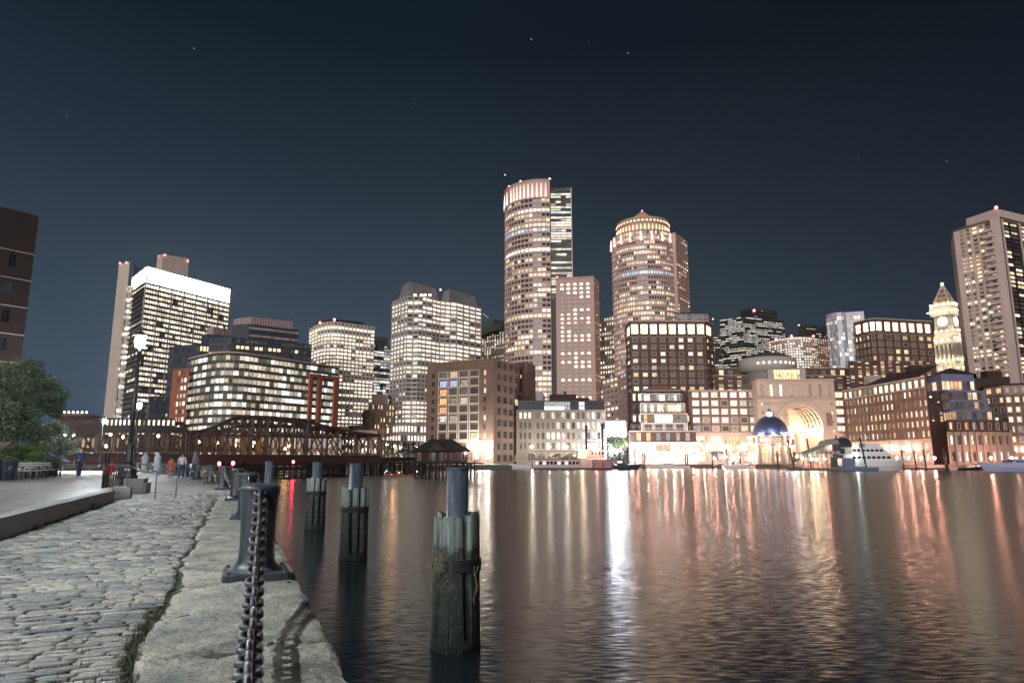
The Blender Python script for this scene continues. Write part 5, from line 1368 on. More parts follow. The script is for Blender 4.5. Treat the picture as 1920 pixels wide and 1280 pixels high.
# ------------------------------------------------------------------ pier house
def pier_house():
    D = 152; b = Bld('pier_house', 'dark shingled pier house with a hipped roof standing on piles', 'house', XY(828, 865, D), [M_BRICK3])
    zb = .85; b.root.location.z = zb; b.root['_b'] = (*XY(828, 865, D), zb); b.base = (*XY(828, 865, D), zb)
    A, B = XY(779, 845, D), XY(876, 845, D+1); ze = ZT(845, D)
    b.facade(A, B, zb, ze, 7, 1, .3, .62, .15, lambda r, c: (.0, .5, R.random()), skip=lambda r, c: c in (1, 4), frame=.08)
    b.shell([A, B], 8, zb, ze-.02)
    sh = b.part('shutter', wallmat('brown_shutter', (.14, .08, .06)))
    for t in (.08, .3, .58, .69, .87): q = line_cut(A, B, t); sh.box(q[0], q[1]-.06, zb+1.3, .8, .1, 1.7)
    zr = ZT(823.5, D+4); rf = b.part('roof', wallmat('black_shingle', (.035, .032, .03), .5, .6, .2, .9, fine=5))
    e = [(A[0]-.5, A[1]-.8), (B[0]+.5, B[1]-.8), (B[0]+.5, B[1]+8.8), (A[0]-.5, A[1]+8.8)]
    r0, r1 = (P(808, 824, D+4)[0], D+4, zr), (P(848, 824, D+4)[0], D+4, zr)
    E = [(x, y, ze) for x, y in e]
    rf.face([E[0], E[1], r1, r0]); rf.face([E[1], E[2], r1]); rf.face([E[2], E[3], r0, r1]); rf.face([E[3], E[0], r0]); rf.face(E[::-1])
    rf.bar(r0, r1, .3, .2); rf.bar(E[0], r0, .15); rf.bar(E[1], r1, .15)
    g0 = ((r0[0]+r1[0])/2, D+4, zr)
    rf.face([(g0[0]-2.6, D-.7, ze+.05), (g0[0]+1.6, D-.7, ze+.05), (g0[0]-.6, D-.3, ze+2.0)]); rf.face([(g0[0]-2.6, D-.7, ze+.05), (g0[0]-.6, D-.3, ze+2.0), (g0[0]-.6, D+4, ze+2.0)]); rf.face([(g0[0]+1.6, D-.7, ze+.05), (g0[0]-.6, D+4, ze+2.0), (g0[0]-.6, D-.3, ze+2.0)])
    b.part('railing', M_PILEW).bar((A[0]-.6, A[1]-2, zb+.9), (B[0]+2, B[1]-2, zb+.9), .08)
    sconces(b, [(B[0]-.3, B[1]-.4, zb+2.0)], .16)
    b.finish()
pier_house()

# ================================================================== boats
M_WHITE_B = wallmat('white_boat_paint', (.72, .72, .74), .1, .3, .15, .3, fine=2); M_DARKB = wallmat('dark_hull_paint', (.03, .04, .06), .2, .3, .1, .35)
M_GLASS = wallmat('boat_dark_glass', (.012, .016, .022), .1, 1, 0, .08)
def hull(mb, x0, x1, y, w, h, bow=1, rake=1.5, mi=0, sheer=.6):
    """hull along x from x0 (stern) to x1 (bow)"""
    rows = []
    n = 10
    for i in range(n+1):
        t = i/n; x = x0+(x1-x0)*t; ww = w/2*(1-max(0, (t-.5)/.5)**2.2) + .04; hh = h+sheer*t*t
        xo = (x1-x0)/abs(x1-x0)*rake*t**3
        rows.append([(x-xo*.6, y-ww*.75, WZ-.25), (x, y-ww, WZ+hh*.5), (x+xo*.4, y-ww*1.03, WZ+hh), (x+xo*.4, y+ww*1.03, WZ+hh), (x, y+ww, WZ+hh*.5), (x-xo*.6, y+ww*.75, WZ-.25)])
    mb.grid(rows, close=True, mi=mi, sm=False)
def yacht(x0, x1, D, label, decks, hh, group, paint=None, flip=False, name='motor_yacht', w=6, lit=.0):
    paint = paint or M_WHITE_B
    X0, X1 = XY(x0, 876, D)[0], XY(x1, 876, D)[0]
    if flip: X0, X1 = X1, X0
    L = X1-X0; r = empty(name, ((X0+X1)/2, D, WZ), label, 'boat', group)
    mb = MB(); hull(mb, X0, X1, D, w, hh, rake=min(2.5, abs(L)*.12)); mb.bar((X0, D-w/2-.02, WZ+hh*.82), (X0+L*.6, D-w/2-.02, WZ+hh*.9), .08, .12)
    mb.obj('hull', paint, r, ((X0+X1)/2, D, WZ))
    z = WZ+hh
    for i, (t0, t1, h, nw) in enumerate(decks):
        a, c = X0+L*t0, X0+L*t1; sg = 1 if L > 0 else -1; ww = w*(.86-.12*i); rk = h*.7*sg
        mb = MB(); pr = [(a, D-ww/2, z), (c, D-ww/2, z), (c, D+ww/2, z), (a, D+ww/2, z)]
        tp = [(a, D-ww/2, z+h), (c-rk, D-ww/2, z+h), (c-rk, D+ww/2, z+h), (a, D+ww/2, z+h)]
        mb.grid([pr, tp], sm=False); mb.box((a+c-rk)/2, D, z+h+.06, abs(c-a)+.6, ww+.5, .14)
        ck = mb.obj('cabin', paint, r, ((X0+X1)/2, D, z))
        for k in range(nw):
            t = (k+.5)/nw; xx = a+(c-a-rk*1.2)*t; wn = MB(); wn.box(xx, D-ww/2-.02, z+h*.58, abs(c-a)/nw*.62, .08, h*.34)
            wn.obj('cabin_window', emat('cabin_light', (1, .85, .6), .9) if R.random() < lit else M_GLASS, ck, (xx, D-ww/2, z+h*.6))
        wn = MB(); xx = c-rk*.45; wn.bar((xx+.04*sg, D-ww*.42, z+h*.58), (xx+.04*sg, D+ww*.42, z+h*.58), .12, h*.36); wn.obj('windscreen', M_GLASS, ck, (xx, D, z+h*.6))
        z += h+.12
    return r, z, X0, L
def marina():
    G = 'boats moored along the far quay'
    r, z, X0, L = yacht(1588, 1693, 232, 'three-deck white yacht with its bow pointing right, beside the covered gangway', [(.02, .82, 2.3, 8), (.05, .70, 2.1, 7), (.3, .58, 1.3, 0)], 3.0, G, w=7)
    mb = MB(); x = X0+L*.37; mb.cyl((x, 232, z-.2), (x, 232, z+3.2), .12, .05, 6); mb.bar((x-1, 232, z+1.6), (x+1, 232, z+1.6), .12); mb.lathe((x+.8, 232, z+1.9), [(.05, -.3), (.4, 0), (.05, .3)], 8); mb.obj('radar_mast', M_WHITE_B, r, (x, 232, z))
    mb = MB()
    for k in range(16): xx = X0+L*(.6+.024*k); mb.cyl((xx, 229.2+.2*max(0, k-8), WZ+3.2), (xx, 229.2+.2*max(0, k-8), WZ+4.3), .04, .04, 5)
    mb.bar((X0+L*.6, 229.2, WZ+4.3), (X0+L*.98, 230.6, WZ+4.4), .06); mb.obj('bow_rail', M_WHITE_B, r, (X0+L*.8, 230, WZ+3.5))
    # flood lamp on its stern deck
    lp = MB(); lp.box(X0+1, 226.8, WZ+5, .6, .3, .4); lp.obj('deck_lamp', emat('deck_flood', (.75, 1, .92), 130), r, (X0+1, 226.8, WZ+5))
    # blunt work boat in front
    D = 222; r = empty('work_boat', (*XY(1607, 880, D), WZ), 'slate blue work boat with a low rail moored in front of the white yacht', 'boat', G)
    a, c = XY(1573, 880, D)[0], XY(1642, 880, D)[0]; mb = MB(); hull(mb, c, a, D, 4, 1.2, rake=.8); mb.obj('hull', M_STEELBLUE, r, ((a+c)/2, D, WZ))
    mb = MB(); mb.box(a+2.6, D, WZ+2.6, 4.2, 3, 2.8); mb.obj('cabin', M_STEELBLUE, r, (a+2.5, D, WZ+2)); mb = MB(); mb.bar((a+4, D-1.9, WZ+2.1), (c-.6, D-1.9, WZ+2.0), .12)
    for k in range(7): mb.cyl((a+4.5+k*1.0, D-1.9, WZ+1.2), (a+4.5+k*1.0, D-1.9, WZ+2.1), .05, .05, 5)
    mb.obj('rail', M_WHITE_B, r, (c-3, D-1.9, WZ+1.6))
    yacht(1840, 1965, 218, 'long low blue-white motor yacht moored at the right edge', [(.22, .62, 1.5, 7)], 2.2, G, paint=wallmat('lilac_white_paint', (.40, .42, .62), .1, .3, .1, .3), flip=True, w=6)
    yacht(1208, 1292, 286, 'long slim white speed boat below the terraced pavilion', [(.35, .62, .8, 4)], 1.25, G, flip=True, w=3.2)
    yacht(1356, 1402, 282, 'small white cabin cruiser left of the domed pavilion', [(.3, .62, 1.3, 3)], 1.4, G, w=3.2, lit=.4)
    yacht(1402, 1416, 281, 'tiny white open boat next to the small cabin cruiser', [(.4, .7, .9, 1)], 1.0, G, w=2)
    yacht(956, 997, 262, 'small sailing boat with a bare pole mast left of the paddle steamer', [(.3, .7, .7, 3)], 1.6, G, flip=True, w=3, name='sailing_boat')
    for px, t, lb in ((987, 800, 'mast'),):
        pass
    mb = MB(); x, y, zt = P(986, 800, 262); mb.cyl((x, y, WZ+1), (x, y, zt), .12, .06, 6); mb.bar((x, y, WZ+3), (x-4.5, y, WZ+3.2), .15); mb.bar((x-5, y, WZ+1.7), (x, y, zt-.5), .04); mb.bar((x+2, y, WZ+1.6), (x, y, zt-.5), .04)
    sb = [o for o in bpy.data.objects if o.name.startswith('sailing_boat')][0]; mb.obj('mast', M_WHITE_B, sb, (x, y, WZ+1))
    # dark tug under the floodlights
    D = 262; r, z, X0, L = yacht(1143, 1200, D, 'dark blue work launch right of the paddle steamer under the bright lamps', [(.25, .55, 2.2, 3)], 1.5, G, paint=M_DARKB, w=4, name='work_launch', lit=.5)
    mb = MB(); mb.cyl((X0+L*.35, D, z), (X0+L*.35, D, z+2.5), .1, .05, 6); mb.bar((X0, D-1.8, WZ+2.3), (X0+L*.9, D-1.8, WZ+2.6), .08); mb.obj('mast', M_DARKB, r, (X0+L*.35, D, z))
    # dark launch low on the right
    yacht(1788, 1845, 236, 'black low barge between the float and the right-hand yacht', [(.55, .85, 1.1, 4)], .9, G, paint=M_DARKB, w=4, name='barge', lit=.6)
    # paddle steamer
    D = 258; pk = wallmat('pinkish_white_paint', (.62, .45, .43), .15, .3, .2, .4); redp = wallmat('paddle_red_paint', (.42, .06, .10), .2, .3)
    a, c = XY(1000, 877, D)[0], XY(1152, 877, D)[0]; r = empty('paddle_steamer', ((a+c)/2, D, WZ), 'old two-deck paddle steamer with a red stern wheel and tall black funnels', 'boat', G)
    mb = MB(); mb.box((a+c)/2, D, WZ+.25, c-a, 8, .9); mb.obj('hull', M_DARKB, r, ((a+c)/2, D, WZ))
    m1 = XY(1086, 870, D)[0]; mb = MB(); mb.box((a+m1)/2, D, WZ+2.2, m1-a, 7.6, 3.0); mb.box((m1+c)/2-.5, D, WZ+2.2, c-m1-1.4, 7.4, 3.0); mb.box((a+m1)/2, D, WZ+3.8, m1-a+.4, 8.2, .18, mi=1); mb.obj('cabin', [pk, redp], r, ((a+m1)/2, D, WZ+2))
    for k in range(12):
        x = a+1.2+(m1-a-2.2)*k/11; mb = MB(); mb.box(x, D-3.85, WZ+2.45, .85, .08, 1.0); mb.obj('cabin_window', M_GLASS if R.random() < .7 else emat('cabin_light', (1, .85, .6), .9), r, (x, D-3.85, WZ+2.4))
    mb = MB(); p0, p1 = XY(1083, 850, D)[0], XY(1131, 850, D)[0]; mb.box((p0+p1)/2, D, WZ+5.6, p1-p0, 6, 3.2); mb.box((p0+p1)/2, D, WZ+7.3, p1-p0+1.4, 7, .2); p2 = XY(1120, 850, D)[0]; mb.box((m1+p2)/2, D, WZ+4.6, 2, 7, 1.0); mb.obj('upper_cabin', pk, r, ((p0+p1)/2, D, WZ+5.6))
    for k in range(4): x = p0+5.2+k*1.25; mb = MB(); mb.box(x, D-3.05, WZ+6.0, .6, .08, .9); mb.obj('cabin_window', M_GLASS, r, (x, D-3.05, WZ+6))
    w0, w1 = XY(1110, 870, D)[0], XY(1143, 870, D)[0]; mb = MB(); 
    for k in range(10):
        t = 2*math.pi*k/10; yy, zz = D-5.4+1.5*math.cos(t), WZ+1.6+1.5*math.sin(t); mb.bar((w0, yy, zz), (w1, yy, zz), .5, .12)
        for xx in (w0, (w0+w1)/2, w1): mb.bar((xx, D-5.4, WZ+1.6), (xx, yy, zz), .12)
    mb.obj('paddle_wheel', redp, r, ((w0+w1)/2, D-5.4, WZ+1.6))
    mb = MB(); mb.bar((w0-.5, D-6.9, WZ+3.5), (w1+.5, D-6.9, WZ+3.5), .2, .3)
    for xx in (w0-.5, w1+.5): mb.bar((xx, D-6.9, WZ+.3), (xx, D-6.9, WZ+3.6), .25)
    mb.obj('wheel_guard', M_DARKB, r, (w0, D-6.9, WZ+2))
    for px, t in ((1099, 800), (1129, 797)):
        x, y, zt = P(px, t, D); mb = MB(); mb.cyl((x, y, WZ+7), (x, y, zt), .42, .38, 12); mb.cyl((x, y, zt), (x, y, zt+.5), .6, .6, 12); mb.obj('funnel', M_BLACK, r, (x, y, WZ+7))
    mb = MB(); x0 = XY(1100, 830, D)[0]; x1 = XY(1140, 830, D)[0]
    for i, zz in enumerate((WZ+8.4, WZ+10.0, WZ+11.4)): mb.bar((x0+i*.3, D-2, zz), (x1-i*1.2, D-2, zz), .12, .16); mb.bar((x0+i*.3, D+2, zz), (x1-i*1.2, D+2, zz), .12, .16)
    for k in range(6): xx = x0+(x1-x0-2.5)*k/5; mb.cyl((xx, D-2, WZ+7.3), (xx, D-2, WZ+11.2), .07, .07, 5)
    mb.obj('pilot_frame', wallmat('grey_white_rail', (.4, .4, .4)), r, (x0, D, WZ+9))
    mb = MB()
    for k in range(22): xx = a+.3+(m1-a-.5)*k/21; mb.cyl((xx, D-3.8, WZ+3.9), (xx, D-3.8, WZ+5.0), .04, .04, 4)
    for zz in (4.4, 5.0): mb.bar((a, D-3.8, WZ+zz), (m1, D-3.8, WZ+zz), .06)
    mb.obj('deck_rail', pk, r, ((a+m1)/2, D-3.8, WZ+4.4))
    mb = MB(); mb.bar((a+.5, D, WZ+6.7), (m1-1, D, WZ+6.7), 6.5, .15)
    for k in range(8): xx = a+.8+(m1-a-2)*k/7; mb.cyl((xx, D-3, WZ+3.9), (xx, D-3, WZ+6.7), .07, .07, 5)
    mb.obj('awning', M_DARKB, r, ((a+m1)/2, D, WZ+6.5))
    for px, py, m, rr in ((1091, 848, 'warm_deck', .42), (1119, 845.5, 'pink_deck', .28), (1077, 853, 'yellow_deck', .16)):
        x, y, zz = P(px, py, D-4.2); mb = MB(); mb.lathe((x, y, zz), [(.1, -rr), (rr, -rr*.4), (rr, rr*.4), (.1, rr)], 8)
        mb.obj('deck_lamp', emat(m, {'warm_deck': (1, .62, .32), 'pink_deck': (1, .55, .38), 'yellow_deck': (1, .85, .1)}[m], 75), r, (x, y, zz))
    # covered gangway pavilion
    D = 238; r = empty('covered_gangway', (*XY(1555, 875, D), WZ), 'covered gangway with a curved roof leading down to the float beside the yacht', 'gangway')
    g = wallmat('grey_canvas', (.32, .31, .28), .2); x0, x1, x2, x3 = [XY(p, 850, D)[0] for p in (1499, 1540, 1568, 1591)]
    mb = MB(); zt = ZT(829, D)
    rows = []
    for x, zz, h in ((x0, ZT(853, D), .8), (x1, ZT(838, D), 1.0), (x1+.1, ZT(836, D), 1.9), (x2, ZT(832, D), 1.9)):
        rows.append([(x, D-3, zz), (x, D-1.8, zz+h*.7), (x, D, zz+h), (x, D+1.8, zz+h*.7), (x, D+3, zz)])
    mb.grid(rows, close=False); mb.obj('roof', g, r, (x1, D, zt))
    mb = MB(); mb.grid([[(x, D-3, ZT(832, D)-.2), (x, D-1.8, ZT(832, D)+1.2), (x, D, ZT(832, D)+1.9), (x, D+1.8, ZT(832, D)+1.2), (x, D+3, ZT(832, D)-.2)] for x in (x2, x3)], close=False); mb.box((x2+x3)/2, D, ZT(845, D), x3-x2, 5.8, 4.6); mb.obj('entrance_booth', wallmat('dark_teal_panel', (.03, .045, .05), .2), r, (x2, D, zt))
    mb = MB()
    mb.face([(x0, D-2.8, ZT(858, D)), (x1, D-2.8, ZT(848, D)), (x1, D-2.8, ZT(838, D)), (x0, D-2.8, ZT(854, D))]); mb.box((x1+x2)/2, D, ZT(848, D), x2-x1, 5.6, 1.0); mb.obj('side_panel', g, r, (x1, D-2.8, zt))
    mb = MB()
    for k in range(9): x = x0+(x2-x0)*k/8; mb.cyl((x, D-2.9, WZ+.5), (x, D-2.9, ZT(852-14*k/8, D)), .12, .12, 6)
    mb.obj('post', M_DARKB, r, (x1, D-2.9, WZ))
    sconces(r, [P(1521, 860, D-3.2), P(1531, 861, D-3.2)], .35, emat('greenish_lamp', (.85, 1, .75), 55), 'lamp')
    mb = MB(); mb.box((x1+x2)/2+1.2, D-2.9, ZT(866, D), x2-x1-1, .1, 3.4); mb.obj('dark_screen', wallmat('dark_green_screen', (.05, .07, .055)), r, (x1, D-3, WZ+2))
marina()
# floats
M_FLOAT = wallmat('weathered_float', (.10, .12, .11), .3, .3, .2, .8, fine=2)
for i, (p0, p1, D, h, lb) in enumerate(((1040, 1150, 276, .7, 'low dark float behind the paddle steamer'), (1196, 1360, 292, .8, 'long dark float below the terraced pavilion with the speed boat alongside'), (1400, 1500, 284, .9, 'dark green float in front of the domed pavilion'), (1478, 1600, 236, .8, 'dark float under the covered gangway'), (1690, 1790, 248, .8, 'grey float with lamp-lit edge right of the yacht'), (868, 960, 250, 1.6, 'dark timber wharf edge below the brown brick warehouse'))):
    mb = MB(); a, c = XY(p0, 876, D)[0], XY(p1, 876, D)[0]; mb.box((a+c)/2, D, WZ+h/2-.2, c-a, 3.5, h+.4)
    for k in range(int((c-a)/3)): mb.box(a+1.5+k*3, D-1.8, WZ+h*.5, .25, .15, h*.8)
    tag(mb.obj('floating_dock', M_FLOAT, None, ((a+c)/2, D, WZ)), lb, 'dock', 'floats along the far quay')
# mooring piles of the far marina
pl = [(1162, 846, 270, 0, 'short pile left of the dark launch'), (1176, 838, 272, 0, 'dark mooring pile at the left side of the dark launch'), (1190, 842, 262, 0, 'dark mooring pile rising from the stern of the dark launch'), (1205, 849, 285, 0, 'left pile of the close pair right of the dark launch'), (1208.5, 849, 285, 0, 'right pile of the close pair right of the dark launch'), (1285, 850, 286, 0, 'left pile of the pair at the end of the long speed boat'), (1288.5, 850, 286, 0, 'right pile of the pair at the end of the long speed boat'), (1335, 848, 290, 0, 'mooring pile between the speed boat and the cabin cruiser'), (1361, 825, 296, 0, 'tall mooring pile left of the small cabin cruiser'), (1387, 850, 286, 0, 'short pile behind the small cabin cruiser'), (1457, 846, 276, 0, 'green-topped pile before the domed pavilion'), (1477, 825, 268, 2.0, 'tall leaning pile right of the domed pavilion'), (1513, 822, 262, 1.0, 'leaning pile in front of the glowing arch'), (1567, 817, 250, .6, 'tall pile standing behind the covered gangway'), (1612, 821, 225, 1.6, 'tall leaning pile in front of the white yacht'), (1690, 845, 240, .4, 'first pile right of the yacht bow'), (1713, 845, 244, .4, 'second pile right of the yacht bow, with white cap'), (1731, 843, 242, .4, 'third pile right of the yacht bow'), (1769, 842, 240, .2, 'left pile of the pair before the dark apartment block'), (1773, 846, 240, .2, 'right pile of the pair before the dark apartment block')]
for px, t, D, lean, lb in pl:
    x, y, z = P(px, t, D); mb = MB(); mb.cyl((x+lean, y, WZ-1), (x, y, z), .30, .25, 9); mb.cyl((x, y, z), (x, y, z+.25), .26, .05, 9)
    tag(mb.obj('mooring_pile', M_PILEW, None, (x+lean, y, WZ)), lb, 'pile', 'dark mooring piles of the far marina')
for px, t, D, lb in ((1140, 860, 262, 'x'),):
    pass
# ramps
for i, (p0, p1, y0, y1, D, lb) in enumerate(((1338, 1362, 873, 862, 290, 'white truss gangway ramp left of the cabin cruiser'), (1205, 1232, 866, 872, 295, 'white truss gangway ramp near the piles below the pavilion'))):
    a, c = P(p0, y0, D), P(p1, y1, D); mb = MB()
    for dz in (0, 1.2):
        for dy in (-.8, .8): mb.bar((a[0], a[1]+dy, a[2]+dz), (c[0], c[1]+dy, c[2]+dz), .14)
    for k in range(8):
        p = [a[j]+(c[j]-a[j])*k/8 for j in range(3)]; q = [a[j]+(c[j]-a[j])*(k+1)/8 for j in range(3)]
        for dy in (-.8, .8): mb.bar((p[0], p[1]+dy, p[2]+(1.2 if k % 2 else 0)), (q[0], q[1]+dy, q[2]+(0 if k % 2 else 1.2)), .1)
    tag(mb.obj('gangway_ramp', wallmat('white_metal', (.55, .53, .5)), None, a), lb, 'ramp', 'gangway ramps')
# domed pavilion
def domed():
    D = 288; x, y = XY(1459, 850, D); y += 7
    b = Bld('domed_pavilion', 'round waterside pavilion with a shiny blue dome and lit white columns', 'pavilion', (x, y), [M_LIME], wmat=WIN3)
    r = 7.6; z0, z1, z2 = GZ, ZT(814, D), ZT(779, D+7)
    nb = 8; an = [rad(202.5+k*45) for k in range(9)]
    ft = [(x+(r-.6)*math.cos(a), y+(r-.6)*math.sin(a)) for a in an]
    zm = ZT(832, D)
    for i in range(8):
        L = LIT(1, (.8, 1.5), (.2, .4), run=0)
        b.facade(ft[i], ft[i+1], zm+.8, z1-1.0, 1, 1, .80, .8, .3, L, mat=WIN3)
        b.facade(ft[i], ft[i+1], GZ, zm-.2, 1, 1, .5, .8, .3, L, mat=WIN3)
    b.mb.lathe((x, y, 0), [(r-.2, zm-.2), (r+.3, zm+.1), (r+.3, zm+.7), (r-.3, zm+.9)], 32); 
    b.mb.lathe((x, y, 0), [(r-.3, z1-1.1), (r+.5, z1-.8), (r+.5, z1-.1), (r-.1, z1)], 32)
    cl = b.part('column', wallmat('white_column', (.72, .66, .58), .1))
    for a in an[:8]:
        cx, cy = x+(r+.1)*math.cos(a), y+(r+.1)*math.sin(a)
        cl.box(cx, cy, (z1+zm)/2-.2, 1.0, 1.0, z1-zm-.6, rz=a); cl.cyl((cx, cy, GZ), (cx, cy, zm-.2), .5, .42, 10)
    dm = b.part('dome', wallmat('blue_metal_dome', (.11, .145, .27), .2, .5, .3, .33, .6, fine=2)); h = z2-z1
    dm.lathe((x, y, z1), [((r-.3)*math.cos(t)+.01, h*math.sin(t)) for t in [math.pi/2*k/14 for k in range(15)]], 40)
    rb = b.part('dome_rib', dm and b.parts['dome'][1])
    for k in range(16):
        a = 2*math.pi*k/16; pts = [(x+(r-.28)*math.cos(t)*math.cos(a), y+(r-.28)*math.cos(t)*math.sin(a), z1+h*math.sin(t)) for t in [math.pi/2*.97*q/8 for q in range(9)]]
        rb.tube(pts, .07, 4)
    ln = b.part('lantern', emat('lantern_white', (.85, .82, 1.0), 2.5)); ln.lathe((x, y, z2-.3), [(1.1, 0), (1.1, 1.9)], 12)
    tp = b.part('finial', M_STEELBLUE); tp.lathe((x, y, z2+1.6), [(1.3, 0), (1.0, .7), (.2, 1.3), (.08, 1.6), (.05, 3.6)], 12)
    pts = []
    for k in range(5): a = rad(202.5+k*34); pts.append((x+(r+1.3)*math.cos(a), y+(r+1.3)*math.sin(a), zm-.8))
    sconces(b, pts, .34)
    for a in (rad(222), rad(258), rad(292), rad(325)):
        p = (x+(r+.9)*math.cos(a), y+(r+.9)*math.sin(a), z1+.25); mb = MB(); mb.box(*p, .8, .5, .3, rz=a); mb.obj('dome_floodlight', emat('violet_white_flood', (.80, .80, 1.0), 60), b.root, p)
    b.finish()
domed()
# patio umbrellas, quay wall lamps, quay people stand-ins are street lamps on the far promenade
um = None
cols = {0: wallmat('blue_canvas', (.05, .06, .22)), 1: wallmat('pale_canvas', (.4, .42, .45))}
for i, (px, D, m) in enumerate(((1349, 298, 0), (1331, 300, 1), (1376, 299, 1), (1400, 300, 1), (1417, 299, 1), (1300, 299, 1))):
    x, y, z = P(px, 846, D); r = empty('patio_umbrella', (x, y, GZ), ['closed dark blue patio umbrella on the hotel terrace', 'grey patio umbrella just left of the dark blue one', 'grey patio umbrella just right of the dark blue one', 'grey patio umbrella third from the left before the hotel wing', 'grey patio umbrella nearest to the domed pavilion', 'grey patio umbrella at the terraced pavilion corner'][i], 'umbrella', 'patio umbrellas in front of the hotel')
    mb = MB(); mb.lathe((x, y, z), [(1.5 if m else .7, -1.0 if m else -2.4), (.9 if m else .6, -.3), (.05, .1)], 10, sm=False); mb.obj('canopy', cols[m], r, (x, y, z)); mb = MB(); mb.cyl((x, y, GZ), (x, y, z), .06, .06, 6); mb.obj('pole', M_DARKB, r, (x, y, GZ))
# far promenade lamps
fl_pts = [(1148, 841, 300, 1.3), (1156, 846, 296, 1.7), (1144, 843, 302, .9), (1163, 843, 304, .7), (998, 836, 298, .42), (1030, 837, 298, .25), (1063, 837, 298, .42), (1095, 836, 298, .28), (1359, 856, 300, .8), (1413, 856, 300, .6), (1451, 860, 298, .5), (1463, 860, 298, .5), (1494, 855, 300, .6), (1505, 858, 300, .5), (1175, 833, 305, .5), (900, 840, 285, .7), (885, 842, 285, .6), (915, 846, 284, .8), (740, 836, 255, .4), (726, 833, 262, .35), (751, 840, 258, .35), (782, 838, 258, .4), (1231, 858, 302, .45), (1262, 858, 302, .45), (1320, 858, 302, .45), (1386, 857, 302, .45)]
NX = [(1195, 300, 'beside the left corner pile of the terraced pavilion'), (1215, 300, 'between the two small lamps at the pavilion left end'), (1247, 300, 'under the middle of the terraced pavilion'), (1278, 300, 'under the right part of the terraced pavilion'), (1300, 302, 'at the right corner of the terraced pavilion'), (1340, 302, 'beside the dark blue closed umbrella'), (1372, 302, 'above the bow of the small cabin cruiser'), (1400, 302, 'two lamps left of the blue dome'), (1523, 298, 'inside the right half of the glowing arch'), (1546, 298, 'at the right foot of the glowing arch'), (1655, 262, 'first along the right brick wing, above the yacht'), (1682, 258, 'second along the right brick wing, at the yacht bow'), (1703, 256, 'third along the right brick wing'), (1727, 254, 'fourth along the right brick wing'), (1752, 252, 'fifth along the right brick wing, before the dark steps'), (1858, 248, 'above the stern of the right-hand yacht'), (1897, 246, 'above the cabin of the right-hand yacht')]  # added pinkish lamps that colour the streaks on the water
fl_pts += [(q[0], 860 if q[1] > 280 else 858, q[1]-5.5, .42) for q in NX]
lab = ['of the dazzling cluster left of the terraced pavilion', 'brightest lamp, in the middle of the dazzling cluster', 'leftmost lamp of the dazzling cluster', 'small lamp right of the dazzling cluster', 'first lamp along the grey warehouse', 'second lamp along the grey warehouse', 'third lamp along the grey warehouse', 'fourth lamp along the grey warehouse', 'bright lamp above the white ramp', 'lamp left of the domed pavilion', 'left lamp at the foot of the domed pavilion', 'right lamp at the foot of the domed pavilion', 'left lamp before the glowing arch', 'right lamp before the glowing arch', 'lamp at the left corner of the terraced pavilion', 'middle lamp at the foot of the brown warehouse', 'left lamp at the foot of the brown warehouse', 'right lamp at the foot of the brown warehouse', 'orange lamp above the bridge approach', 'faint lamp at the end of the swing bridge', 'small lamp above the bridge approach', 'lamp left of the pier house roof', 'first small lamp below the terraced pavilion', 'second small lamp below the terraced pavilion', 'small lamp right of the terraced pavilion', 'small lamp left of the blue-domed pavilion']+['promenade lamp added for pink water streaks, '+q[2] for q in NX]
for i, (px, py, D, s) in enumerate(fl_pts):
    x, y, z = P(px, py, D); r = empty('promenade_lamp', (x, y, GZ), lab[i] if 'lamp' in lab[i][:40] else 'promenade lamp '+lab[i], 'street lamp', 'lamps along the far promenade')
    mb = MB(); mb.cyl((x, y, GZ), (x, y, z-.3), .09, .07, 6); mb.obj('pole', M_DARKB, r, (x, y, GZ)); mb = MB(); q = .55*s**.5*1.1; mb.lathe((x, y, z), [(q*.3, -q), (q, -q*.4), (q, q*.4), (q*.3, q)], 10)
    mb.obj('lantern', emat('added_streak_lamp' if i > 25 else 'prom_lamp_cool' if i < 4 else ('prom_lamp_orange' if i == 18 else 'prom_lamp'), (1, .42, .30) if i > 25 else (.80, .86, 1.0) if i < 4 else ((1, .5, .2) if i == 18 else (1, .90, .74)), 430 if i < 4 else (520 if i > 25 else 360)), r, (x, y, z))
# far bank trees
def leafmat(name, col):
    if name in MATS: return MATS[name]
    m = bpy.data.materials.new(name); nt = nodes(m); tc = N(nt, 'ShaderNodeTexCoord').outputs['Object']
    c = ramp(nt, noise(nt, tc, 1.6, 4, .7).outputs[0], [(.3, tuple(v*.45 for v in col)), (.5, col), (.72, tuple(v*1.7 for v in col))])
    pbr(nt, c, .6); MATS[name] = m; return m
M_LEAF = leafmat('dark_green_leaves', (.05, .075, .035)); M_BARK = wallmat('bark', (.07, .055, .045), .4, 2, .2, bump=.5)
def leaf_cloud(mb, c, rx, ry, rz, n, size, rr, clumps=26, lo=-1):
    cl = []
    for k in range(clumps):
        a = rr.uniform(0, 6.283); u = rr.uniform(lo, 1); s = math.sqrt(max(0, 1-u*u)); q = rr.uniform(.55, 1.0)
        cl.append((c[0]+rx*s*math.cos(a)*q, c[1]+ry*s*math.sin(a)*q, c[2]+rz*u*q, rr.uniform(.16, .34)))
    for i in range(n):
        k = cl[i % clumps]; g = lambda: rr.gauss(0, 1)
        d = Vector((g(), g(), g())).normalized()*rr.random()**.4
        p = Vector((k[0]+d.x*k[3]*rx, k[1]+d.y*k[3]*ry, k[2]+d.z*k[3]*rz*.8))
        a = Vector((g(), g(), g()*.6)).normalized(); b2 = a.cross(Vector((g(), g(), g()))).normalized(); s = size*rr.uniform(.6, 1.3)
        mb.face([tuple(p-a*s), tuple(p-b2*s*.45), tuple(p+a*s), tuple(p+b2*s*.45)])
    return cl
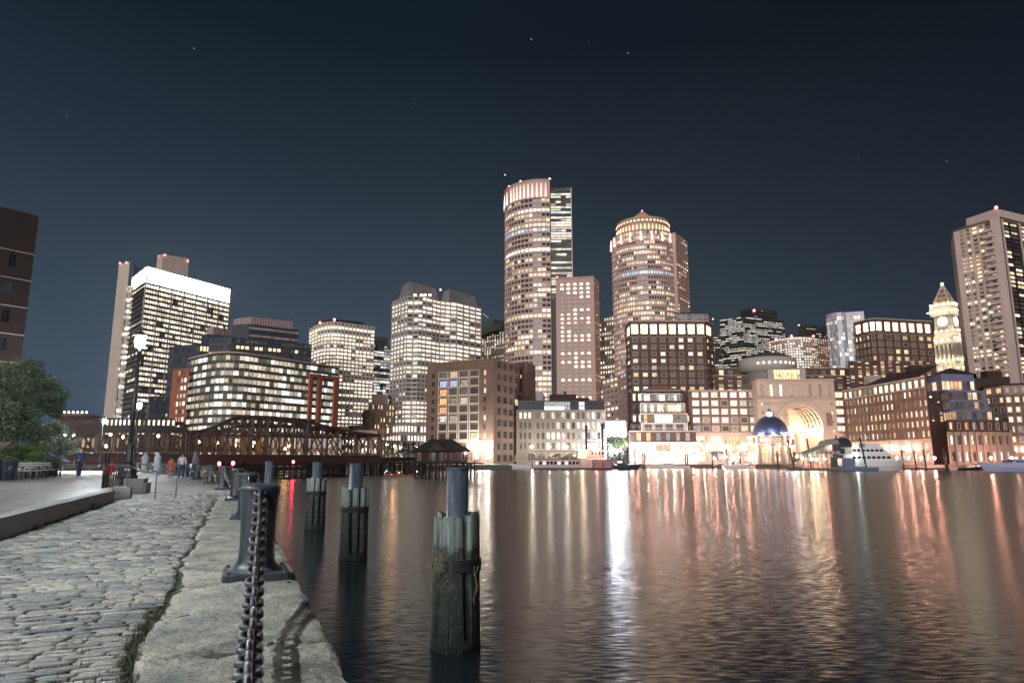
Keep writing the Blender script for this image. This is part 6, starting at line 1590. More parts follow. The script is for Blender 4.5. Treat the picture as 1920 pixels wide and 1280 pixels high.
def tree(base, h, r, n, size, label, seed, group=None, trunk_r=.16, low=.25, mat=None, name='leafy_tree', ry=None, clumps=26):
    rr = random.Random(seed); t = empty(name, base, label, 'tree', group); x, y, z = base
    cz = z+h*(low+1)/2; rz = h*(1-low)/2
    cr = MB(); cl = leaf_cloud(cr, (x, y, cz), r*.8, (ry or r)*.8, rz*.85, n, size, rr, clumps); cr.obj('crown', mat or M_LEAF, t, (x, y, cz))
    tr = MB(); tr.cyl((x, y, z-.1), (x+.1, y, z+h*.45), trunk_r*1.3, trunk_r*.8, 9); tr.cyl((x+.1, y, z+h*.45), (x, y, z+h*.8), trunk_r*.8, trunk_r*.25, 7)
    for k in cl[:12]: tr.cyl((x+.05, y, z+h*rr.uniform(.3, .6)), (k[0], k[1], k[2]), trunk_r*.4, trunk_r*.1, 5)
    tr.obj('trunk', M_BARK, t, base); return t
tl = ['dark tree in the gap under the dazzling facade panels', 'dark tree left of the dazzling lamp cluster', 'pale tree behind the bridge approach, left of the pier house', 'grey-green tree behind the swing bridge end', 'dark leafy tree right of the dazzling lamps', 'dark hedge tree behind the dark brick steps', 'tree at the foot of the grey warehouse', 'tree right of the domed pavilion lamps']
for i, (px, t, D, r) in enumerate(((1150, 808, 312, 4.8), (1165, 812, 310, 3.5), (768, 826, 240, 5), (742, 832, 262, 4), (1141, 822, 308, 3.4), (1884, 775, 256, 3.2), (1062, 852, 300, 2.5), (1487, 846, 300, 2.6))):
    x, y, z = P(px, t, D); tree((x, y, GZ), z-GZ, r, 1500, .38, tl[i], 50+i, 'trees on the far bank', .25, .1)
for i, (px, t, D, r) in enumerate(((1044, 849, 300, 3.6), (1075, 851, 300, 3.0), (1014, 852, 300, 2.0))):
    x, y, z = P(px, t, D); mb = MB(); leaf_cloud(mb, (x, y, (z+GZ)/2), r, 1.2, (z-GZ)/2, 700, .3, random.Random(i)); tag(mb.obj('clipped_hedge', M_LEAF, None, (x, y, GZ)), ['long dark hedge above the paddle steamer deck', 'dark hedge just left of the steamer funnels', 'small dark hedge above the bow of the paddle steamer'][i], 'hedge', 'hedges along the grey warehouse')
# ================================================================== foreground quay
T = Vector((-.3698, .9291, 0)); NN = Vector((.9291, .3698, 0))
def tw(t, w, z=0): p = T*t+NN*w; return (p.x, p.y, z)
BOL = [(-.25, 1.2), (-3.06, 8.5), (-6.28, 16.6), (-9.55, 24.2), (-13.5, 32.6), (-17.75, 41), (-22.5, 49.7), (-26.9, 57.7), (-30.6, 63.2), (-34.6, 68.8), (-40.4, 78), (-44.6, 83)]
BOL[0] = (-.12, .3)
# quay edge polyline (points right of the bollards), inner line where setts end, kerb line
def off_line(off, pts):
    out = []
    for i, p in enumerate(pts):
        a = pts[max(i-1, 0)]; c = pts[min(i+1, len(pts)-1)]; d = Vector((c[0]-a[0], c[1]-a[1], 0)).normalized(); n = Vector((d.y, -d.x, 0))
        out.append((p[0]+n.x*off, p[1]+n.y*off))
    return out
CL = [tw(-8, .28)[:2]]+[tw(t, .28)[:2] for t in (0, 4, 9, 13)]+BOL[2:]+[(-52, 92)]
EDGE = off_line(.47, CL); EDGE[0] = tw(-8, .75)[:2]
for i in range(1, 5): EDGE[i] = tw((0, 0, 4, 9, 13)[i], .75)[:2]
KERB = [tw(-8, -3.72)[:2], tw(27, -3.72)[:2], (-22, 36), (-33, 52), (-47, 70), (-60, 84)]
def poly_at(line, y):
    for a, b in zip(line[:-1], line[1:]):
        if a[1] <= y <= b[1]: s = (y-a[1])/(b[1]-a[1]); return a[0]+(b[0]-a[0])*s
    return line[-1][0] if y > line[-1][1] else line[0][0]
def stone_mat():
    m = bpy.data.materials.new('granite_quay_stone'); nt = nodes(m); tc = N(nt, 'ShaderNodeTexCoord').outputs['Object']
    a = noise(nt, tc, 34, 4, .8).outputs[0]; b = noise(nt, tc, 1.7, 7, .72).outputs[0]; c = noise(nt, tc, 9, 4, .65).outputs[0]
    base = ramp(nt, b, [(.30, (.075, .085, .080)), (.42, (.17, .18, .155)), (.52, (.27, .265, .22)), (.62, (.36, .34, .27)), (.78, (.46, .42, .32))])
    sp = ramp(nt, a, [(.36, (.30, .31, .33)), (.5, (1, 1, 1)), (.64, (1.6, 1.56, 1.45))])
    mx = N(nt, 'ShaderNodeMixRGB', blend_type='MULTIPLY'); mx.inputs[0].default_value = .85; nt.links.new(base, mx.inputs[1]); nt.links.new(sp, mx.inputs[2])
    st = ramp(nt, c, [(.30, (.35, .36, .36)), (.42, (1, 1, 1))]); m2 = N(nt, 'ShaderNodeMixRGB', blend_type='MULTIPLY'); m2.inputs[0].default_value = .8; nt.links.new(mx.outputs[0], m2.inputs[1]); nt.links.new(st, m2.inputs[2])
    h = math_(nt, 'ADD', math_(nt, 'MULTIPLY', a, .35), math_(nt, 'MULTIPLY', c, 1.0)); bm = N(nt, 'ShaderNodeBump'); bm.inputs['Strength'].default_value = .8; bm.inputs['Distance'].default_value = .03; nt.links.new(h, bm.inputs['Height'])
    pbr(nt, m2.outputs[0], .78, 0, bm.outputs[0]); return m
STONE = stone_mat()
def sett_mat():
    m = bpy.data.materials.new('worn_sett_stone'); nt = nodes(m); tc = N(nt, 'ShaderNodeTexCoord').outputs['Object']
    at = N(nt, 'ShaderNodeAttribute', attribute_name='room'); sc = N(nt, 'ShaderNodeSeparateColor'); nt.links.new(at.outputs['Color'], sc.inputs[0])
    a = noise(nt, tc, 26, 5, .8).outputs[0]; b = noise(nt, tc, 1.2, 5, .65).outputs[0]
    base = ramp(nt, sc.outputs[0], [(0, (.085, .10, .115)), (.3, (.17, .185, .195)), (.6, (.27, .27, .245)), (.85, (.37, .35, .29)), (1, (.24, .20, .17))])
    sp = ramp(nt, a, [(.34, (.38, .38, .4)), (.52, (1, 1, 1)), (.66, (1.5, 1.5, 1.42))])
    mx = N(nt, 'ShaderNodeMixRGB', blend_type='MULTIPLY'); mx.inputs[0].default_value = .8; nt.links.new(base, mx.inputs[1]); nt.links.new(sp, mx.inputs[2])
    w = ramp(nt, b, [(.35, (.6, .63, .65)), (.6, (1.1, 1.08, 1.02))]); m2 = N(nt, 'ShaderNodeMixRGB', blend_type='MULTIPLY'); m2.inputs[0].default_value = .9; nt.links.new(mx.outputs[0], m2.inputs[1]); nt.links.new(w, m2.inputs[2])
    bm = N(nt, 'ShaderNodeBump'); bm.inputs['Strength'].default_value = .5; bm.inputs['Distance'].default_value = .012; nt.links.new(a, bm.inputs['Height'])
    pbr(nt, m2.outputs[0], .55, 0, bm.outputs[0]); return m
rq = random.Random(3)
# jagged line between setts and edge slabs
CRK = []
t = -3.0
while t < 27: CRK.append((t, -.60+rq.uniform(-.06, .07)+.02*math.sin(t*1.7))); t += rq.uniform(.25, .55)
def crack(t):
    for a, b in zip(CRK[:-1], CRK[1:]):
        if a[0] <= t <= b[0]: return a[1]+(b[1]-a[1])*(t-a[0])/(b[0]-a[0])
    return -.6
# edge slabs: big granite blocks with uneven tops and broken rims
def hgt(x, y, s=1.0):
    from mathutils import noise as mn
    return mn.fractal(Vector((x*s, y*s, 1.7)), .9, 2.0, 5)
slab = MB(); t = -2.5; 
while t < 27:
    L = rq.uniform(1.9, 3.1); nt_, nw = int(L/.055), 30; g = .015
    if t > 14: nt_, nw = int(L/.12), 14
    rows = []; dz_ = rq.uniform(-.014, .012)
    for i in range(nt_+1):
        tt = t+g+(L-2*g)*i/nt_; row = []; w0 = crack(tt)+.03; w1 = .75+.025*hgt(tt*3, 5.1)+.012*hgt(tt*14, 9)
        if i in (0, nt_): pass
        prof = [(w0, -.35), (w0, -.05)]+[(w0+(w1-w0)*j/nw, 0) for j in range(nw+1)]+[(w1+.004, -.04), (w1-.03, -.5), (w1-.02, -1.2), (w1-.02, -2.6)]
        for (w, z) in prof:
            p = T*tt+NN*w; e = min(w-w0, w1-w, (tt-t), (t+L-tt)); zz = z
            if z == 0:
                zz = dz_+.022*hgt(p.x, p.y, 1.1)+.010*hgt(p.x, p.y, 5)-.03*max(0, 1-max(e, 0)/.07)**2-.02*(1 if hgt(p.x+7, p.y, 1.6) > .42 else 0)
            elif z < -.3: w += .04*hgt(tt*2, z*3); p = T*tt+NN*w
            row.append((p.x, p.y, zz))
        rows.append(row)
    k = len(rows[0]); n0 = len(slab.v)
    slab.grid(rows, close=False, sm=True); slab.smooth[-1] = True
    # flip winding: rows run along T
    t += L
slab.f = [tuple(reversed(f)) for f in slab.f]
o = struct('quay_edge_stones', slab, STONE)
# setts
def setts():
    mb = MB(); t = -2.0; SM = sett_mat(); from mathutils import noise as mn
    def stone(t0, t1, w0, w1, dz, c, res):
        nt_, nw = (3, 7) if res else (2, 3)
        rows = []; g = .003
        for i in range(nt_+3):
            row = []
            for j in range(nw+3):
                ti = (i-1)/nt_; wj = (j-1)/nw; edge = i in (0, nt_+2) or j in (0, nw+2)
                ti = min(max(ti, 0), 1); wj = min(max(wj, 0), 1)
                tt = t0+g+(t1-t0-2*g)*ti; ww = w0+g+(w1-w0-2*g)*wj
                p = T*tt+NN*ww
                e = min(ti, 1-ti)*2; f = min(wj, 1-wj)*2
                z = -.07 if edge else dz-.007*(1-min(e*3.2, 1))-.007*(1-min(f*8, 1))+.006*mn.noise(Vector((p.x*7, p.y*7, 0)))
                row.append((p.x, p.y, z))
            rows.append(row)
        n0 = len(mb.f); mb.grid(rows, close=False, sm=True)
        for q in range(n0, len(mb.f)): mb.c[q] = (c, 0, 0)
    while t < 34:
        dt = rq.uniform(.075, .125) if t < 16 else rq.uniform(.12, .17)
        w = -3.66+rq.uniform(0, .2); wr = crack(t) if t < 27 else .2
        while w < wr-.08:
            dw = rq.uniform(.18, .42); w2 = min(w+dw, wr-rq.uniform(0, .04))
            if w2-w > .07:
                p = T*t+NN*w; dz = -.010+.022*hgt(p.x, p.y, .55)+rq.uniform(-.007, .007)
                stone(t, t+dt, w, w2, dz, min(max(rq.gauss(.5, .25), 0), 1), t < 11)
            w = w2
        t += dt
    mb.f = [tuple(reversed(f)) for f in mb.f]
    struct('cobbled_quay', mb, SM)
setts()
# bed under setts, and the farther part of the quay as one sheet
def sheet_mat():
    m = bpy.data.materials.new('far_sett_paving'); nt = nodes(m); tc = N(nt, 'ShaderNodeTexCoord').outputs['Object']
    mp = N(nt, 'ShaderNodeMapping'); mp.inputs['Rotation'].default_value = (0, 0, rad(-31)); nt.links.new(tc, mp.inputs[0])
    b = N(nt, 'ShaderNodeTexBrick'); nt.links.new(mp.outputs[0], b.inputs['Vector']); b.inputs['Scale'].default_value = 1; b.inputs['Brick Width'].default_value = .34; b.inputs['Row Height'].default_value = .14; b.inputs['Mortar Size'].default_value = .012
    b.inputs['Color1'].default_value = (.30, .29, .26, 1); b.inputs['Color2'].default_value = (.20, .21, .21, 1); b.inputs['Mortar'].default_value = (.06, .065, .05, 1)
    n = noise(nt, tc, .8, 5, .65).outputs[0]; r = ramp(nt, n, [(.35, (.55, .58, .55)), (.6, (1.1, 1.08, 1.02))]); mx = N(nt, 'ShaderNodeMixRGB', blend_type='MULTIPLY'); mx.inputs[0].default_value = 1; nt.links.new(b.outputs[0], mx.inputs[1]); nt.links.new(r, mx.inputs[2])
    bm = N(nt, 'ShaderNodeBump'); bm.inputs['Strength'].default_value = .6; bm.inputs['Distance'].default_value = .02; nt.links.new(b.outputs['Fac'], bm.inputs['Height']); bm.invert = True
    pbr(nt, mx.outputs[0], .6, 0, bm.outputs[0]); return m
bed = MB(); ys = [-8, 0, 6, 12, 20, 24.5]
for a, b in zip(ys[:-1], ys[1:]):
    bed.face([(poly_at(KERB, a)-.2, a, -.034), (poly_at(EDGE, a)-.12, a, -.034), (poly_at(EDGE, b)-.12, b, -.034), (poly_at(KERB, b)-.2, b, -.034)])
struct('joint_soil', bed, wallmat('mossy_joint_soil', (.045, .050, .035), .5, 1.5, .2, .95, fine=20, bump=.5))
far = MB(); ys = [24.2, 28, 32.6, 41, 49.7, 57.7, 63.2, 68.8, 78, 84, 92]
for a, b in zip(ys[:-1], ys[1:]):
    e0, e1 = poly_at(EDGE, a), poly_at(EDGE, b)
    far.face([(poly_at(KERB, a)-.2, a, -.022), (e0, a, -.022), (e1, b, -.022), (poly_at(KERB, b)-.2, b, -.022)])
    far.face([(e0, a, -3), (e1, b, -3), (e1, b, -.022), (e0, a, -.022)][::-1] if False else [(e0, a, -.022), (e0, a, -3), (e1, b, -3), (e1, b, -.022)])
struct('far_quay_paving', far, sheet_mat())
# kerb wall of granite blocks and the plaza behind it
PZ = .34
kt = -2.0; kn = 0; GRA = wallmat('grey_kerb_granite', (.24, .245, .24), .3, 1.5, .35, .8, fine=14, bump=.35)
kb = MB()
while kt < 26.4:
    L = rq.uniform(1.5, 1.8); a, c = tw(kt+.006, -3.90), tw(min(kt+L, 26.6)-.006, -3.90); z = PZ+.015+rq.uniform(-.006, .006)
    kb.bar((a[0], a[1], z/2-.1+.0), (c[0], c[1], z/2-.1), .36, z+.2); kt += L
bmk = bmesh.new()
struct('kerb', kb, GRA)
pv = bpy.data.materials.new('plaza_paving'); nt = nodes(pv); tc = N(nt, 'ShaderNodeTexCoord').outputs['Object']
mp = N(nt, 'ShaderNodeMapping'); mp.inputs['Rotation'].default_value = (0, 0, rad(21.7)); nt.links.new(tc, mp.inputs[0])
b = N(nt, 'ShaderNodeTexBrick'); nt.links.new(mp.outputs[0], b.inputs['Vector']); b.inputs['Scale'].default_value = 1; b.inputs['Brick Width'].default_value = .9; b.inputs['Row Height'].default_value = .45; b.inputs['Mortar Size'].default_value = .006
b.inputs['Color1'].default_value = (.25, .225, .205, 1); b.inputs['Color2'].default_value = (.20, .185, .175, 1); b.inputs['Mortar'].default_value = (.08, .075, .07, 1)
n = noise(nt, tc, .9, 5, .65).outputs[0]; r = ramp(nt, n, [(.3, (.7, .7, .7)), (.7, (1.15, 1.12, 1.1))]); mx = N(nt, 'ShaderNodeMixRGB', blend_type='MULTIPLY'); mx.inputs[0].default_value = 1; nt.links.new(b.outputs[0], mx.inputs[1]); nt.links.new(r, mx.inputs[2])
rn = noise(nt, tc, 3, 4, .6).outputs[0]; pbr(nt, mx.outputs[0], ramp(nt, rn, [(.3, (.35,)*3), (.7, (.6,)*3)]), 0)
pz = MB(); ys = [-10, 0, 10, 20, 25.2]
def kx(y): return tw((y+3.72*.3698)/.9291, -4.07)[0]
for a, b2 in zip(ys[:-1], ys[1:]): pz.face([(-70, a, PZ), (kx(a), a, PZ), (kx(b2), b2, PZ), (-70, b2, PZ)])
ys = [25.2, 36, 52, 70, 84]
for a, b2 in zip(ys[:-1], ys[1:]):
    xa, xb = poly_at(KERB, a)-.3 if a > 26 else kx(a), poly_at(KERB, b2)-.3
    pz.face([(-110, a, PZ), (xa, a, PZ), (xb, b2, PZ), (-110, b2, PZ)]); pz.face([(xa, a, PZ), (xa, a, -.1), (xb, b2, -.1), (xb, b2, PZ)])
pz.face([(-110, 84, PZ), (poly_at(KERB, 84)-.3, 84, PZ), (poly_at(KERB, 84)-.3, 84, -3), (-110, 84, -3)])
struct('plaza', pz, pv)
# weeds and grass in the joints: nobody could count them
gr = MB(); rg = random.Random(9)
def tuft(t, w, n, h, z=0.0):
    for _ in range(n):
        p = T*(t+rg.gauss(0, .05))+NN*(w+rg.gauss(0, .035)); a = rg.uniform(0, 6.28); l = h*rg.uniform(.4, 1.1); q = Vector((math.cos(a), math.sin(a), 0))*l*rg.uniform(.3, .8); s = Vector((-math.sin(a), math.cos(a), 0))*.004
        gr.face([tuple(p-s+Vector((0, 0, z-.03))), tuple(p+s+Vector((0, 0, z-.03))), tuple(p+q+s*.3+Vector((0, 0, z+l))), tuple(p+q-s*.3+Vector((0, 0, z+l)))])
for t, _ in CRK:
    if hgt(t, 3.3, .9) < .05 and not 4.9 < t < 6.2: continue
    dens = 3 if 4.6 < t < 7.6 else (1.2 if t < 12 else .6)
    for _ in range(int(4*dens)): tuft(t+rg.uniform(0, .4), crack(t)+rg.uniform(-.04, .03), 10 if dens > 2 else 5, .024 if dens > 2 else .015, -.01)
for _ in range(70): tuft(rg.uniform(3.5, 8.5), rg.uniform(-1.6, -.62), 8, .018, -.01)
for _ in range(60): tuft(rg.uniform(3.0, 26), -3.69, 20, .05)
tuft(23.2, -3.62, 150, .16); tuft(22.8, -3.62, 120, .14)
for _ in range(50): tuft(rg.uniform(16, 30), rg.uniform(-1.5, .1), 16, .05)
tag(gr.obj('joint_grass', leafmat('weed_green', (.055, .075, .03))), kind='stuff')
# litter scraps on the edge stone
for i, (px, py, mt, lb) in enumerate(((541, 1094, (.05, .05, .05), 'scrap of dark litter just right of the nearest bollard foot'), (520, 1206, (.5, .5, .45), 'pale crumpled wrapper beside the chain shadow'), (585, 1263, (.45, .45, .48), 'bright bottle cap ring near the quay edge at the bottom'), (507, 1212, (.06, .07, .08), 'small dark pebble-like scrap beside the nearest chain'))):
    a, b_ = ray(px, py); D = -HC/b_; mb = MB(); x, y = a*D, D; rr = random.Random(i)
    for k in range(3): mb.box(x+rr.uniform(-.01, .01), y+rr.uniform(-.01, .01), .016+.008*k, .06-.015*k, .022, .006, rz=rr.uniform(0, 3), tilt=(rr.uniform(-.3, .3), .2))
    tag(mb.obj('litter_scrap', wallmat('scrap_%s' % 'abcd'[i], mt, .2), None, (x, y, 0)), lb, 'litter', 'scraps on the quay stones')

# ================================================================== bollards and chains
def ironmat(name, col, chip, lo=.62, sc=7):
    m = bpy.data.materials.new(name); nt = nodes(m); tc = N(nt, 'ShaderNodeTexCoord').outputs['Object']
    a = noise(nt, tc, sc, 7, .75).outputs[0]; b = noise(nt, tc, 3, 4, .6, (3, 3, .35)).outputs[0]; c = noise(nt, tc, 22, 5, .75, (1, 1, .5)).outputs[0]
    pc = ramp(nt, b, [(.3, tuple(v*.55 for v in col)), (.5, col), (.7, tuple(v*1.9 for v in col))])
    f = ramp(nt, math_(nt, 'MULTIPLY', math_(nt, 'ADD', a, c), .5), [(lo-.03, (0, 0, 0)), (lo, (1, 1, 1))])
    mx = N(nt, 'ShaderNodeMixRGB'); nt.links.new(f, mx.inputs[0]); nt.links.new(pc, mx.inputs[1]); mx.inputs[2].default_value = (*chip, 1)
    bm = N(nt, 'ShaderNodeBump'); bm.inputs['Strength'].default_value = .35; bm.inputs['Distance'].default_value = .01; nt.links.new(c, bm.inputs['Height'])
    pbr(nt, mx.outputs[0], ramp(nt, a, [(.35, (.32,)*3), (.65, (.62,)*3)]), 0, bm.outputs[0]); return m
M_IRON = ironmat('blue_black_painted_iron', (.030, .039, .050), (.16, .10, .065))
M_CHAIN = ironmat('worn_iron_chain', (.040, .042, .048), (.12, .09, .075), .61, 30)
def make_bollard():
    r = empty('quay_bollard', (0, 0, 0), 'x', 'bollard', 'iron bollards along the quay edge')
    mb = MB(); s = .37
    def rs(h, c, z, k=5):
        out = []
        for qx, qy, a0 in ((1, -1, -90), (1, 1, 0), (-1, 1, 90), (-1, -1, 180)):
            for j in range(k+1): a = rad(a0+90*j/k); out.append((qx*(h-c)+c*math.cos(a), qy*(h-c)+c*math.sin(a), z))
        return out
    mb.grid([rs(s, .04, 0), rs(s, .04, .065), rs(s-.015, .04, .08)], sm=False)
    mb.obj('base_plate', M_IRON, r, (0, 0, 0))
    mb = MB(); prof = [(.33, .078), (.30, .092), (.262, .115), (.232, .15), (.212, .20), (.203, .27), (.200, .36), (.204, .55), (.213, .75), (.224, .92), (.2285, 1.0), (.2335, 1.008), (.2345, 1.03), (.230, 1.043), (.20, 1.062), (.14, 1.078), (.07, 1.086), (.005, 1.088)]
    mb.lathe((0, 0, 0), prof, 48); mb.obj('post', M_IRON, r, (0, 0, .5))
    for sx in (-1, 1):
        for sy in (-1, 1):
            b_ = MB(); b_.cyl((sx*.31, sy*.31, .078), (sx*.31, sy*.31, .105), .026, .024, 6, sm=False); b_.obj('bolt', M_IRON, r, (sx*.31, sy*.31, .08))
    return r
blab = ['bollard beside the camera at the near end of the big chain', 'nearest big iron bollard on a square foot with the chain hanging down its face', 'second bollard from the front, half hidden behind the nearest one', 'third bollard from the front, dark front with a chain running off it', 'fourth bollard from the front, first clear of the nearest cluster', 'fifth bollard from the front with a twin-looking chain sagging left', 'sixth bollard from the front, standing right of the grey pointed pile', 'seventh bollard, just right of the person in the white shirt', 'eighth bollard, hidden beside the person in the white shirt', 'ninth bollard, just left of the person in red', 'tenth bollard between the two grey pointed piles', 'eleventh and farthest bollard, next to the thin railing']
b0 = make_bollard(); BO = []
for i, (x, y) in enumerate(BOL):
    o = b0 if i == 0 else copy_tree(b0); o.location = (x, y, -.012 if i < 3 else -.015); o['label'] = blab[i]; o['_b'] = (x, y, 0)
    a = BOL[max(i-1, 0)]; c = BOL[min(i+1, len(BOL)-1)]; o.rotation_euler.z = math.atan2(c[1]-a[1], c[0]-a[0])-math.pi/2 if i > 1 else rad(21.7)
    BO.append(o)
def link_verts(res):
    hw, hl, r = .0435, .027, .0165; P_ = []
    n = res[0]
    for k in range(n):
        a = 2*math.pi*(k+.5)/n-math.pi/2
        P_.append((hw*math.cos(a), hw*math.sin(a)+(hl if math.sin(a) > 0 else -hl)))
    return P_, r
def chain(p, q, sag, name, label, res, scale=1.0):
    pts = []; M_ = 600; L = 0
    for i in range(M_+1):
        t = i/M_; pts.append(Vector(p).lerp(Vector(q), t)-Vector((0, 0, sag*4*t*(1-t))))
    cum = [0]
    for a, b_ in zip(pts[:-1], pts[1:]): cum.append(cum[-1]+(b_-a).length)
    pitch = .1065*scale; n = int(cum[-1]/pitch); mb = MB(); P_, r = link_verts(res); r *= scale; i = 0
    side = (Vector(q)-Vector(p)).cross(Vector((0, 0, 1))).normalized()
    for k in range(n+1):
        s = (k+.0)*cum[-1]/n
        while i < M_-1 and cum[i+1] < s: i += 1
        c = pts[i].lerp(pts[i+1], min(max((s-cum[i])/(cum[i+1]-cum[i]), 0), 1)); d = (pts[min(i+2, M_)]-pts[max(i-1, 0)]).normalized()
        up = side.cross(d).normalized(); tilt = R.gauss(0, .05)+(0 if k % 2 else math.pi/2)
        u = side*math.cos(tilt)+up*math.sin(tilt); w = d.cross(u)
        rows = []
        m = len(P_)
        for j in range(m):
            x, y = P_[j][0]*scale, P_[j][1]*scale; x2, y2 = P_[(j+1) % m][0]*scale, P_[(j+1) % m][1]*scale; x0, y0 = P_[j-1][0]*scale, P_[j-1][1]*scale
            tn = Vector((x2-x0, y2-y0)).normalized(); nx, ny = tn.y, -tn.x
            ce = c+u*x+d*y; o1 = u*nx+d*ny
            rows.append([tuple(ce+o1*(r*math.cos(a))+w*(r*math.sin(a))) for a in [2*math.pi*h/res[1] for h in range(res[1])]])
        rows.append(rows[0]); mb.grid(rows, close=True, caps=False)
    o = mb.obj(name, M_CHAIN, None, tuple(p)); return o
clab = ['nearest heavy chain, running from the bottom of the picture up to the big bollard', 'chain between the nearest and the second bollard, mostly hidden', 'chain hanging down the third bollard towards the second', 'chain between the third and fourth bollards', 'bright sagging chain between the fourth and fifth bollards', 'sagging chain between the fifth and sixth bollards', 'sagging chain between the sixth and seventh bollards', 'chain beside the person in the white shirt', 'chain hidden behind the person in red', 'sagging chain left of the person in red', 'farthest sagging chain, by the thin railing']
for i in range(len(BOL)-1):
    a, b_ = Vector((*BOL[i], .97)), Vector((*BOL[i+1], .97)); d = (b_-a); d.z = 0; d.normalize(); ra = .225
    res = (20, 10) if i == 0 else ((14, 7) if i < 3 else (8, 5))
    o = chain(tuple(a+d*ra), tuple(b_-d*ra), .73 if i == 0 else (.5 if i < 7 else .38), 'iron_chain', clab[i], res, 1.32 if i < 3 else 1.35)
    tag(o, clab[i], 'chain', 'chains slung between the bollards')
    for s, c, k in ((1, a, i), (-1, b_, i+1)):
        if k >= len(BO): continue
        e = MB(); pc = c+d*ra*s*.985; m = 10
        side = d.cross(Vector((0, 0, 1)))
        e.grid([[tuple(pc+d*s*(.035*math.cos(t))+Vector((0, 0, .035*math.sin(t)))+(d*s*math.cos(t)+Vector((0, 0, math.sin(t))))*(.012*math.cos(h))+side*(.012*math.sin(h))) for h in [2*math.pi*q/6 for q in range(6)]] for t in [2*math.pi*q/m for q in range(m+1)]], caps=False)
        root = BO[k]; eo = e.obj('chain_eye', M_IRON, None, tuple(pc)); eo.parent = root
        mi = (Matrix.Translation(root.location) @ Matrix.Rotation(root.rotation_euler.z, 4, 'Z')).inverted(); eo.matrix_parent_inverse = mi

# ================================================================== timber dolphins
def wood_mat():
    m = bpy.data.materials.new('weathered_pile_timber'); nt = nodes(m); tc = N(nt, 'ShaderNodeTexCoord').outputs['Object']
    sp = N(nt, 'ShaderNodeSeparateXYZ'); geo = N(nt, 'ShaderNodeNewGeometry'); nt.links.new(geo.outputs['Position'], sp.inputs[0])
    g = noise(nt, tc, 14, 6, .7, (1, 1, .06)).outputs[0]; f = noise(nt, tc, 5, 5, .7).outputs[0]; w = noise(nt, tc, 3.5, 3, .6).outputs[0]
    dry = ramp(nt, g, [(.34, (.035, .055, .052)), (.48, (.13, .17, .155)), (.64, (.27, .31, .27))])
    wet = ramp(nt, f, [(.35, (.014, .020, .018)), (.52, (.036, .048, .040)), (.68, (.095, .105, .085))])
    lim = math_(nt, 'ADD', sp.outputs[2], math_(nt, 'MULTIPLY', w, .55)); fac = ramp(nt, math_(nt, 'ADD', lim, .5), [(.40, (0, 0, 0)), (.50, (1, 1, 1))])
    mx = N(nt, 'ShaderNodeMixRGB'); nt.links.new(fac, mx.inputs[0]); nt.links.new(wet, mx.inputs[1]); nt.links.new(dry, mx.inputs[2])
    bm = N(nt, 'ShaderNodeBump'); bm.inputs['Strength'].default_value = 1; bm.inputs['Distance'].default_value = .05; nt.links.new(g, bm.inputs['Height'])
    pbr(nt, mx.outputs[0], .7, 0, bm.outputs[0]); return m
M_TIMB = wood_mat(); M_PIPE = ironmat('blue_grey_steel_pipe', (.050, .068, .088), (.13, .09, .07), .60, 5)
M_ROPE = wallmat('dark_wet_rope', (.022, .022, .018), .4, 5, .1, .8, fine=30, bump=.5); M_WEED = wallmat('dried_seaweed', (.24, .24, .17), .5, 5, .1, .9)
M_ALGAE = wallmat('barnacled_algae', (.022, .030, .022), .8, 9, .1, .8, fine=26, bump=1.0)
